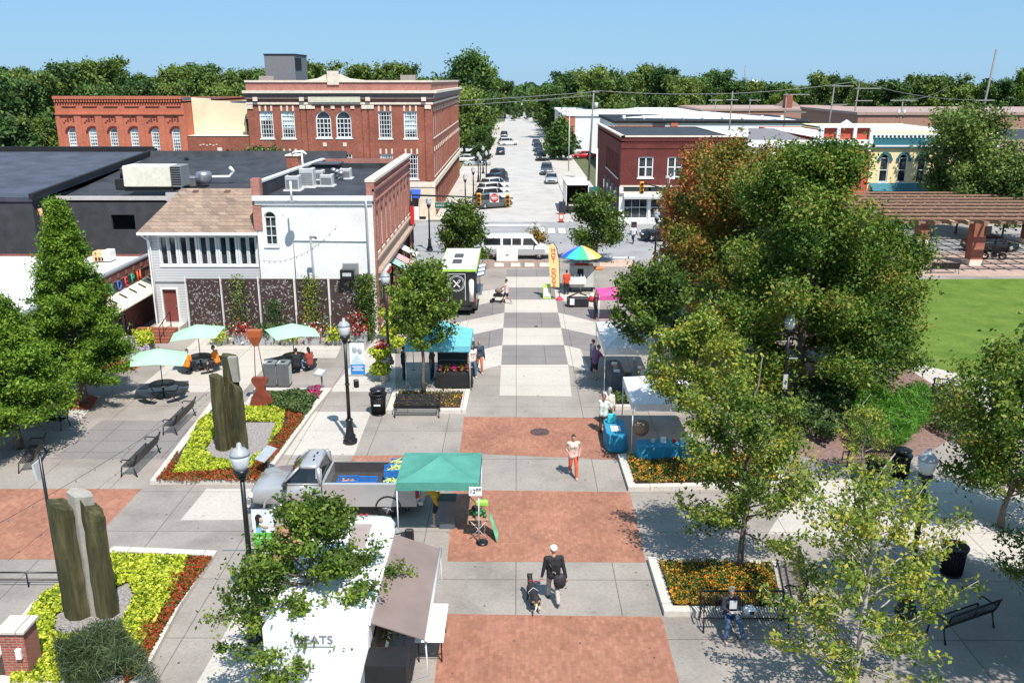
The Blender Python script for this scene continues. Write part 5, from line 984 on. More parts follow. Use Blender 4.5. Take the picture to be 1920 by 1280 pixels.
# grey planters with flowers along the screens
PLN=mat('grey_planter',(.36,.37,.38),.7)
fl=[('lime',FYG),('redwhite',FWR),('dark',FGN),('lime',FYG),('redwhite',FWR),('lime',FYG),('redwhite',FWR)]
labs=['lime trailing plant','red and white flowers','dark green shrub','lime trailing plant and grass','bright red and white flowers','lime foliage','white and red petunias']
for k in range(7):
    x=-17.2+k*1.35; t=thing('planter_box','grey planter with %s, %s from the left'%(labs[k],['first','second','third','fourth','fifth','sixth','last'][k]),'planter',(x,49.2,0),0,'grey planter boxes along the screens'); MB().loft([[(-.5*s,-.25*s,z),(.5*s,-.25*s,z),(.5*s,.25*s,z),(-.5*s,.25*s,z)] for z,s in ((0,.85),(.75,1),(.75,.9),(.65,.9))],True).build('pot',PLN,t)
    rn=np.random.default_rng(k+60); n_=620; P=np.stack([rn.normal(0,.27,n_),rn.normal(-.1,.17,n_),.85+rn.normal(0,.2,n_)],1)
    if fl[k][0]=='lime': P[:,2]-=.35*rn.random(n_); P[:,1]-=.15
    leaves('plant',P,.07,fl[k][1],t,k,.6)
for x,lab in ((-9.2,'hanging basket of red and white flowers by the corner lamp'),):
    t=thing('hanging_basket',lab,'hanging basket',(x,49.6,0)); MB().cone((0,0,0),(0,0,1.2),.03,.03).lathe([(.05,1.05),(.25,1.3),(.27,1.35)],(0,0,0),12).build('stand',BLACK,t); rn=np.random.default_rng(int(-x)); n_=700; leaves('flowers',rn.normal(0,1,(n_,3))*np.array([.25,.22,.17])+np.array([0,0,1.5]),.06,FWR,t,2,.7)
# tall tiered lime planters
for k,(px,py,lab,ht) in enumerate(((722,712,'tiered planter overflowing with lime foliage, nearest the black lamp',1.35),(752,660,'tiered planter with lime foliage right of the lamp post',1.5),(738,640,'tiered planter with lime foliage and red leaves behind the lamp post',1.6),(757,618,'farthest tiered lime planter by the brick shopfront',1.7))):
    t=thing('tiered_planter',lab,'planter',(*G(px,py),0),0,'tall tiered lime planters'); MB().lathe([(.28,0),(.2,.5),(.12,.95),(.3,1.1)],(0,0,0),14).build('cone_pot',CREAM,t)
    rn=np.random.default_rng(k+30); n_=2200; u=rn.random(n_); a=rn.random(n_)*6.28; rr=.28+.18*np.sin(u*9)+rn.normal(0,.07,n_); P=np.stack([np.cos(a)*rr-.2*(u>.0),np.sin(a)*rr,.35+u*ht],1); leaves('lime_foliage',P,.075,FYG,t,k,.7,np.stack([np.cos(a),np.sin(a),a*0+.5],1)); n_=260; leaves('red_leaves',rn.normal(0,1,(n_,3))*.13+np.array([-.1,0,.4+ht]),.08,mat('coleus',(.28,.03,.02)),t,k)
# ---- far flower pot & barrier
t=thing('flower_tub','big dark tub of orange and red flowers beside the white barrier','flower tub',(*G(1003,478),0)); MB().lathe([(.45,0),(.6,.7),(.62,.75)],(0,0,0),14).build('tub',DARK,t); rn=np.random.default_rng(9); n_=2200; leaves('flowers',rn.normal(0,1,(n_,3))*np.array([.42,.4,.4])+np.array([0,0,1.35]),.1,FOR,t,2); leaves('purple_leaves',rn.normal(0,1,(600,3))*np.array([.7,.4,.25])+np.array([0,0,.8]),.12,DARK,t,3); leaves('palm_leaves',np.array([[.0,0,1.9+.1*k] for k in range(12)]),.35,LSM,t,4,.15)
t=thing('barrier_block','white rectangular barrier block across the street end','barrier',(*G(951,489),0)); MB().cbox((0,0,.5),(1.8,.5,1.0),bev=.03).build('block',WHITE,t); MB().cbox((0,-.26,.55),(.25,.02,.12)).build('label_plate',GREY,t)
# ---- traffic signals
YEL=mat('signal_yellow',(.70,.33,.03),.5,var=.1); SGN=mat('sign_green',(.01,.13,.07),.5,var=.02); MAST=mat('mast_black',(.02,.02,.022),.4)
def signal(par,x,y,z,rz=0):
    s=MB().cbox((x,y,z),(.36,.3,1.1),rz=rz,bev=.04).build('signal_head',YEL,par)
    for k,c in enumerate(((.25,.02,.01),(.3,.15,.01),(.02,.12,.04))):
        zz=z+.34-.34*k; MB().cone((x,y-.14,zz),(x,y-.17,zz),.12,.12,12).build('lens',mat('lens%d'%k,c,.2,var=0),s); MB().lathe([(.14,0),(.14,.01)],(0,0,0),3).v
        v_=MB(); v_.loft([[(x+math.cos(a)*.15,y-d,zz+math.sin(a)*.15) for a in [PI*j/6-.2 for j in range(8)]] for d in (.14,.38)],closed=False); v_.build('visor',YEL,s)
mx,my=AY(771,365,73.5); pt_=AY(955,372,73.5)
ty=75.5; pA=AY(771,366,ty); 
t=thing('traffic_signal','horizontal black mast arm with yellow signals, green street sign and do-not-enter sign','traffic signal',(pA[0],ty,0)); z=pA[1]
endx=AY(962,372,ty)[0]-pA[0]; MB().cone((0,0,0),(0,0,z+.3),.13,.1,10).lathe([(.28,0),(.28,.3),(.15,.5)],(0,0,0),12).build('pole',MAST,t); MB().cone((0,0,z),(endx,0,z-.25),.08,.05,8).build('mast_arm',MAST,t)
def ox(px): return AY(px,370,ty)[0]-pA[0]
signal(t,ox(898),-.15,z-.35); signal(t,ox(952),-.15,z-.45); 
s=MB().cbox((ox(834),-.05,z-.85),(1.75,.04,.55)).build('street_sign',SGN,t); b=MB(); 
for zz in (.26,-.26): b.cbox((ox(834),-.075,z-.85+zz),(1.72,.01,.03))
for xx in (.86,-.86): b.cbox((ox(834)+xx,-.075,z-.85),(.03,.01,.55))
b.build('sign_border',WHITE,s); text('E LINCOLNWAY',.26,mat('sign_letters_white',(.85,.85,.85),var=0),s,(ox(834),-.09,z-.85))
s=MB().cbox((ox(927),-.1,z-.2),(.78,.03,.78)).build('do_not_enter_sign',WHITE,t); MB().cone((ox(927),-.12,z-.2),(ox(927),-.135,z-.2),.36,.36,24,False).build('red_disc',mat('sign_red2',(.55,.01,.03),var=0),s); MB().cbox((ox(927),-.14,z-.2),(.52,.012,.13)).build('white_bar',WHITE,s)
text('DO NOT',.13,bpy.data.materials['sign_letters_white'],s,(ox(927),-.142,z-.03)); text('ENTER',.13,bpy.data.materials['sign_letters_white'],s,(ox(927),-.142,z-.37))
MB().cbox((.25,0,z-1.5),(.4,.3,.9)).build('pedestrian_signal',MAST,t)
gx=G(1243,455); t=thing('traffic_signal','black traffic signal pole with a diagonal arm and one yellow signal, right of the street','traffic signal',(*G(1245,462),0)); MB().cone((0,0,0),(0,0,6.2),.13,.1,10).build('pole',MAST,t)
yy=G(1245,462)[1]; a=AY(1203,352,yy); MB().tube([(0,0,5.2),(a[0]-G(1245,462)[0]+.1,0,a[1]+.45)],.07).build('mast_arm',MAST,t); signal(t,a[0]-G(1245,462)[0],-.1,a[1]); MB().cbox((-.3,0,3.9),(.25,.25,.35)).cbox((.3,0,3.9),(.25,.25,.35)).build('pedestrian_signal',MAST,t); MB().tube([(.15,0,0),(.3,0,5),(.15,0,5.6),(.3,0,6.6)],.04).build('conduit_post',LGREY,t)
MB().cbox((.0,0,6.3),(.3,.3,.25),bev=.06).build('lamp_head',LGREY,t)
# utility poles and wires
def upole(label,px,top,Y,arms=(),tf=0,r=.16,tilt=0):
    X,z=AY(px,top,Y); t=thing('utility_pole',label,'utility pole',(X,Y,0),0,'utility poles'); MB().cone((0,0,0),(tilt,0,z),r,r*.7,7).build('pole',mat('grey_wood',(.18,.165,.155)),t)
    for dz,L,ox_ in arms: MB().cbox((ox_+tilt,-.1,z-dz),(L,.12,.14)).build('crossarm',mat('grey_wood2',(.3,.28,.26)),t)
    for k in range(tf): MB().cone((.45+tilt*.9-.9*k,0,z-2.6),(.45+tilt*.9-.9*k,0,z-1.7),.28,.28,10).build('transformer',LGREY,t)
    return (X+tilt,Y,z)
PA=upole('grey utility pole with a transformer in front of the white warehouse',1107,170,135,((.2,1.0,.3),),1,.17,.5)
PB=upole('utility pole standing behind the red corner building roof',1370,172,140,((1.2,1.8,0),),0,.14,.3)
PC=upole('utility pole with a two-level crossarm frame above the low buildings',1475,175,150,((.2,4.2,1.6),(3.0,3.6,1.6)),0,.14)
PD=upole('utility pole with a tall crossarm frame and red insulator box',1558,158,150,((.3,3.4,1.2),(3.2,2.6,1.0)),0,.15,.6)
PE=upole('utility pole with wide upper arm behind the red Victorian front',1603,152,155,((1.2,4.2,1.5),(3.2,3,1)),0,.15,.8)
PF=upole('utility pole with a pair of white transformers above the yellow building',1690,186,150,((.2,4.2,0),),2,.14,.3)
PG=upole('tall leaning wooden utility pole at the right edge of the picture',1848,93,120,((6.3,2.5,-.6),),0,.17,1.4)
PH=upole('slim utility pole with short arm near the warehouse roof edge',1342,186,160,((.2,2.4,0),),0,.12)
PI_=upole('slim utility pole with braced side arm right of the roof vents',1407,186,165,((.2,2.2,.8),),0,.12)
t=thing('lamp_standard','white metal street light pole at the right kerb, left of the red corner building','street light',(*G(1066,322),0)); MB().cone((0,0,0),(0,0,9.2),.1,.07,8).tube([(0,0,9.0),(-.9,0,9.2)],.04).build('pole',LGREY,t); MB().cbox((-1.0,0,9.2),(.5,.2,.12)).build('lamp_head',LGREY,t)
t=thing('sign_post','tall white post with a green street sign at the corner building','sign post',(*G(1116,425),0)); MB().cone((0,0,0),(0,0,8.0),.09,.07,8).build('post',WHITE,t); MB().cbox((0,-.1,3.9),(.6,.04,.55)).build('sign',SGN,t)
def wire(label,a,b,sag=.8,r=.022,group='overhead wires'):
    pts=[]
    for i in range(13):
        u=i/12; p=Vector(a).lerp(Vector(b),u); p.z-=sag*4*u*(1-u); pts.append(p)
    return tag(MB().tube(pts,r,4).build('overhead_wire',mat('wire',(.28,.28,.27),.6)),label,'wire',group)
wire('long overhead wire from the left edge to the pole by the warehouse, upper one',(-110,118,12.8),(PA[0],PA[1],PA[2]-.2),2.2,.03); wire('long overhead wire from the left edge to the pole by the warehouse, lower one',(-110,119,12.2),(PA[0],PA[1],PA[2]-.7),2.4,.03)
wire('overhead wire from the warehouse pole rightwards to the leaning frame pole',PA,PE,1.2,.035); wire('overhead wire from the wide-armed pole to the tall leaning pole',PE,(PG[0]-.3,PG[1],PG[2]-6.3),.8,.035); wire('thin overhead wire crossing behind the yellow building',PF,(70,150,13.5),.6)
wire('wire crossing the side street towards the car park',PA,(-4,240,11),1.5,.03)
# string lights on the plaza
def strings(label,a,b,sag,n):
    t=thing('string_lights',label,'string lights',(0,0,0)); pts=[]; bl=MB()
    for i in range(25):
        u=i/24; p=Vector(a).lerp(Vector(b),u); p.z-=sag*4*u*(1-u); pts.append(p)
    MB().tube(pts,.008,4).build('cable',DARK,t)
    for i in range(n):
        u=(i+.5)/n; p=Vector(a).lerp(Vector(b),u); p.z-=sag*4*u*(1-u); MB().ball((p.x,p.y,p.z-.06),(.03,.03,.05),6,5).build('bulb',mat('bulb_glass',(.25,.22,.2),.2),t)
ga=AY(-10,985,24); gb=AY(450,690,44)
strings('string of small bulbs hanging diagonally over the left plaza',(ga[0],24,ga[1]),(gb[0],44,gb[1]),.3,16)
strings('string of small bulbs sagging in front of the white wall',(-14.9,50.9,4.6),(-9.6,47.5,7.2),.7,14)
t=thing('light_pole','slim dark pole with an angled head in front of the white wall','pole',(*G(598,632),0)); MB().cone((0,0,0),(-.12,0,6.0),.07,.06).cbox((.0,0,6.0),(.35,.12,.12)).build('pole',GREY,t); MB().cbox((.18,0,5.95),(.1,.14,.1)).build('head',DARK,t)
# manhole etc. small things: bollard speaker
t=thing('speaker_box','black loudspeaker box on the last screen','speaker',(-9.75,50.1,3.65)); MB().cbox((0,0,.3),(.8,.5,.6),bev=.04).build('cabinet',BLACK,t); MB().cbox((0,-.26,.32),(.5,.02,.2)).build('grille',LGREY,t)
# pergola
WD=mat('pergola_wood',(.27,.155,.10),.85,var=.25,scale=4); BRC=bricks('pergola_brick',(.42,.13,.08),(.34,.1,.06),(.4,.25,.2))
t=thing('pergola','large brown timber pergola on square brick columns beyond the lawn','pergola',(36,77,0))
for k in range(9): MB().box(26.2-36,52-36,68+k*2.05-77,68.35+k*2.05-77,4.42,4.53).build('rafter_and_added_joist',WD,t); MB().box(26.2-36,52-36,69+k*2.05-77,69.2+k*2.05-77,3.95,4.1).build('rafter_and_added_joist',WD,t)  # lower row: joists added below the gaps so these look dark
for k in range(20): MB().box(27-36+k*1.25,27.14-36+k*1.25,67.6-77,84.6-77,4.05,4.34).build('beam',WD,t)
for y in (72.6,82.5): MB().box(26.5-36,52-36,y-77,y+.3-77,3.75,4.04).build('girder',WD,t)
for x in (28.0,38.0,48.0):
    for y in (72.75,82.6):
        c=MB().box(x-36-.5,x-36+.5,y-77-.5,y-77+.5,.45,3.74).build('column',BRC,t); MB().box(x-36-.58,x-36+.58,y-77-.58,y-77+.58,0,.45).build('plinth',CREAM,c)
MB().cbox((2.6,-4.8,2.9),(.5,.1,.7)).build('wall_sign',DARK,t)
t=thing('low_brick_pillar','small red brick pillar with pale cap in the bottom left corner','pillar',(*G(48,1262),0)); MB().cbox((0,0,.7),(.62,.62,1.4)).build('pillar',bricks('pillar_brick',(.4,.12,.08),(.3,.09,.06),(.45,.32,.28)),t); MB().cbox((0,0,1.45),(.75,.75,.1),bev=.02).build('cap',CURB,t); MB().cbox((.15,-.36,.85),(.14,.1,.32),bev=.03).build('lantern',WHITE,t)
t=thing('bed_railing','low black railing behind the lime foliage at the left edge','railing',(*G(60,1100),0)); MB().tube([(-2.5,0,.5),(1.0,0,.5)],.025).tube([(-2.5,0,.25),(1.0,0,.25)],.02).build('rail',BLACK,t); [MB().tube([(-2.2+k*1.05,0,0),(-2.2+k*1.05,0,.5)],.025).build('post',BLACK,t) for k in range(4)]
MB().tube([(1.0,0,.5),(1.6,.0,1.9)],.02).build('stay',BLACK,t)
# ------------------------------------------------------------------ vehicles
def paint(name,c,met=.2): return mat(name,c,.28,met,var=.03,coat=.6)
TYRE=mat('tyre',(.015,.015,.016),.85,var=.1); RIM=mat('rim',(.42,.43,.44),.35,metal=.7,var=.05); CGL=glass('car_glass',(.02,.024,.028),.05)
LRED=mat('tail_light_red',(.35,.01,.01),.25,var=0); LWH=mat('head_light',(.7,.7,.68),.15,var=0); TRIM=mat('black_trim',(.02,.02,.022),.5,var=.05)
def wheel(t,x,y,r=.34,w=.22,side=1):
    a=MB(); n=20; x0,x1=x-w/2*side,x+w/2*side
    prof=[(r*.62,x1),(r*.93,x1),(r,x1-.03*side),(r,x0+.03*side),(r*.93,x0),(r*.3,x0)]
    a.loft([[(xx,y+math.cos(2*PI*k/n)*rr,r+math.sin(2*PI*k/n)*rr) for k in range(n)] for rr,xx in prof],False,True); wv=a.build('wheel',TYRE,t)
    b=MB(); b.loft([[(xx,y+math.cos(2*PI*k/n)*rr,r+math.sin(2*PI*k/n)*rr) for k in range(n)] for rr,xx in ((r*.66,x1-.01*side),(r*.6,x1-.02*side),(r*.5,x1-.06*side),(r*.12,x1-.03*side))],True,True)
    for k in range(5): a_=2*PI*k/5; b.cone((x1-.03*side,y,r),(x1-.03*side,y+math.cos(a_)*r*.6,r+math.sin(a_)*r*.6),.035,.05,5)
    b.build('rim',RIM,wv)
def body_loft(st,inset_=.9):
    rings=[]
    for y,zb,zt,hw in st: rings.append([(-hw*.9,y,zb),(-hw*.99,y,zb+.1),(-hw,y,(zb+zt)/2+.05),(-hw*.97,y,zt-.1),(-hw*inset_,y,zt),(0,y,zt+.03),(hw*inset_,y,zt),(hw*.97,y,zt-.1),(hw,y,(zb+zt)/2+.05),(hw*.99,y,zb+.1),(hw*.9,y,zb)])
    return rings
def car(label,kind,m,loc=(0,0,0),rz=0,group=None,cat='car',name='parked_car'):
    """front towards +y"""
    t=thing(name,label,cat,loc,rz,group); L,Wd={'sedan':(4.7,1.82),'suv':(4.75,1.92),'hatch':(4.2,1.8)}[kind]; h=L/2; hw=Wd/2
    zbelt={'sedan':.95,'suv':1.12,'hatch':.98}[kind]; zr={'sedan':1.45,'suv':1.75,'hatch':1.5}[kind]
    hood=zbelt-.12; tail=zbelt-.02
    st=[(-h,.35,tail-.2,hw*.86),(-h+.08,.25,tail-.02,hw*.95),(-h+.5,.2,tail+.02,hw),(-.3,.18,zbelt,hw),(h-1.35,.18,zbelt-.02,hw),(h-.9,.19,hood,hw*.99),(h-.25,.22,hood-.1,hw*.94),(h,.32,hood-.32,hw*.8)]
    MB().loft(body_loft(st),True,True).build('body',m,t)
    yb=-h+(.75 if kind=='sedan' else .12); yf=h-1.25; tb=-h+(1.35 if kind=='sedan' else .45); tf=h-2.0
    def ring(y0,y1,w_,z): c=.1; return [(-w_+c,y0,z),(w_-c,y0,z),(w_,y0+c,z),(w_,y1-c,z),(w_-c,y1,z),(-w_+c,y1,z),(-w_,y1-c,z),(-w_,y0+c,z)]
    MB().loft([ring(yb,yf,hw*.93,zbelt-.05),ring(yb+.06,yf-.08,hw*.91,zbelt+.02),ring(tb,tf,hw*.76,zr-.05)],True).build('windows',CGL,t)
    MB().loft([ring(tb-.03,tf+.04,hw*.77,zr-.07),ring(tb,tf,hw*.75,zr-.01),ring(tb+.12,tf-.12,hw*.66,zr+.02)],True,True).build('roof',m,t)
    b=MB()
    for s in (-1,1):
        for (ya,yb_) in ((yf-.05,tf+.02),(yb+.04,tb-.0),(.05,.0)): MB().tube([(s*hw*.925,ya,zbelt-.02),(s*hw*.765,yb_,zr-.06)],.035,4).build('pillar',m,t)
        MB().cbox((s*(hw+.07),yf-.35,zbelt+.06),(.16,.1,.13),bev=.03).build('mirror',m,t)
    for s in (-1,1):
        MB().cbox((s*hw*.7,h-.09,hood-.27),(.4,.16,.14),rz=-s*.25,bev=.03).build('headlight',LWH,t); MB().cbox((s*hw*.78,-h+.07,tail-.2),(.3,.12,.18),rz=s*.2,bev=.03).build('tail_light',LRED,t)
        for y in (-h+.95,h-.95): wheel(t,s*(hw-.1),y,.34,.22,s)
    MB().cbox((0,h-.03,.5),(1.2,.1,.22),bev=.03).build('grille',TRIM,t); MB().cbox((0,-h+.02,.45),(1.45,.12,.2),bev=.03).build('bumper',TRIM,t); MB().cbox((0,-h+.0,tail-.25),(.4,.06,.14)).build('number_plate',WHITE,t)
    return t
PB_=paint('car_black',(.015,.016,.018)); PN=paint('car_navy',(.02,.035,.075)); PWh=paint('car_white',(.72,.72,.71),0); PG_=paint('car_grey',(.10,.11,.115)); PS=paint('car_silver',(.42,.43,.44)); PR=paint('car_red',(.5,.012,.025))
suv=car('dark grey suv parked at an angle nearest the intersection, below the do-not-enter sign','suv',PG_,(-2.9,106.5,0),R(-62),'cars parked along the far street')
def rep(proto,loc,rz,label,m,group='cars parked along the far street'):
    return dup(proto,loc,rz,label,group,swap={'body':m,'roof':m,'pillar':m,'mirror':m})
rep(suv,(-2.9,112.6,0),R(-55),'white suv parked behind the dark grey suv by the intersection',PWh)
rep(suv,(-3.0,118.3,0),R(-50),'second white suv in the angled row left of the street',PWh)
rep(suv,(-3.0,124.3,0),R(-40),'white suv with dark windows in the middle of the angled row',PWh)
rep(suv,(-2.8,130.6,0),R(-25),'navy blue suv in the angled row left of the street',PN)
rep(suv,(-2.7,137.2,0),R(-15),'black suv at the far end of the angled row',PB_)
sed=car('silver sedan on the right side of the street in front of the white truck','sedan',PS,(5.2,133.5,0),R(178),'cars parked along the far street')
rep(suv,(4.9,146,0),R(178),'grey suv parked behind the silver sedan on the right',PG_)
rep(suv,(4.7,172,0),R(180),'black suv parked just before the spruce-like tree',PB_); rep(sed,(4.6,184,0),R(180),'black sedan beside the spruce-like tree',PB_); rep(suv,(4.6,195,0),R(180),'dark suv beyond the spruce-like tree on the right kerb',PN); rep(sed,(4.6,212,0),R(180),'dark car farthest away on the right kerb',PG_)
rep(sed,(-3.3,186,0),R(0),'blue and white sedan on the left kerb far up the street',PN); rep(suv,(-1.9,212,0),R(-70),'white pickup-like car turning across the far street',PWh); rep(sed,(-3.2,228,0),R(0),'small white car near the end of the street',PWh); rep(suv,(-3.3,240,0),R(0),'black suv near the end of the street on the left',PB_)
LOT='cars in the far parking lots'
red=rep(sed,(13.2,176,0),R(95),'red sedan in the parking lot in front of the white warehouse',PR,LOT)
rep(suv,(11.2,186,0),R(95),'white suv behind the red sedan',PWh,LOT); rep(sed,(10.5,196,0),R(90),'blue sedan partly hidden behind the red sedan',PN,LOT)
for k,(x,y,m,l) in enumerate(((-9.5,168,PWh,'white car nearest in the parking lot left of the street'),(-8.0,180,PB_,'black car in the parking lot left of the street'),(-10.6,190,PWh,'white car under the tree in the left parking lot'),(-8.2,196,PS,'silver car in the left parking lot'),(-7.0,160,PS,'silver car on the grass strip side of the left parking lot'))): rep(suv if k%2 else sed,(x,y,0),R(70+7*k),l,m,LOT)
rep(sed,(-12.6,139.5,0),R(150),'white sedan half hidden behind the three-storey hall',PWh,LOT)
rep(suv,(33.6,80.8,0),R(-90),'white suv parked behind the pergola',PWh,'cars on the cross street'); rep(sed,(42.5,78.8,0),R(-90),'black sedan at the right edge behind the pergola column',PB_,'cars on the cross street')
rep(sed,(26.5,84,0),R(-90),'silver car behind the maples on the cross street',PS,'cars on the cross street'); rep(suv,(14.2,84,0),R(90),'dark suv on the cross street left of the maples',PB_,'cars on the cross street')
g=G(1862,487); t=thing('motorcycle','black and chrome motorcycle at the right edge near the brick column','motorcycle',(g[0],g[1],0),R(80))
for y in (-.7,.7): MB().loft([[(xx,y+math.cos(a)*rr,.32+math.sin(a)*rr) for a in [2*PI*k/16 for k in range(16)]] for rr,xx in ((.2,-.05),(.32,-.06),(.32,.06),(.2,.05))],False,True).build('wheel',TYRE,t)
MB().tube([(0,.7,.32),(0,.45,.9),(0,-.3,.7),(0,-.7,.35)],[.05,.07,.15,.05]).tube([(0,-.5,.7),(0,.1,.72)],.16).cbox((0,.0,.4),(.3,.45,.35),bev=.05).build('frame',PB_,t); MB().tube([(-.35,.35,1.0),(0,.5,1.0),(.35,.35,1.0)],.025).cone((.15,-.1,.3),(.15,-.9,.35),.05,.06).build('handlebar_and_exhaust',STEEL,t); MB().cbox((0,-.45,.8),(.3,.7,.12),bev=.05).build('seat',TRIM,t)
# white passenger van, side on, front to the right
def sidevan():
    g=G(968,489); t=thing('passenger_van','white and silver passenger van stopped side-on across the street end','van',(-.05,75.4,0),R(-90)); L=5.9; h=L/2; hw=1.0
    st=[(-h,.5,1.9,hw*.9),(-h+.1,.4,2.02,hw*.95),(-h+.5,.35,2.1,hw),(h-2.0,.35,2.1,hw),(h-1.5,.35,1.95,hw),(h-.95,.35,1.28,hw),(h-.5,.36,1.15,hw*.98),(h-.1,.4,1.02,hw*.93),(h,.5,.8,hw*.88)]
    rg=[]
    for y,zb,zt,w_ in st: rg.append([(-w_*.93,y,zb),(-w_,y,zb+.15),(-w_,y,min(1.15,zt-.1)),(-w_*.93,y,zt-.16),(-w_*.8,y,zt),(w_*.8,y,zt),(w_*.93,y,zt-.16),(w_,y,min(1.15,zt-.1)),(w_,y,zb+.15),(w_*.93,y,zb)])
    MB().loft(rg,True,True).build('body',paint('van_white',(.74,.74,.73),0),t)
    for s in (-1,1):
        b=MB()
        for a,c in ((-h+.25,-h+1.65),(-h+1.85,-h+2.55),(-h+2.65,-h+3.4)): b.add([(s*.992,a,1.25),(s*.992,c,1.25),(s*.952,c,1.83),(s*.952,a,1.83)],[(0,1,2,3) if s>0 else (3,2,1,0)])
        b.add([(s*.995,h-2.35,1.25),(s*.995,h-1.1,1.25),(s*.955,h-1.62,1.83),(s*.955,h-2.3,1.83)],[(0,1,2,3) if s>0 else (3,2,1,0)]); b.build('side_windows',CGL,t)
        MB().cbox((s*.985,-.2,.68),(.07,L-.5,.5),bev=.02).build('lower_panel',PS,t)
        for y in (-h+1.15,h-.95): wheel(t,s*.86,y,.38,.24,s)
        MB().cbox((s*.75,h-.03,.85),(.35,.12,.2),bev=.03).build('headlight',LWH,t); MB().cbox((s*1.12,h-1.35,1.35),(.2,.1,.28),bev=.03).build('mirror',TRIM,t)
    MB().add([(-.85,h-1.46,1.9),(.85,h-1.46,1.9),(.9,h-.93,1.3),(-.9,h-.93,1.3)],[(0,3,2,1)]).build('windscreen',CGL,t).location.z=.03
    MB().cbox((0,h,.55),(1.8,.15,.25),bev=.04).build('bumper',TRIM,t); MB().cbox((0,-h,.5),(1.8,.15,.22),bev=.04).build('rear_bumper',TRIM,t)
sidevan()
# silver pickup, front to the left, bed open
PSV=paint('pickup_silver',(.46,.455,.45),.35); BEDM=mat('bed_liner',(.05,.045,.045),.7,var=.2)
def pickup():
    t=thing('pickup_truck','silver pickup truck with an open bed full of blue crates, side-on','pickup truck',(-6.35,28.9,0),R(90)); hw=.98; h=2.95
    # rear at -h (right in picture), front +h
    st=[(.35,.45,1.28,hw),(1.7,.45,1.28,hw),(1.75,.45,1.22,hw),(2.4,.45,1.16,hw*.98),(2.8,.5,1.08,hw*.94),(h,.55,.9,hw*.84)]
    MB().loft(body_loft(st,.86),True,True).build('body',PSV,t)
    # bed walls
    b=MB(); b.loft([[(x_*1,y,z) for x_,z in ((-hw,.46),(-hw,1.3),(-hw+.09,1.33),(-hw+.09,.75),(hw-.09,.75),(hw-.09,1.33),(hw,1.3),(hw,.46))] for y in (-h+.06,.36)],True); b.cbox((0,-h+.03,.92),(1.9,.07,.75),bev=.03); b.cbox((0,.33,1.0),(1.9,.06,.66)); b.build('cargo_bed',PSV,t)
    MB().box(-hw+.1,hw-.1,-h+.07,.3,.76,.90).box(-hw+.09,-hw+.1,-h+.07,.3,.78,1.3).box(hw-.1,hw-.09,-h+.07,.3,.78,1.3).build('bed_liner',BEDM,t)
    def ring(y0,y1,w_,z,c=.1): return [(-w_+c,y0,z),(w_-c,y0,z),(w_,y0+c,z),(w_,y1-c,z),(w_-c,y1,z),(-w_+c,y1,z),(-w_,y1-c,z),(-w_,y0+c,z)]
    MB().loft([ring(.40,1.75,hw*.93,1.26),ring(.55,1.15,hw*.77,1.83)],True).build('windows',CGL,t)
    MB().loft([ring(.48,1.2,hw*.79,1.79),ring(.52,1.16,hw*.78,1.88),ring(.62,1.05,hw*.68,1.92)],True,True).build('roof',PSV,t)
    for s in (-1,1):
        b=MB(); b.tube([(s*hw*.93,1.76,1.25),(s*hw*.78,1.18,1.84)],.045,5).tube([(s*hw*.93,.42,1.25),(s*hw*.78,.52,1.84)],.07,5).tube([(s*hw*.93,.42,1.27),(s*hw*.93,1.76,1.27)],.04,5)
        b.loft([[(s*(hw*.93),y,1.2),(s*(hw*.8),y,1.8),(s*(hw*.79),y,1.8),(s*(hw*.92),y,1.2)] for y in (.38,.6)],True); b.build('door_frame',PSV,t)
    for s in (-1,1):
        MB().cbox((s*(hw+.0),.62,.98),(.03,.2,.05)).build('door_handle',TRIM,t); MB().cbox((s*(hw+.16),1.6,1.32),(.26,.12,.24),bev=.04).build('mirror',TRIM,t)
        MB().cbox((s*(hw-.02),.38,.85),(.05,.02,.7)).build('door_gap',TRIM,t); MB().cbox((s*(hw-.06),-h+.03,.98),(.16,.12,.4),bev=.02).build('tail_light',LRED,t)
        MB().cbox((s*.72,h-.06,.82),(.4,.16,.2),bev=.04).build('headlight',LWH,t)
        for y in (-h+1.05,h-.95): wheel(t,s*.83,y,.37,.24,s); b=MB(); b.loft([[(s*(hw+.012),y+math.cos(a)*r_,.42+math.sin(a)*r_) for a in [PI*k/10 for k in range(11)]] for r_ in (.40,.46)],closed=False); b.build('wheel_arch',TRIM if y<0 else PSV,t)
    MB().cbox((0,-h-.08,.55),(1.85,.2,.2),bev=.04).build('rear_bumper',STEEL,t); MB().cbox((0,h+.02,.6),(1.85,.16,.28),bev=.05).build('front_bumper',STEEL,t)
    MB().cbox((.3,.75,1.925),(.16,.06,.02)).cbox((0,.8,1.93),(.16,.05,.02)).cbox((-.3,.75,1.925),(.16,.06,.02)).build('roof_lights',TRIM,t)
pickup()
BLU=mat('blue_crate',(.02,.16,.50),.5,var=.12)
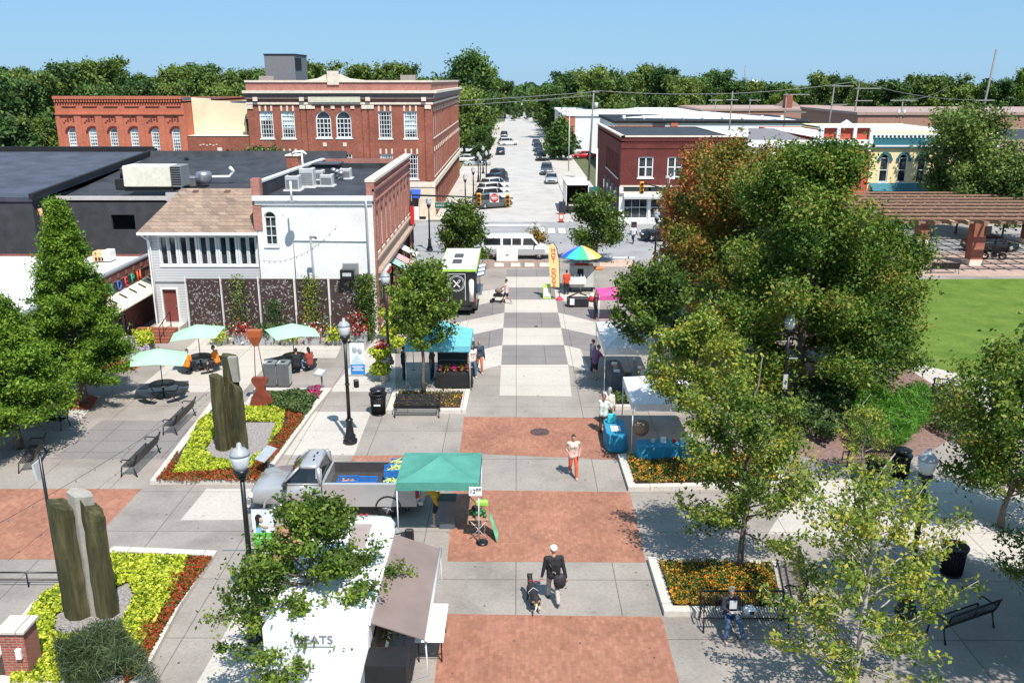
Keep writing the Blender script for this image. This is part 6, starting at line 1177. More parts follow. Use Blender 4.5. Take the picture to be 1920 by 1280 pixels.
def crate(label,x,y,z,rz=0,fill=None,cat='crate'):
    t=thing('produce_crate',label,cat,(x,y,z),rz,'blue plastic produce crates'); b=MB(); W_,D_,h_=.66,.46,.32
    for s in (-1,1):
        for k in range(4): b.cbox((0,s*D_/2,.03+.066*k),(W_,.025,.04)); b.cbox((s*W_/2,0,.03+.066*k),(.025,D_,.04))
        for q in (-1,0,1): b.cbox((q*W_/2*.97,s*D_/2,h_/2),(.045,.034,h_))
    b.cbox((0,0,.015),(W_,D_,.02)); b.cbox((0,D_/2,h_-.01),(W_+.04,.045,.035)); b.cbox((0,-D_/2,h_-.01),(W_+.04,.045,.035)); b.build('crate',BLU,t)
    if fill:
        mf,shape=fill; rc=random.Random(int(abs(x*100)+z*50)); f=MB()
        if shape=='corn':
            for k in range(26): a=rc.random()*PI; px_,py_=rc.uniform(-.22,.22),rc.uniform(-.14,.14); zz=.2+rc.random()*.15; l=.13; f.cone((px_-math.cos(a)*l,py_-math.sin(a)*l,zz),(px_+math.cos(a)*l,py_+math.sin(a)*l,zz+.04),.035,.012,6)
        else:
            for k in range(20): f.ball((rc.uniform(-.22,.22),rc.uniform(-.14,.14),.18+rc.random()*.06),.055,7,5)
        f.build('produce',mf,t)
    return t
CORN=mat('corn_husk',(.50,.58,.22),.8,var=.35,scale=12); TOM=mat('mixed_vegetables',(.4,.2,.1),.5,var=.5,scale=15)
fx=lambda k:-6.35
crate('blue crate with mixed vegetables behind the pickup cab',-5.95,28.55,.905,.05,(TOM,'ball')); crate('empty blue crate second from the pickup cab',-5.25,28.5,.905,-.03)
crate('lower blue crate by the tailgate of the pickup',-4.35,28.45,.905,.02,(CORN,'corn')); crate('blue crate heaped with corn on top by the tailgate',-4.32,28.78,1.23,.1,(CORN,'corn')); crate('blue crate of corn farthest back in the pickup bed',-4.2,29.3,1.23,-.1,(CORN,'corn')); crate('blue crate under the farthest corn crate',-4.2,29.3,.905,0); crate('blue crate next to the green canopy leg in the bed',-3.72,28.6,.905,0,(TOM,'ball'))
# white box truck with awning
TW=mat('truck_white',(.80,.80,.79),.4,var=.03,coat=.2)
def boxtruck():
    x0,x1=-5.75,-3.33; t=thing('food_trailer_truck','white box truck with a brown side awning in the foreground under the leafy tree','truck',(-4.54,17.3,0)); X=1.21
    def rr(y,w_,zt,zb=.55): return [(-w_,y,zb),(-w_,y,zt-.22),(-w_+.12,y,zt-.05),(-w_+.35,y,zt),(w_-.35,y,zt),(w_-.12,y,zt-.05),(w_,y,zt-.22),(w_,y,zb)]
    MB().loft([rr(0,X*.98,2.96),rr(.08,X,3.02),rr(4.4,X,3.02),rr(4.6,X*.98,2.95)],True).build('box_body',TW,t)
    MB().loft([rr(4.6,.98,2.5,.5),rr(5.8,1.0,2.5,.5),rr(6.2,.98,2.42,.5),rr(6.75,.95,1.65,.5),rr(7.5,.9,1.45,.5),rr(7.85,.85,1.15,.55)],True,True).build('cab',TW,t)
    MB().add([(-.85,6.28,2.34),(.85,6.28,2.34),(.88,6.74,1.72),(-.88,6.74,1.72)],[(0,3,2,1)]).build('windscreen',CGL,t).location.z=.04
    for s in (-1,1):
        MB().cbox((s*1.0,5.6,1.85),(.03,1.0,.65)).build('cab_window',CGL,t); MB().tube([(s*.95,6.0,1.9),(s*1.35,6.15,1.95),(s*1.35,6.15,1.5)],.025).cbox((s*1.4,6.1,1.8),(.26,.1,.5),bev=.05).build('mirror',TRIM,t)
        for y in (1.2,6.6): wheel(t,s*(X-.2),y,.42,.28,s)
    for k in (-.16,0,.16): MB().ball((k,6.12,2.5),(.05,.05,.03),8,5).build('marker_light',LRED,t)
    MB().cbox((-.55,4.05,3.03),(.55,.6,.07),bev=.03).build('roof_vent',LGREY,t); MB().cbox((.35,3.9,3.03),(.5,1.3,.03),bev=.01).build('roof_panel',mat('brown_panel2',(.35,.27,.24)),t)
    text('MEATS',.3,mat('truck_letters',(.22,.22,.23),var=0),t,(-.05,-.01,2.55),(PI/2,0,0)); MB().cbox((0,-.015,2.38),(.9,.012,.012)).build('underline',GREY,t)
    MB().box(X-.01,X+.04,.1,4.4,2.86,2.98).build('awning_roller',WHITE,t)
    # awning
    MB().add([(X+.04,.2,2.86),(X+.04,4.3,2.86),(X+1.25,4.3,2.42),(X+1.25,.2,2.42),(X+.04,.2,2.83),(X+.04,4.3,2.83),(X+1.25,4.3,2.39),(X+1.25,.2,2.39)],[(3,2,1,0),(4,5,6,7),(2,3,7,6),(0,4,7,3),(1,2,6,5)]).build('awning',mat('brown_awning',(.225,.165,.145),.8,var=.12,scale=1),t)
    MB().tube([(X+1.27,.15,2.41),(X+1.27,4.35,2.41)],.04).build('awning_bar',LGREY,t)
    for y in (.25,4.25): MB().tube([(X+1.25,y,2.38),(X+1.3,y,1.4),(X+.05,y,.9)],.022).build('awning_arm',LGREY,t)
    MB().box(X,X+.05,.2,2.6,1.1,2.3).build('serving_hatch',DARK,t); MB().box(X-.02,X+.9,-.6,.1,.02,2.3).build('dark_side_curtain',DARK,t)
boxtruck()
g=G(810,1165,.78); t=thing('folding_table','white folding table beside the brown awning of the box truck','table',(g[0],g[1],0)); MB().cbox((0,0,.76),(.75,1.75,.05),bev=.02).build('tabletop',WHITE,t)
b=MB(); [b.cbox((0,-.7+.28*k,.787),(.7,.012,.004)) for k in range(6)]; b.cbox((0,0,.787),(.012,1.6,.004)); b.build('surface_lines',LGREY,t)
for y in (-.65,.65): MB().tube([(-.3,y,.74),(-.3,y,0)],.018).tube([(.3,y,.74),(.3,y,0)],.018).tube([(-.3,y,.25),(.3,y,.25)],.015).build('leg',BLACK,t)
# far box truck
t=thing('box_truck','white box truck with its rear door open, parked on the right side of the street','truck',(6.95,101.6,0)); X=1.3
MB().box(-X,-X+.08,0,7,1.0,3.3).box(X-.08,X,0,7,1.0,3.3).box(-X,X,0,7,3.22,3.36).box(-X,X,0,7,.9,1.02).box(-X,X,6.9,7,1,3.3).build('cargo_box',TW,t); MB().box(-X+.09,X-.09,3.4,3.5,1.0,3.2).box(-X+.085,-X+.1,.05,3.4,1.03,3.2).box(X-.1,X-.085,.05,3.4,1.03,3.2).box(-X+.1,X-.1,.02,3.4,1.025,1.04).build('dark_interior',mat('dark_wood_interior',(.035,.022,.02),.8,var=.4),t)
MB().box(.3,.95,1.3,2.0,1.05,1.75).build('orange_cart',mat('orange_red_cart',(.5,.08,.03)),t); MB().loft([[(-1.0,y,.5),(-1.0,y,z),(1.0,y,z),(1.0,y,.5)] for y,z in ((7,2.3),(8.2,2.3),(8.9,1.5),(9.6,1.3),(9.7,.8))],True).build('cab',TW,t)
for s in (-1,1):
    for y in (1.6,8.6): wheel(t,s*1.05,y,.45,.28,s)
    MB().cbox((s*1.1,.05,.95),(.25,.1,.15)).build('tail_light',LRED,t)
MB().box(-X,X,-.25,0,.45,.85).build('bumper',TRIM,t); MB().cbox((-1.75,-.6,.75),(.75,.25,1.4),bev=.03).build('liftgate',mat('navy_dark',(.02,.025,.04)),t)
t=thing('road_barricade','small orange and white road barricade sign at the right kerb','barricade',(*G(1052,417),0)); MB().cbox((0,0,.55),(.5,.05,.9)).build('board',mat('orange_barricade',(.55,.1,.04)),t); MB().cbox((0,-.03,.6),(.3,.02,.4)).build('stripe',WHITE,t); MB().cbox((0,0,.05),(.6,.4,.1)).build('base',DARK,t)
# food truck with circle emblem
def foodtruck():
    x=-3.8; t=thing('food_truck','food truck with white roof, lime trim, black rear and a crossed utensils emblem','food truck',(x,55.9,0)); X=1.18
    MB().box(-X,X,0,7.4,.45,2.93).build('body',mat('black_truck_paint',(.015,.015,.017),.35,coat=.5),t)
    MB().box(-X,X,.0,7.4,2.93,3.02).build('roof',TW,t); MB().box(X-.01,X+.05,0,7.4,2.8,3.04).box(-X-.05,-X+.01,0,7.4,2.8,3.04).box(-X,X,-.05,0,2.88,3.05).build('lime_trim',mat('lime_paint',(.42,.65,.12),.4),t)
    for y in (2.4,4.4): MB().cbox((.0-.15,y,3.07),(.62,1.05,.1),bev=.04).build('roof_hatch',mat('dark_hatch',(.06,.065,.06)),t)
    b=MB(); [b.cbox((s,-.02,1.85),(.03,.02,1.75)) for s in (-.62,.5)]; b.cbox((-.06,-.02,2.72),(1.15,.02,.03)); b.build('emblem_frame',WHITE,t)
    e=MB(); n=32
    for r0,r1 in ((.5,.53),(.42,.435)): e.add([(-.06+math.cos(2*PI*k/n)*r,-.03,2.1+math.sin(2*PI*k/n)*r) for r in (r0,r1) for k in range(n)],[(k,(k+1)%n,n+(k+1)%n,n+k) for k in range(n)])
    e.cbox((-.06,-.03,2.08),(.07,.012,.62),ry=R(42)).cbox((-.06,-.035,2.08),(.07,.012,.62),ry=R(-42)).cbox((.09,-.03,2.24),(.14,.012,.24),ry=R(42)).build('crossed_utensils_emblem',WHITE,t)
    for z in (1.45,): MB().cone((.9,-.12,.95),(.9,-.12,2.25),.16,.16,12).ball((.9,-.12,2.28),(.16,.16,.12),12,6).build('gas_cylinder',WHITE,t)
    MB().box(-.9,.9,-.35,-.02,.4,.55).build('bumper',TRIM,t); MB().cbox((X+.28,2.0,2.55),(.55,3.6,.05),ry=R(-12)).build('hatch_awning',mat('navy_panel',(.03,.04,.09)),t)
    b=MB(); [b.cbox((X+.3,.7+k*1.3,2.6),(.45,.85,.03),ry=R(-12)) for k in range(3)]; b.build('menu_boards',mat('menu_white',(.6,.65,.72)),t)
    MB().box(X,X+.04,.6,3.6,1.3,2.4).build('serving_window',GLASS,t); MB().box(X+.02,X+.35,.5,3.7,1.2,1.25).build('serving_shelf',STEEL,t)
    for s in (-1,1):
        for y in (1.3,6.3): wheel(t,s*(X-.12),y,.42,.26,s)
    MB().loft([[(-1.0,y,.5),(-1.0,y,z),(1.0,y,z),(1.0,y,.5)] for y,z in ((7.4,2.4),(7.9,1.6),(8.5,1.3))],True).build('cab',TW,t)
    for s in (-1,1): MB().cbox((s*1.05,-.03,1.0),(.12,.05,.3)).build('tail_light',LRED,t)
foodtruck()
# ------------------------------------------------------------------ canopies
def canopy(label,x0,x1,y0,y1,ze,zp,m,val=.28,name='market_canopy',legs=(1,1,1,1),group='pop-up market canopies',mv=None):
    cx,cy=(x0+x1)/2,(y0+y1)/2; t=thing(name,label,'canopy',(cx,cy,0),0,group); X,Y=(x1-x0)/2,(y1-y0)/2; b=MB()
    n=6; 
    for a,b2 in (((-X,-Y),(X,-Y)),((X,-Y),(X,Y)),((X,Y),(-X,Y)),((-X,Y),(-X,-Y))):
        rows=[]
        for i in range(n+1):
            u=i/n; row=[]
            for j in range(n+1):
                v_=j/n; ex=a[0]+(b2[0]-a[0])*u; ey=a[1]+(b2[1]-a[1])*u; px_,py_=ex*(1-v_),ey*(1-v_); z=ze+(zp-ze)*v_-.10*math.sin(PI*v_)*math.sin(PI*u)*(1)-.06*math.sin(PI*v_); row.append((px_,py_,z))
            rows.append(row)
        b.loft(rows,closed=False,smooth=True)
    b.build('canopy_top',m,t)
    v_=MB()
    for a,b2 in (((-X,-Y),(X,-Y)),((X,-Y),(X,Y)),((X,Y),(-X,Y)),((-X,Y),(-X,-Y))):
        v_.loft([[(a[0]+(b2[0]-a[0])*i/8,a[1]+(b2[1]-a[1])*i/8,ze) for i in range(9)],[((a[0]+(b2[0]-a[0])*i/8)*1.008,(a[1]+(b2[1]-a[1])*i/8)*1.008,ze-val-.02*(i%2)) for i in range(9)]],closed=False)
    v_.build('valance',mv or m,t)
    for k,(sx_,sy_) in enumerate(((-1,-1),(1,-1),(1,1),(-1,1))):
        l=MB().tube([(sx_*X*.985,sy_*Y*.985,0),(sx_*X*.985,sy_*Y*.985,ze-.02)],.022,6).build('leg',mat('white_leg',(.7,.7,.7),.4),t); MB().cbox((sx_*X*.985,sy_*Y*.985,.01),(.14,.14,.02)).build('foot',TRIM,l)
    f=MB(); 
    for a,b2 in (((-X,-Y),(X,-Y)),((X,-Y),(X,Y)),((X,Y),(-X,Y)),((-X,Y),(-X,-Y))): f.tube([(a[0]*.98,a[1]*.98,ze-.05),((a[0]+b2[0])/2,(a[1]+b2[1])/2,ze-.3),(b2[0]*.98,b2[1]*.98,ze-.05)],.015,4)
    f.build('truss',LGREY,t); return t
def cloth(name,c,tr=.25):
    m,nt,b=newmat(name); b.inputs['Roughness'].default_value=.8; v=pos(nt); col=ramp(nt,noise(nt,1.5,5,v,.6),[(.3,sc(c,.82)),(.7,sc(c,1.1))]); nt.links.new(col,b.inputs['Base Color'])
    bp=nt.nodes.new('ShaderNodeBump'); bp.inputs['Strength'].default_value=.5; bp.inputs['Distance'].default_value=.06; nt.links.new(noise(nt,2.5,3,v),bp.inputs['Height']); nt.links.new(bp.outputs[0],b.inputs['Normal'])
    tl=nt.nodes.new('ShaderNodeBsdfTranslucent'); nt.links.new(col,tl.inputs[0]); mx=nt.nodes.new('ShaderNodeMixShader'); mx.inputs[0].default_value=tr; nt.links.new(b.outputs[0],mx.inputs[1]); nt.links.new(tl.outputs[0],mx.inputs[2]); nt.links.new(mx.outputs[0],nt.nodes['Material Output'].inputs[0]); MC[name]=m; return m
CG=cloth('green_canvas',(.10,.36,.28)); CW=cloth('white_canvas',(.80,.80,.80)); CB=cloth('aqua_canvas',(.20,.62,.72)); CBL=cloth('blue_cloth',(.03,.28,.45),.1)
canopy('green pop-up canopy at the tailgate of the silver pickup',-3.9,-1.2,26.2,28.6,2.2,2.62,CG)
canopy('aqua blue pop-up canopy behind the slim street tree',-5.45,-2.25,41.35,44.5,2.25,3.2,CB)
canopy('white pop-up canopy farther from the camera, right side of the plaza',4.25,7.4,40.6,45.6,2.35,3.2,CW)
canopy('white pop-up canopy nearer to the camera, above the blue tables',4.65,7.9,33.2,36.6,2.3,3.1,CW)
canopy('pink and white vendor canopy beside the hot dog cart, mostly behind the tree',5.2,7.6,54.2,56.4,1.7,2.1,cloth('pink_cloth',(.75,.12,.38)))
def dtable(label,x,y,rz,w_,d_,m,h=.76,name='market_table',items=None):
    t=thing(name,label,'table',(x,y,0),rz); b=MB(); n=16; ring=lambda s,z,wv:[( (math.copysign(1,math.cos(a))*min(abs(math.cos(a))*1.35,1)*w_/2*s)+wv*math.sin(k*2.3)*.02,(math.copysign(1,math.sin(a))*min(abs(math.sin(a))*1.35,1)*d_/2*s)+wv*math.cos(k*1.9)*.02,z) for k,a in enumerate([2*PI*(i+.5)/n for i in range(n)])]
    b.loft([ring(1.06,.06,1.6),ring(1.03,.4,1),ring(1.0,h-.03,0),ring(.99,h,0)],True,False); b.build('tablecloth',m,t); return t
t=dtable('table under a bright blue cloth at the left leg of the nearer white canopy',4.15,34.6,0,.85,1.9,CBL); MB().cbox((-.1,.45,.98),(.35,.12,.4),bev=.02).build('aqua_board',mat('aqua_board',(.05,.5,.55)),t); MB().cbox((0,-.2,.78),(.4,.6,.01)).build('white_paper',WHITE,t)
t=dtable('long table under a blue cloth, nearest to the camera on the right',6.1,32.9,0,2.5,.8,CBL)
for x,c,s in ((-.2,WHITE,.22),(.25,mat('sign_red',(.5,.02,.02)),.14),(.6,WHITE,.2),(-.6,LGREY,.16),(.95,mat('aqua_board',(.05,.5,.55)),.2)): MB().cbox((x,.05,.76+s/2),(s,s*.8,s),rz=x,bev=.015).build('goods',c,t)
t=dtable('dark cloth table with pots of flowers under the aqua canopy',-3.1,41.9,0,1.75,.8,mat('black_cloth',(.012,.012,.013),.85)); rn=np.random.default_rng(4)
for k in range(5): b=MB().lathe([(.07,0),(.1,.14),(.02,.14)],(-.7+.35*k,0,.76),10).build('flower_pot',mat('terracotta',(.3,.1,.06)),t); leaves('flowers',rn.normal(0,1,(90,3))*.08+np.array([-.7+.35*k,0,1.0]),.045,[FWR,FOR,FPK,FOR,FWR][k],b,k)
t=thing('chalkboard_box','dark rack behind the flower table under the aqua canopy','rack',(-3.1,43.6,0)); MB().cbox((0,0,.9),(1.9,.4,1.8),bev=.02).build('rack',mat('teal_black',(.015,.03,.03)),t); [MB().cbox((0,-.22,.5+.4*k),(1.8,.06,.03)).build('shelf',GREY,t) for k in range(4)]
t=dtable('grey cloth table under the farther white canopy',5.0,42.6,0,.8,2.4,mat('grey_cloth',(.12,.12,.13),.85)); [MB().cbox((0,-.8+.4*k,.84),(.3,.22,.12),rz=k,bev=.02).build('goods',[WHITE,GREY,mat('tan_goods',(.45,.3,.15)),WHITE,BLACK][k],t) for k in range(5)]
for k,(x,y) in enumerate(((6.4,41.6),(6.9,42.4),(6.3,43.6))):
    t=thing('folding_chair',['white folding chair at the front of the farther white canopy','white folding chair in the middle of the farther white canopy','white folding chair at the back of the farther white canopy'][k],'chair',(x,y,0),k*.6,'folding chairs under the canopy'); MB().cbox((0,0,.45),(.44,.42,.03),bev=.01).build('seat',WHITE,t); MB().cbox((0,.22,.78),(.44,.03,.28),rx=R(-10)).build('backrest',WHITE,t); [MB().tube([(sx_,-.22,0),(sx_,.2,.5),(sx_,.24,.85)],.014,4).tube([(sx_,.2,0),(sx_,-.2,.45)],.014,4).build('leg',LGREY,t) for sx_ in (-.2,.2)]
t=thing('wicker_hat_stand','round brown wicker hat hung on the leg of the nearer white canopy','hat',(5.0,33.05,1.35)); MB().lathe([(.34,0),(.2,.03),(.18,.16),(.02,.18)],(0,0,0),16).build('hat',mat('wicker',(.3,.2,.13),.9,var=.3,scale=20),t); t.rotation_euler=(PI/2.3,0,0)
# green canopy goods: display table with produce and banner, price sign, dark bin
t=thing('produce_stand','small green produce table with a leaning green banner under the green canopy','produce stand',(-1.25,26.75,0)); MB().cbox((0,0,.72),(.7,.6,.05),bev=.02).build('tabletop',mat('wood_top',(.35,.2,.12)),t); [MB().tube([(sx_*.3,sy_*.25,.7),(-sx_*.3,sy_*.25,0)],.015,4).build('leg',LGREY,t) for sx_ in (-1,1) for sy_ in (-1,1)]
rc=random.Random(3); b=MB(); [b.ball((rc.uniform(-.28,.28),rc.uniform(-.2,.22),.8+rc.random()*.1),.07,7,5) for k in range(16)]; b.build('watermelons',mat('melon_green',(.03,.14,.05),.4,var=.5,scale=20),t); MB().cbox((.1,.3,1.05),(.42,.2,.22),bev=.05).build('lime_bag',mat('lime_bag',(.3,.6,.08)),t); MB().ball((-.12,.05,.98),(.12,.1,.12),8,6).build('dark_sack',DARK,t)
MB().add([(.38,.3,.75),(.38,-.25,.75),(.62,-.55,.02),(.66,.1,.02)],[(0,1,2,3),(3,2,1,0)]).build('banner',mat('pale_green_banner',(.18,.55,.32),.6,var=.3,scale=5),t)
t=thing('price_sign','small white price sign hanging from the front edge of the green canopy','price sign',(-1.32,26.15,1.92)); MB().cbox((0,0,0),(.42,.015,.32)).build('card',WHITE,t); text('12⁰⁰',.2,bpy.data.materials['sign_letters_dark'],t,(0,-.012,0)); MB().cone((0,0,.16),(0,0,.28),.006,.006,4).build('string',GREY,t)
t=thing('grey_tote','tall dark grey tote bin beside the person in the yellow shirt','bin',(-2.35,27.4,0)); MB().loft([[(-.3*s,-.25*s,z),(.3*s,-.25*s,z),(.3*s,.25*s,z),(-.3*s,.25*s,z)] for z,s in ((0,.85),(1.05,1.0))],True).build('body',mat('blue_grey_bin',(.09,.11,.13)),t); MB().cbox((0,0,1.08),(.64,.54,.06),bev=.02).build('lid',CHAR,t)
t=thing('canopy_weight','round black weight plate with a strap at the right front leg of the green canopy','weight',(-1.12,26.2,0)); MB().lathe([(.2,0),(.2,.05),(.03,.05)],(0,0,.02),18).build('plate',BLACK,t); MB().tube([(0,0,.06),(-.5,.7,.5)],.01,4).build('strap',BLACK,t)
t=thing('camp_stool','black folding stool under the awning near the green canopy leg','stool',(-3.6,25.9,0)); MB().cbox((0,0,.45),(.35,.35,.04),bev=.02).build('seat',TRIM,t); [MB().tube([(sx_*.16,-.16,.44),(sx_*.16,.16,0)],.015,4).tube([(sx_*.16,.16,.44),(sx_*.16,-.16,0)],.015,4).build('leg',BLACK,t) for sx_ in (-1,1)]
# ------------------------------------------------------------------ hot dog cart, rainbow umbrella, feather flag
t=thing('hot_dog_cart','white and steel hot dog cart under the rainbow umbrella','food cart',(4.7,62.8,0)); MB().cbox((0,0,1.15),(1.7,.9,1.6),bev=.04).build('cabinet',LGREY,t); MB().cbox((-.1,-.46,1.35),(.42,.02,.75)).build('window',DARK,t); MB().cbox((-.5,-.75,.95),(1.5,.55,.5),bev=.04).build('counter',WHITE,t)
[MB().cone((-.95+.22*k,-.75,1.2),(-.95+.22*k,-.75,1.42),.045,.035,8).build('bottle',[WHITE,STEEL,WHITE,STEEL,WHITE,WHITE][k],t) for k in range(6)]
for s in (-1,1): wheel(t,s*.8,.0,.3,.12,s)
b=MB(); b.cbox((1.2,-.1,1.7),(.7,.5,.2),bev=.05); b.build('orange_awning',mat('orange_stripe',(.7,.2,.06)),t); MB().cbox((0,-.1,2.0),(1.0,.3,.12)).build('red_header',mat('sign_red',(.5,.02,.02)),t)
u=thing('rainbow_umbrella','large rainbow-striped umbrella over the hot dog cart','umbrella',(4.65,62.6,0)); MB().cone((0,0,0),(0,0,3.35),.03,.03).build('pole',WHITE,u)
RB=[(.75,.03,.10),(.8,.12,.05),(.85,.55,.05),(.85,.75,.25),(.05,.55,.25),(.05,.5,.75),(.03,.12,.5),(.5,.3,.65),(.75,.3,.5),(.8,.1,.3)]
order=[3,4,5,6,7,8,0,0,1,2]
n=10
for k in range(n):
    a0,a1=-PI/2+2*PI*(k-.5)/n,-PI/2+2*PI*(k+.5)/n; c=RB[[4,3,2,0,1,8,0,7,6,5][k]]; rows=[]
    for i in range(5): v_=i/4; r=1.45*v_; z=3.35-.75*v_**1.4; rows.append([(math.cos(a0)*r,math.sin(a0)*r,z),(math.cos((a0+a1)/2)*r*.985,math.sin((a0+a1)/2)*r*.985,z+.02),(math.cos(a1)*r,math.sin(a1)*r,z)])
    MB().loft(rows,closed=False,smooth=True).build('canopy_panel',mat('rainbow_%d'%k,c,.6,var=.03),u)
t=thing('feather_flag','yellow and red feather flag reading HOT DOGS on a small base','flag',(*G(1049,562),0)); 
pl=[(0,0,0),(0,0,1.5),(-.08,0,3.0),(-.3,0,3.8),(-.55,0,4.05),(-.75,0,3.95)]; MB().tube(pl,.02,6).build('pole',BLACK,t)
L_=[(-.02,.9),(-.05,1.8),(-.1,2.8),(-.28,3.6),(-.5,3.98)]; Rr=[(-.62,.95),(-.70,1.8),(-.78,2.8),(-.83,3.5),(-.82,3.85)]
f=MB(); f.loft([[(x,0,z) for x,z in L_],[(x,0,z) for x,z in Rr]],closed=False); f.loft([[(x,.015,z) for x,z in Rr],[(x,.015,z) for x,z in L_]],closed=False); fo=f.build('sail',mat('flag_cream',(.85,.62,.28),.7,var=.03),t)
rd=mat('flag_red',(.6,.02,.03),.7,var=.02)
for k,ch in enumerate('HOT DOGS'):
    if ch!=' ': text(ch,.42,rd,fo,(-.40-.012*(7-k),-.015,3.5-.36*k),(PI/2,0,0))
MB().lathe([(.28,0),(.26,.06),(.08,.25)],(0,0,0),12).build('base',mat('red_base',(.6,.03,.08)),t)
t=thing('folded_cart','black low cart with gear on the ground in front of the hot dog cart','cart',(4.15,58.2,0)); MB().cbox((0,0,.35),(1.45,.6,.55),bev=.03).build('box',TRIM,t); MB().cbox((-.4,-.35,.4),(.3,.1,.4)).build('white_bag',WHITE,t); MB().tube([(-.7,.1,.6),(0,0,.95),(.6,.1,.75)],.05).build('handle',BLACK,t)
t=thing('red_cushion','round red and white inflatable on the ground by the hot dog cart','inflatable',(5.35,59.6,.0)); MB().ball((0,0,.22),(.38,.38,.22),12,7).build('base',mat('sign_red',(.5,.02,.02)),t); MB().ball((0,0,.45),(.3,.3,.15),12,6).build('top',WHITE,t)
t=thing('a_frame_sign','lime green and white A-frame sign behind the feather flag','sign',(2.15,60.6,0)); MB().cbox((0,-.15,.5),(.55,.03,1.0),rx=R(-10)).cbox((0,.15,.5),(.55,.03,1.0),rx=R(10)).build('board',mat('lime_sign',(.45,.65,.15)),t); MB().cbox((0,-.19,.45),(.4,.03,.6),rx=R(-10)).build('poster',WHITE,t)
t=thing('patio_umbrella','orange and green patio umbrella in the shade of the orange maple','umbrella',(*G(1258,520),0)); MB().cone((0,0,0),(0,0,2.3),.03,.03).build('pole',BLACK,t); MB().cone((0,0,2.1),(0,0,2.6),1.1,.02,10).build('canopy',mat('red_orange_cloth',(.65,.06,.03)),t); MB().cone((0,0,2.02),(0,0,2.12),1.13,1.1,10).build('fringe',mat('lime_cloth',(.45,.6,.1)),t)
t=thing('utility_cabinet','dark red box on a post by the zebra line at the right','box',(*G(1188,440),0)); MB().cbox((0,0,.6),(.5,.4,1.2),bev=.03).build('cabinet',mat('dark_maroon',(.06,.025,.02)),t); MB().cbox((0,0,1.22),(.56,.46,.05)).build('top',BLACK,t)
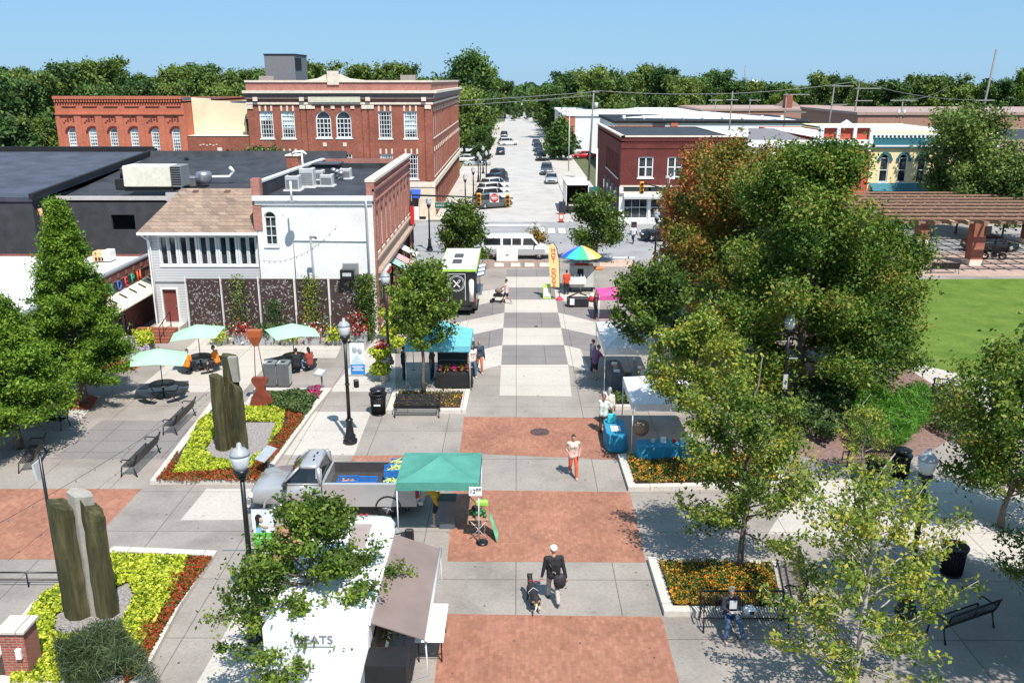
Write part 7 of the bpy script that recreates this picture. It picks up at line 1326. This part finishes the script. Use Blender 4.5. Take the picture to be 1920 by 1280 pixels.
# ------------------------------------------------------------------ people
def solid(mb,name,m,parent,vox=.02,sm=2):
    o=mb.build(name,m,parent); r=o.modifiers.new('r','REMESH'); r.mode='VOXEL'; r.voxel_size=vox; r.use_smooth_shade=True
    s=o.modifiers.new('s','SMOOTH'); s.factor=.5; s.iterations=sm
    me=bpy.data.meshes.new_from_object(o.evaluated_get(bpy.context.evaluated_depsgraph_get())); o.modifiers.clear(); o.data=me
    me.materials.clear(); me.materials.append(m); return o
def limb(mb,a,b,r0,r1,n=10):
    mb.cone(a,b,r0,r1,n); mb.ball(a,r0,n,6); mb.ball(b,r1,n,6)
SK=[mat('skin_light',(.50,.29,.20),.5,var=.05),mat('skin_tan',(.36,.19,.12),.5,var=.05),mat('skin_dark',(.13,.065,.04),.5,var=.05)]
def person(label,loc,rz,pose,top=(.3,.3,.3),bottom=(.1,.1,.1),hair=(.05,.03,.02),skin=0,shoe=(.5,.5,.5),s=1.0,female=False,sleeve='short',legs='long',hat=None,longhair=False,fine=False,kn=None,hands=None,name='person',skirt=False,group=None,lean=0,look=0):
    """faces +y locally. pose: walk, stand, sit; hands: override wrist targets"""
    t=thing(name,label,'person',loc,rz,group); t.scale=(s,)*3; vox=.013 if fine else .02; V=Vector
    sw=.19 if female else .215; hp=V((0,0,.95)); sit=pose=='sit'
    if sit: hp=V((0,0,.52))
    ln=lean; up=V((0,math.sin(ln),math.cos(ln))); ch=hp+up*.42; nk=hp+up*.56; hd=hp+up*.70+V((0,.02+look*.05,0))
    hips=[hp+V((-.095,0,-.02)),hp+V((.095,0,-.02))]
    if pose=='walk': kne=[V((-.10,.20,.53)),V((.10,-.02,.50))]; ank=[V((-.10,.26,.09)),V((.10,-.34,.16))]
    elif sit: kne=[V((-.14,.44,.54)),V((.14,.44,.54))]; ank=[V((-.17,.50,.09)),V((.17,.48,.09))]
    else: kne=[V((-.11,.03,.50)),V((.11,.01,.50))]; ank=[V((-.12,-.01,.09)),V((.12,-.01,.09))]
    if kn: kne,ank=kn[0],kn[1]
    sho=[ch+up*.05+V((-sw,0,0)),ch+up*.05+V((sw,0,0))]
    if hands: wr=[V(h) for h in hands]
    elif pose=='walk': wr=[hp+V((-sw-.10,-.16,-.08)),hp+V((sw+.10,.2,-.03))]
    elif sit: wr=[V((-.10,.36,.66)),V((.10,.36,.66))]
    else: wr=[hp+V((-sw-.09,.04,-.10)),hp+V((sw+.09,.04,-.10))]
    elb=[]
    for k in (0,1):
        mid=(sho[k]+wr[k])/2; d=(wr[k]-sho[k]); l=d.length; bend=math.sqrt(max(0,.275**2-(l/2)**2)); o_=V(((-1 if k==0 else 1)*.45,-.75,-.35)); o_=(o_-o_.project(d)).normalized() if l>1e-3 else o_; elb.append(mid+o_*bend)
    b=MB()
    # torso
    for z0,z1,r0,r1 in ((-.05,.12,.145,.13),(.12,.3,.13,.15),(.3,.44,.155,.12)):
        for sx_ in (-.07,.07): limb(b,hp+up*z0+V((sx_,0,0)),hp+up*z1+V((sx_*1.25,0,0)),r0*.78,r1*.78)
    limb(b,sho[0],sho[1],.075,.075); limb(b,nk-up*.06,hd-up*.08,.055,.052)
    if female:
        for sx_ in (-.075,.075): b.ball(ch+V((sx_,.10,-.05)),.075,8,6)
    # head
    b.ball(hd+V((0,0,.03)),(.076,.095,.11),14,10); b.ball(hd+V((0,.035,-.045)),(.056,.06,.06),10,7); b.cone(hd+V((0,.085,.025)),hd+V((0,.118,-.015)),.010,.018,6); b.ball(hd+V((0,.085,-.055)),(.026,.014,.011),8,5)
    for sx_ in (-1,1): b.ball(hd+V((sx_*.078,-.005,.0)),(.014,.022,.032),8,5)
    for k in (0,1):
        limb(b,sho[k],elb[k],.052,.041); limb(b,elb[k],wr[k],.042,.028); limb(b,hips[k],kne[k],.088,.058); limb(b,kne[k],ank[k],.058,.038); limb(b,ank[k],ank[k]+V((0,.13,-.045)),.04,.036)
        d=(wr[k]-elb[k]).normalized(); side=V((1 if k==0 else -1,0,0)); side=(side-side.project(d)).normalized(); nrm=d.cross(side)
        b.cone(wr[k],wr[k]+d*.085,.028,.034,8); b.ball(wr[k]+d*.05,(.03,.03,.035),8,6)
        for f in range(4):
            o_=side*(.024-.016*f)*1.2; L=(.065,.078,.074,.058)[f]; p0=wr[k]+d*.08+o_; p1=p0+d*L*.55+nrm*.006; p2=p1+d*L*.4+nrm*.022; b.tube([p0,p1,p2],[.0095,.009,.0075],6)
        p0=wr[k]+d*.03+side*.03; b.tube([p0,p0+side*.028+d*.03,p0+side*.03+d*.06],[.012,.010,.008],6)
    body=solid(b,'body',SK[skin],t,vox,1)
    e=MB()
    for sx_ in (-1,1): e.ball(hd+V((sx_*.03,.088,.022)),(.011,.006,.007),8,5)
    e.build('eyes',DARK,t)
    # clothing
    c=MB(); i=.018
    for z0,z1,r0,r1 in ((-.06,.12,.15,.135),(.12,.3,.135,.155),(.3,.43,.16,.125)):
        for sx_ in (-.07,.07): limb(c,hp+up*z0+V((sx_,0,0)),hp+up*z1+V((sx_*1.25,0,0)),r0*.78+i,r1*.78+i)
    limb(c,sho[0],sho[1],.082,.082)
    if female:
        for sx_ in (-.075,.075): c.ball(ch+V((sx_,.10,-.05)),.085,8,6)
    for k in (0,1):
        if sleeve=='long': limb(c,sho[k],elb[k],.072,.058); limb(c,elb[k],elb[k].lerp(wr[k],.93),.058,.044)
        elif sleeve=='short': limb(c,sho[k],sho[k].lerp(elb[k],.65),.074,.066)
    solid(c,'shirt' if not skirt else 'dress',mat('cloth_%.2f_%.2f_%.2f'%top,top,.85,var=.12,scale=6),t,vox,2)
    c=MB(); 
    for sx_ in (-.07,.07): limb(c,hp+V((sx_,0,-.06)),hp+up*.1+V((sx_,0,0)),.125,.122)
    for k in (0,1):
        limb(c,hips[k],kne[k] if legs=='long' else hips[k].lerp(kne[k],.85),.106,.076)
        if legs=='long': limb(c,kne[k],ank[k]+V((0,0,.03)),.075,.062)
    solid(c,'trousers' if legs=='long' else 'shorts',mat('cloth_%.2f_%.2f_%.2f'%bottom,bottom,.85,var=.12,scale=6),t,vox,2)
    for k in (0,1):
        c=MB(); c.ball(ank[k]+V((0,.05,-.045)),(.047,.13,.04),12,7); c.ball(ank[k]+V((0,0,-.02)),(.045,.055,.05),10,6); c.build('shoe',mat('shoe_%.2f'%shoe[0],shoe,.5,var=.1),t)
    h=MB(); h.ball(hd+V((0,-.012,.05)),(.086,.100,.103),14,10)
    if longhair: limb(h,hd+V((0,-.06,.02)),hd+V((0,-.10,-.16)),.075,.055)
    ho=solid(h,'hair',mat('hair_%.2f'%hair[0],hair,.7,var=.25,scale=20),t,.014,1)
    me=ho.data; zc=hd
    # cut the hair away from the face
    import bmesh
    bm=bmesh.new(); bm.from_mesh(me); dl=[v_ for v_ in bm.verts if v_.co.y>zc.y+.045 and v_.co.z<zc.z+.075]; bmesh.ops.delete(bm,geom=dl,context='VERTS'); bm.to_mesh(me); bm.free()
    if hat:
        q=MB(); q.ball(hd+V((0,-.01,.075)),(.098,.112,.085),14,8); q.cone(hd+V((0,.02,.055)),hd+V((0,.045,.05)),.11,.115,14); q.build('hat',mat('hat_%.2f'%hat[0],hat,.8,var=.08),t)
    return t
V=Vector
def at_(px,py): g=G(px,py); return (g[0],g[1],0)
# man with dog, walking away
t=person('man in cream cap, black sweater and khaki trousers walking away with a dog',at_(1037,1128),R(6),'walk',(.018,.017,.02),(.42,.36,.33),(.3,.3,.3),0,(.03,.03,.03),1.02,sleeve='long',hat=(.78,.72,.6),fine=True,hands=[(-.33,.02,.84),(.36,-.05,.80)])
q=thing('crossbody_bag','dark grey shoulder bag at the right hip of the man with the dog','bag',(t.location.x,t.location.y,0),R(6)); MB().loft([[(x*s+.16,y*s*.6-.16,z) for x,y in ((-.17,-.1),(.17,-.1),(.17,.1),(-.17,.1))] for z,s in ((.55,.5),(.68,1.0),(.9,1.05),(1.02,.6))],True,True).build('bag',mat('bag_dark',(.03,.025,.03),.7),q); MB().tube([(-.2,-.08,1.42),(-.05,-.2,1.2),(.15,-.2,1.0)],.018,5).build('strap',BLACK,q)
def dog():
    g=G(1000,1143); t=thing('dog','black dog with tan and white rear and red collar walking beside the man','dog',(g[0],g[1]+.15,0),R(12)); b=MB()
    limb(b,V((0,-.30,.44)),V((0,-.05,.46)),.13,.125); limb(b,V((0,-.05,.46)),V((0,.26,.47)),.13,.155); limb(b,V((0,.30,.52)),V((0,.46,.68)),.10,.075)
    b.ball((0,.50,.72),(.082,.11,.085),12,8); limb(b,V((0,.56,.70)),V((0,.70,.66)),.05,.032)
    for s in (-1,1):
        b.tube([(s*.055,.47,.78),(s*.075,.46,.87)],[.032,.008],6)
        b.tube([(s*.09,.26,.42),(s*.10,.24,.25),(s*.10,.27 if s>0 else .36,.05),(s*.10,.31 if s>0 else .40,.025)],[.065,.038,.026,.03],8)
        b.tube([(s*.08,-.28,.42),(s*.10,-.22,.28),(s*.10,-.40 if s>0 else -.3,.17),(s*.10,-.36 if s>0 else -.24,.04),(s*.10,-.31 if s>0 else -.19,.025)],[.09,.06,.034,.026,.03],8)
    b.tube([(0,-.38,.50),(-.03,-.55,.42),(-.10,-.68,.30)],[.045,.035,.012],7)
    o=solid(b,'body',mat('dog_black',(.02,.017,.018),.7,var=.3,scale=14),t,.014,1)
    me=o.data; me.materials.append(mat('dog_tan',(.5,.35,.2),.8,var=.3,scale=14)); me.materials.append(mat('dog_white',(.7,.68,.63),.8))
    for p in me.polygons:
        c=p.center
        if c.y<-.34 and c.z<.46 and c.y>-.62: p.material_index=1
        if (c.z<.12 and c.y<0) or (c.y<-.58): p.material_index=2
    n=MB(); q=[]; 
    n.loft([[V((0,.375+.03*k,.60))+V((math.cos(2*PI*j/14)*.10,-math.sin(2*PI*j/14)*.07,math.sin(2*PI*j/14)*.085)) for j in range(14)] for k in (0,1)],False,True); n.build('collar',mat('sign_red',(.5,.02,.02)),t); MB().tube([(-.12,0,.4),(-.145,.0,.52),(0,.02,.63),(.145,.0,.52)],.012,5).build('harness',LGREY,t)
    return t
d=dog()
q=thing('dog_leash','red leash from the hand of the man to the dog','leash',(0,0,0)); a=Vector((t.location.x-.35,t.location.y-.03,.80)); e_=d.matrix_basis@Vector((.02,.38,.68)); p_=[a.lerp(e_,k/6)-Vector((0,0,.12*math.sin(PI*k/6))) for k in range(7)]; MB().tube(p_,.011,5).build('strap',mat('leash_red',(.5,.03,.12),.6),q)
person('woman in light top and orange trousers walking towards the camera',at_(1074,893),R(185),'walk',(.62,.48,.42),(.58,.10,.04),(.04,.02,.015),0,(.6,.5,.45),.98,True,'none',longhair=True,fine=True,hands=[(-.22,.18,1.05),(.2,.2,1.08)])
gb=G(1368,1178); person('woman with pale hair and blue jeans sitting on the vertical-bar bench reading',(gb[0]-.02,gb[1]-.02,0),R(180),'sit',(.03,.03,.045),(.06,.11,.2),(.55,.48,.42),0,(.62,.45,.38),.97,True,'long',fine=True,lean=-.06,hands=[(-.10,.30,.76),(.10,.30,.76)],kn=[[V((-.17,.44,.53)),V((.17,.44,.53))],[V((-.25,.62,.09)),V((.24,.60,.09))]])
q=thing('reading_papers','pale papers in the hands of the seated woman','papers',(gb[0]-.02,gb[1]-.42,.80)); MB().cbox((0,0,0),(.24,.3,.02),rx=R(-25)).cbox((.05,.0,.02),(.2,.26,.015),rx=R(-30),rz=.2).build('sheets',mat('beige_paper',(.6,.53,.46)),q); MB().cbox((0,.18,.12),(.2,.03,.24)).build('shirt_front',LGREY,q)
q=thing('white_bag','white and black handbag on the bench beside the seated woman','bag',(gb[0]+.52,gb[1]+.02,.46)); MB().loft([[(x*s,y*s,z) for x,y in ((-.17,-.1),(.17,-.1),(.17,.1),(-.17,.1))] for z,s in ((0,.9),(.15,1.05),(.26,.6))],True,True).build('bag',WHITE,q); MB().tube([(-.1,0,.22),(-.06,-.05,.36),(.06,-.05,.36),(.1,0,.22)],.012,5).cbox((.04,-.11,.1),(.12,.02,.1)).build('handle',BLACK,q)
person('woman in white top and jeans walking past the aqua canopy',at_(886,705),R(200),'walk',(.68,.55,.48),(.06,.12,.2),(.05,.03,.02),1,(.8,.8,.78),.97,True,'short',longhair=True)
person('woman in dark blue top and orange trousers walking past the aqua canopy',at_(899,698),R(190),'walk',(.03,.05,.08),(.45,.14,.07),(.25,.17,.12),0,(.6,.4,.3),.98,True,'long',hands=[(-.28,.05,.8),(.25,.3,1.0)])
person('woman in light green top and dark trousers at the blue cloth table, in front',at_(1130,812),R(-25),'stand',(.55,.62,.55),(.05,.055,.04),(.22,.12,.07),0,(.05,.05,.05),1.0,True,'short',longhair=True,lean=.12,hands=[(-.1,.42,1.0),(.25,.38,1.0)])
person('woman in cream top standing behind at the blue cloth table',at_(1140,798),R(-35),'stand',(.7,.62,.54),(.06,.06,.05),(.30,.16,.09),0,(.05,.05,.05),1.0,True,'long',longhair=True,lean=.1)
person('man in purple shirt and black shorts leaning in at the farther white canopy',at_(1115,710),R(-65),'stand',(.17,.07,.16),(.01,.01,.012),(.13,.07,.1),0,(.5,.48,.45),1.02,False,'short','short',lean=.25,hands=[(-.1,.5,1.0),(.2,.5,.98)])
person('person in grey shirt sitting under the farther white canopy',(5.9,42.0,0),R(60),'sit',(.30,.31,.32),(.12,.12,.13),(.3,.28,.26),0,(.2,.2,.2))
person('person in dark clothes standing at the far left corner of the farther white canopy',at_(1116,598),R(-80),'stand',(.03,.03,.035),(.02,.02,.025),(.2,.1,.06),0,(.1,.1,.1),1.0,True,'none',longhair=True)
person('person in grey shirt standing by the side of the farther white canopy',(4.0,44.2,0),R(-70),'stand',(.18,.18,.2),(.05,.05,.06),(.04,.03,.03),1,(.1,.1,.1))
person('woman in pink top and black skirt pushing a stroller across the checkered paving',at_(950,570),R(75),'walk',(.68,.5,.45),(.015,.015,.02),(.05,.03,.02),1,(.5,.4,.3),.98,True,'short','short',hands=[(-.15,.5,1.02),(.15,.5,1.02)])
g=G(934,568); q=thing('stroller','dark stroller with a grey hood pushed by the woman','stroller',(g[0],g[1]+.1,0),R(75)); MB().loft([[(x,y,z) for x,y in ((-.2,-.3),(.2,-.3),(.2,.3),(-.2,.3))] for z in (.45,.62)],True).build('seat',TRIM,q); MB().ball((0,-.05,.85),(.24,.28,.2),12,7).build('hood',mat('taupe_hood',(.22,.17,.14)),q); MB().tube([(-.2,-.5,1.0),(-.2,.1,.45),(-.22,.45,.1)],.018,5).tube([(.2,-.5,1.0),(.2,.1,.45),(.22,.45,.1)],.018,5).tube([(-.2,-.5,1.0),(.2,-.5,1.0)],.02,5).build('frame',BLACK,q); [MB().loft([[(sx_+xx,y+math.cos(a)*.13,.13+math.sin(a)*.13) for a in [2*PI*k/12 for k in range(12)]] for xx in (-.02,.02)],True,True).build('wheel',TYRE,q) for sx_ in (-.22,.22) for y in (-.3,.42)]
person('vendor in red-orange shirt and black trousers behind the feather flag',at_(1062,552),R(20),'stand',(.65,.07,.02),(.015,.015,.018),(.02,.015,.012),1,(.1,.1,.1),1.0,False,'short')
person('vendor in red shirt standing behind the hot dog cart',(4.3,64.2,0),R(175),'stand',(.35,.02,.02),(.03,.03,.03),(.02,.02,.02),1,(.1,.1,.1),1.0)
person('person in yellow shirt and black shorts bending to the pickup tailgate under the green canopy',at_(822,985),R(75),'stand',(.55,.30,.02),(.015,.015,.018),(.08,.05,.03),0,(.5,.5,.5),1.02,False,'short','short',lean=.35,hands=[(-.1,.6,1.0),(.2,.6,.98)],kn=[[V((-.11,.10,.5)),V((.11,-.05,.5))],[V((-.12,.1,.09)),V((.12,-.16,.09))]])
person('person in orange shirt sitting with back to the camera at the picnic table',(T2[0]-.45,T2[1]-.85,0),R(-20),'sit',(.80,.24,.02),(.015,.02,.03),(.42,.35,.3),0,(.1,.1,.1),1.0,False,'short',lean=.15)
person('person in orange shirt sitting on the right side of the picnic table',(T2[0]+.9,T2[1]-.1,0),R(85),'sit',(.80,.24,.02),(.07,.07,.08),(.12,.06,.06),0,(.45,.3,.25),1.0,False,'short',lean=.2,legs='short')
person('person in black hooded top sitting at the table by the recycling bins',(T3[0]+.35,T3[1]-.95,0),R(10),'sit',(.02,.018,.02),(.02,.025,.05),(.015,.01,.01),1,(.7,.7,.7),1.02,False,'long',lean=.1)
person('woman with dark hair, red top and blue jeans sitting beside the person in black',(T3[0]+.95,T3[1]-.55,0),R(50),'sit',(.30,.05,.04),(.15,.26,.38),(.015,.01,.01),1,(.7,.7,.7),.98,True,'short',longhair=True,lean=.1)
person('person in black clothes standing under the left side of the aqua canopy',at_(758,712),R(-70),'stand',(.012,.012,.014),(.02,.02,.022),(.02,.015,.012),1,(.1,.1,.1),1.0,False,'long')
person('person in dark shirt tending the flower table under the aqua canopy',(-4.3,42.9,0),R(-100),'stand',(.10,.06,.06),(.03,.03,.035),(.04,.03,.02),1,(.1,.1,.1),.98,True,'short',longhair=True)
person('pedestrian in white shirt and dark trousers near the street lamp by the intersection',at_(1187,457),R(150),'walk',(.7,.7,.7),(.02,.02,.025),(.03,.02,.02),2,(.1,.1,.1),1.0)
person('person in blue shirt standing near the lamp under the orange maple',at_(1317,585),R(100),'stand',(.02,.12,.2),(.1,.1,.11),(.4,.38,.35),0,(.1,.1,.1),1.0)
g=G(591,732)
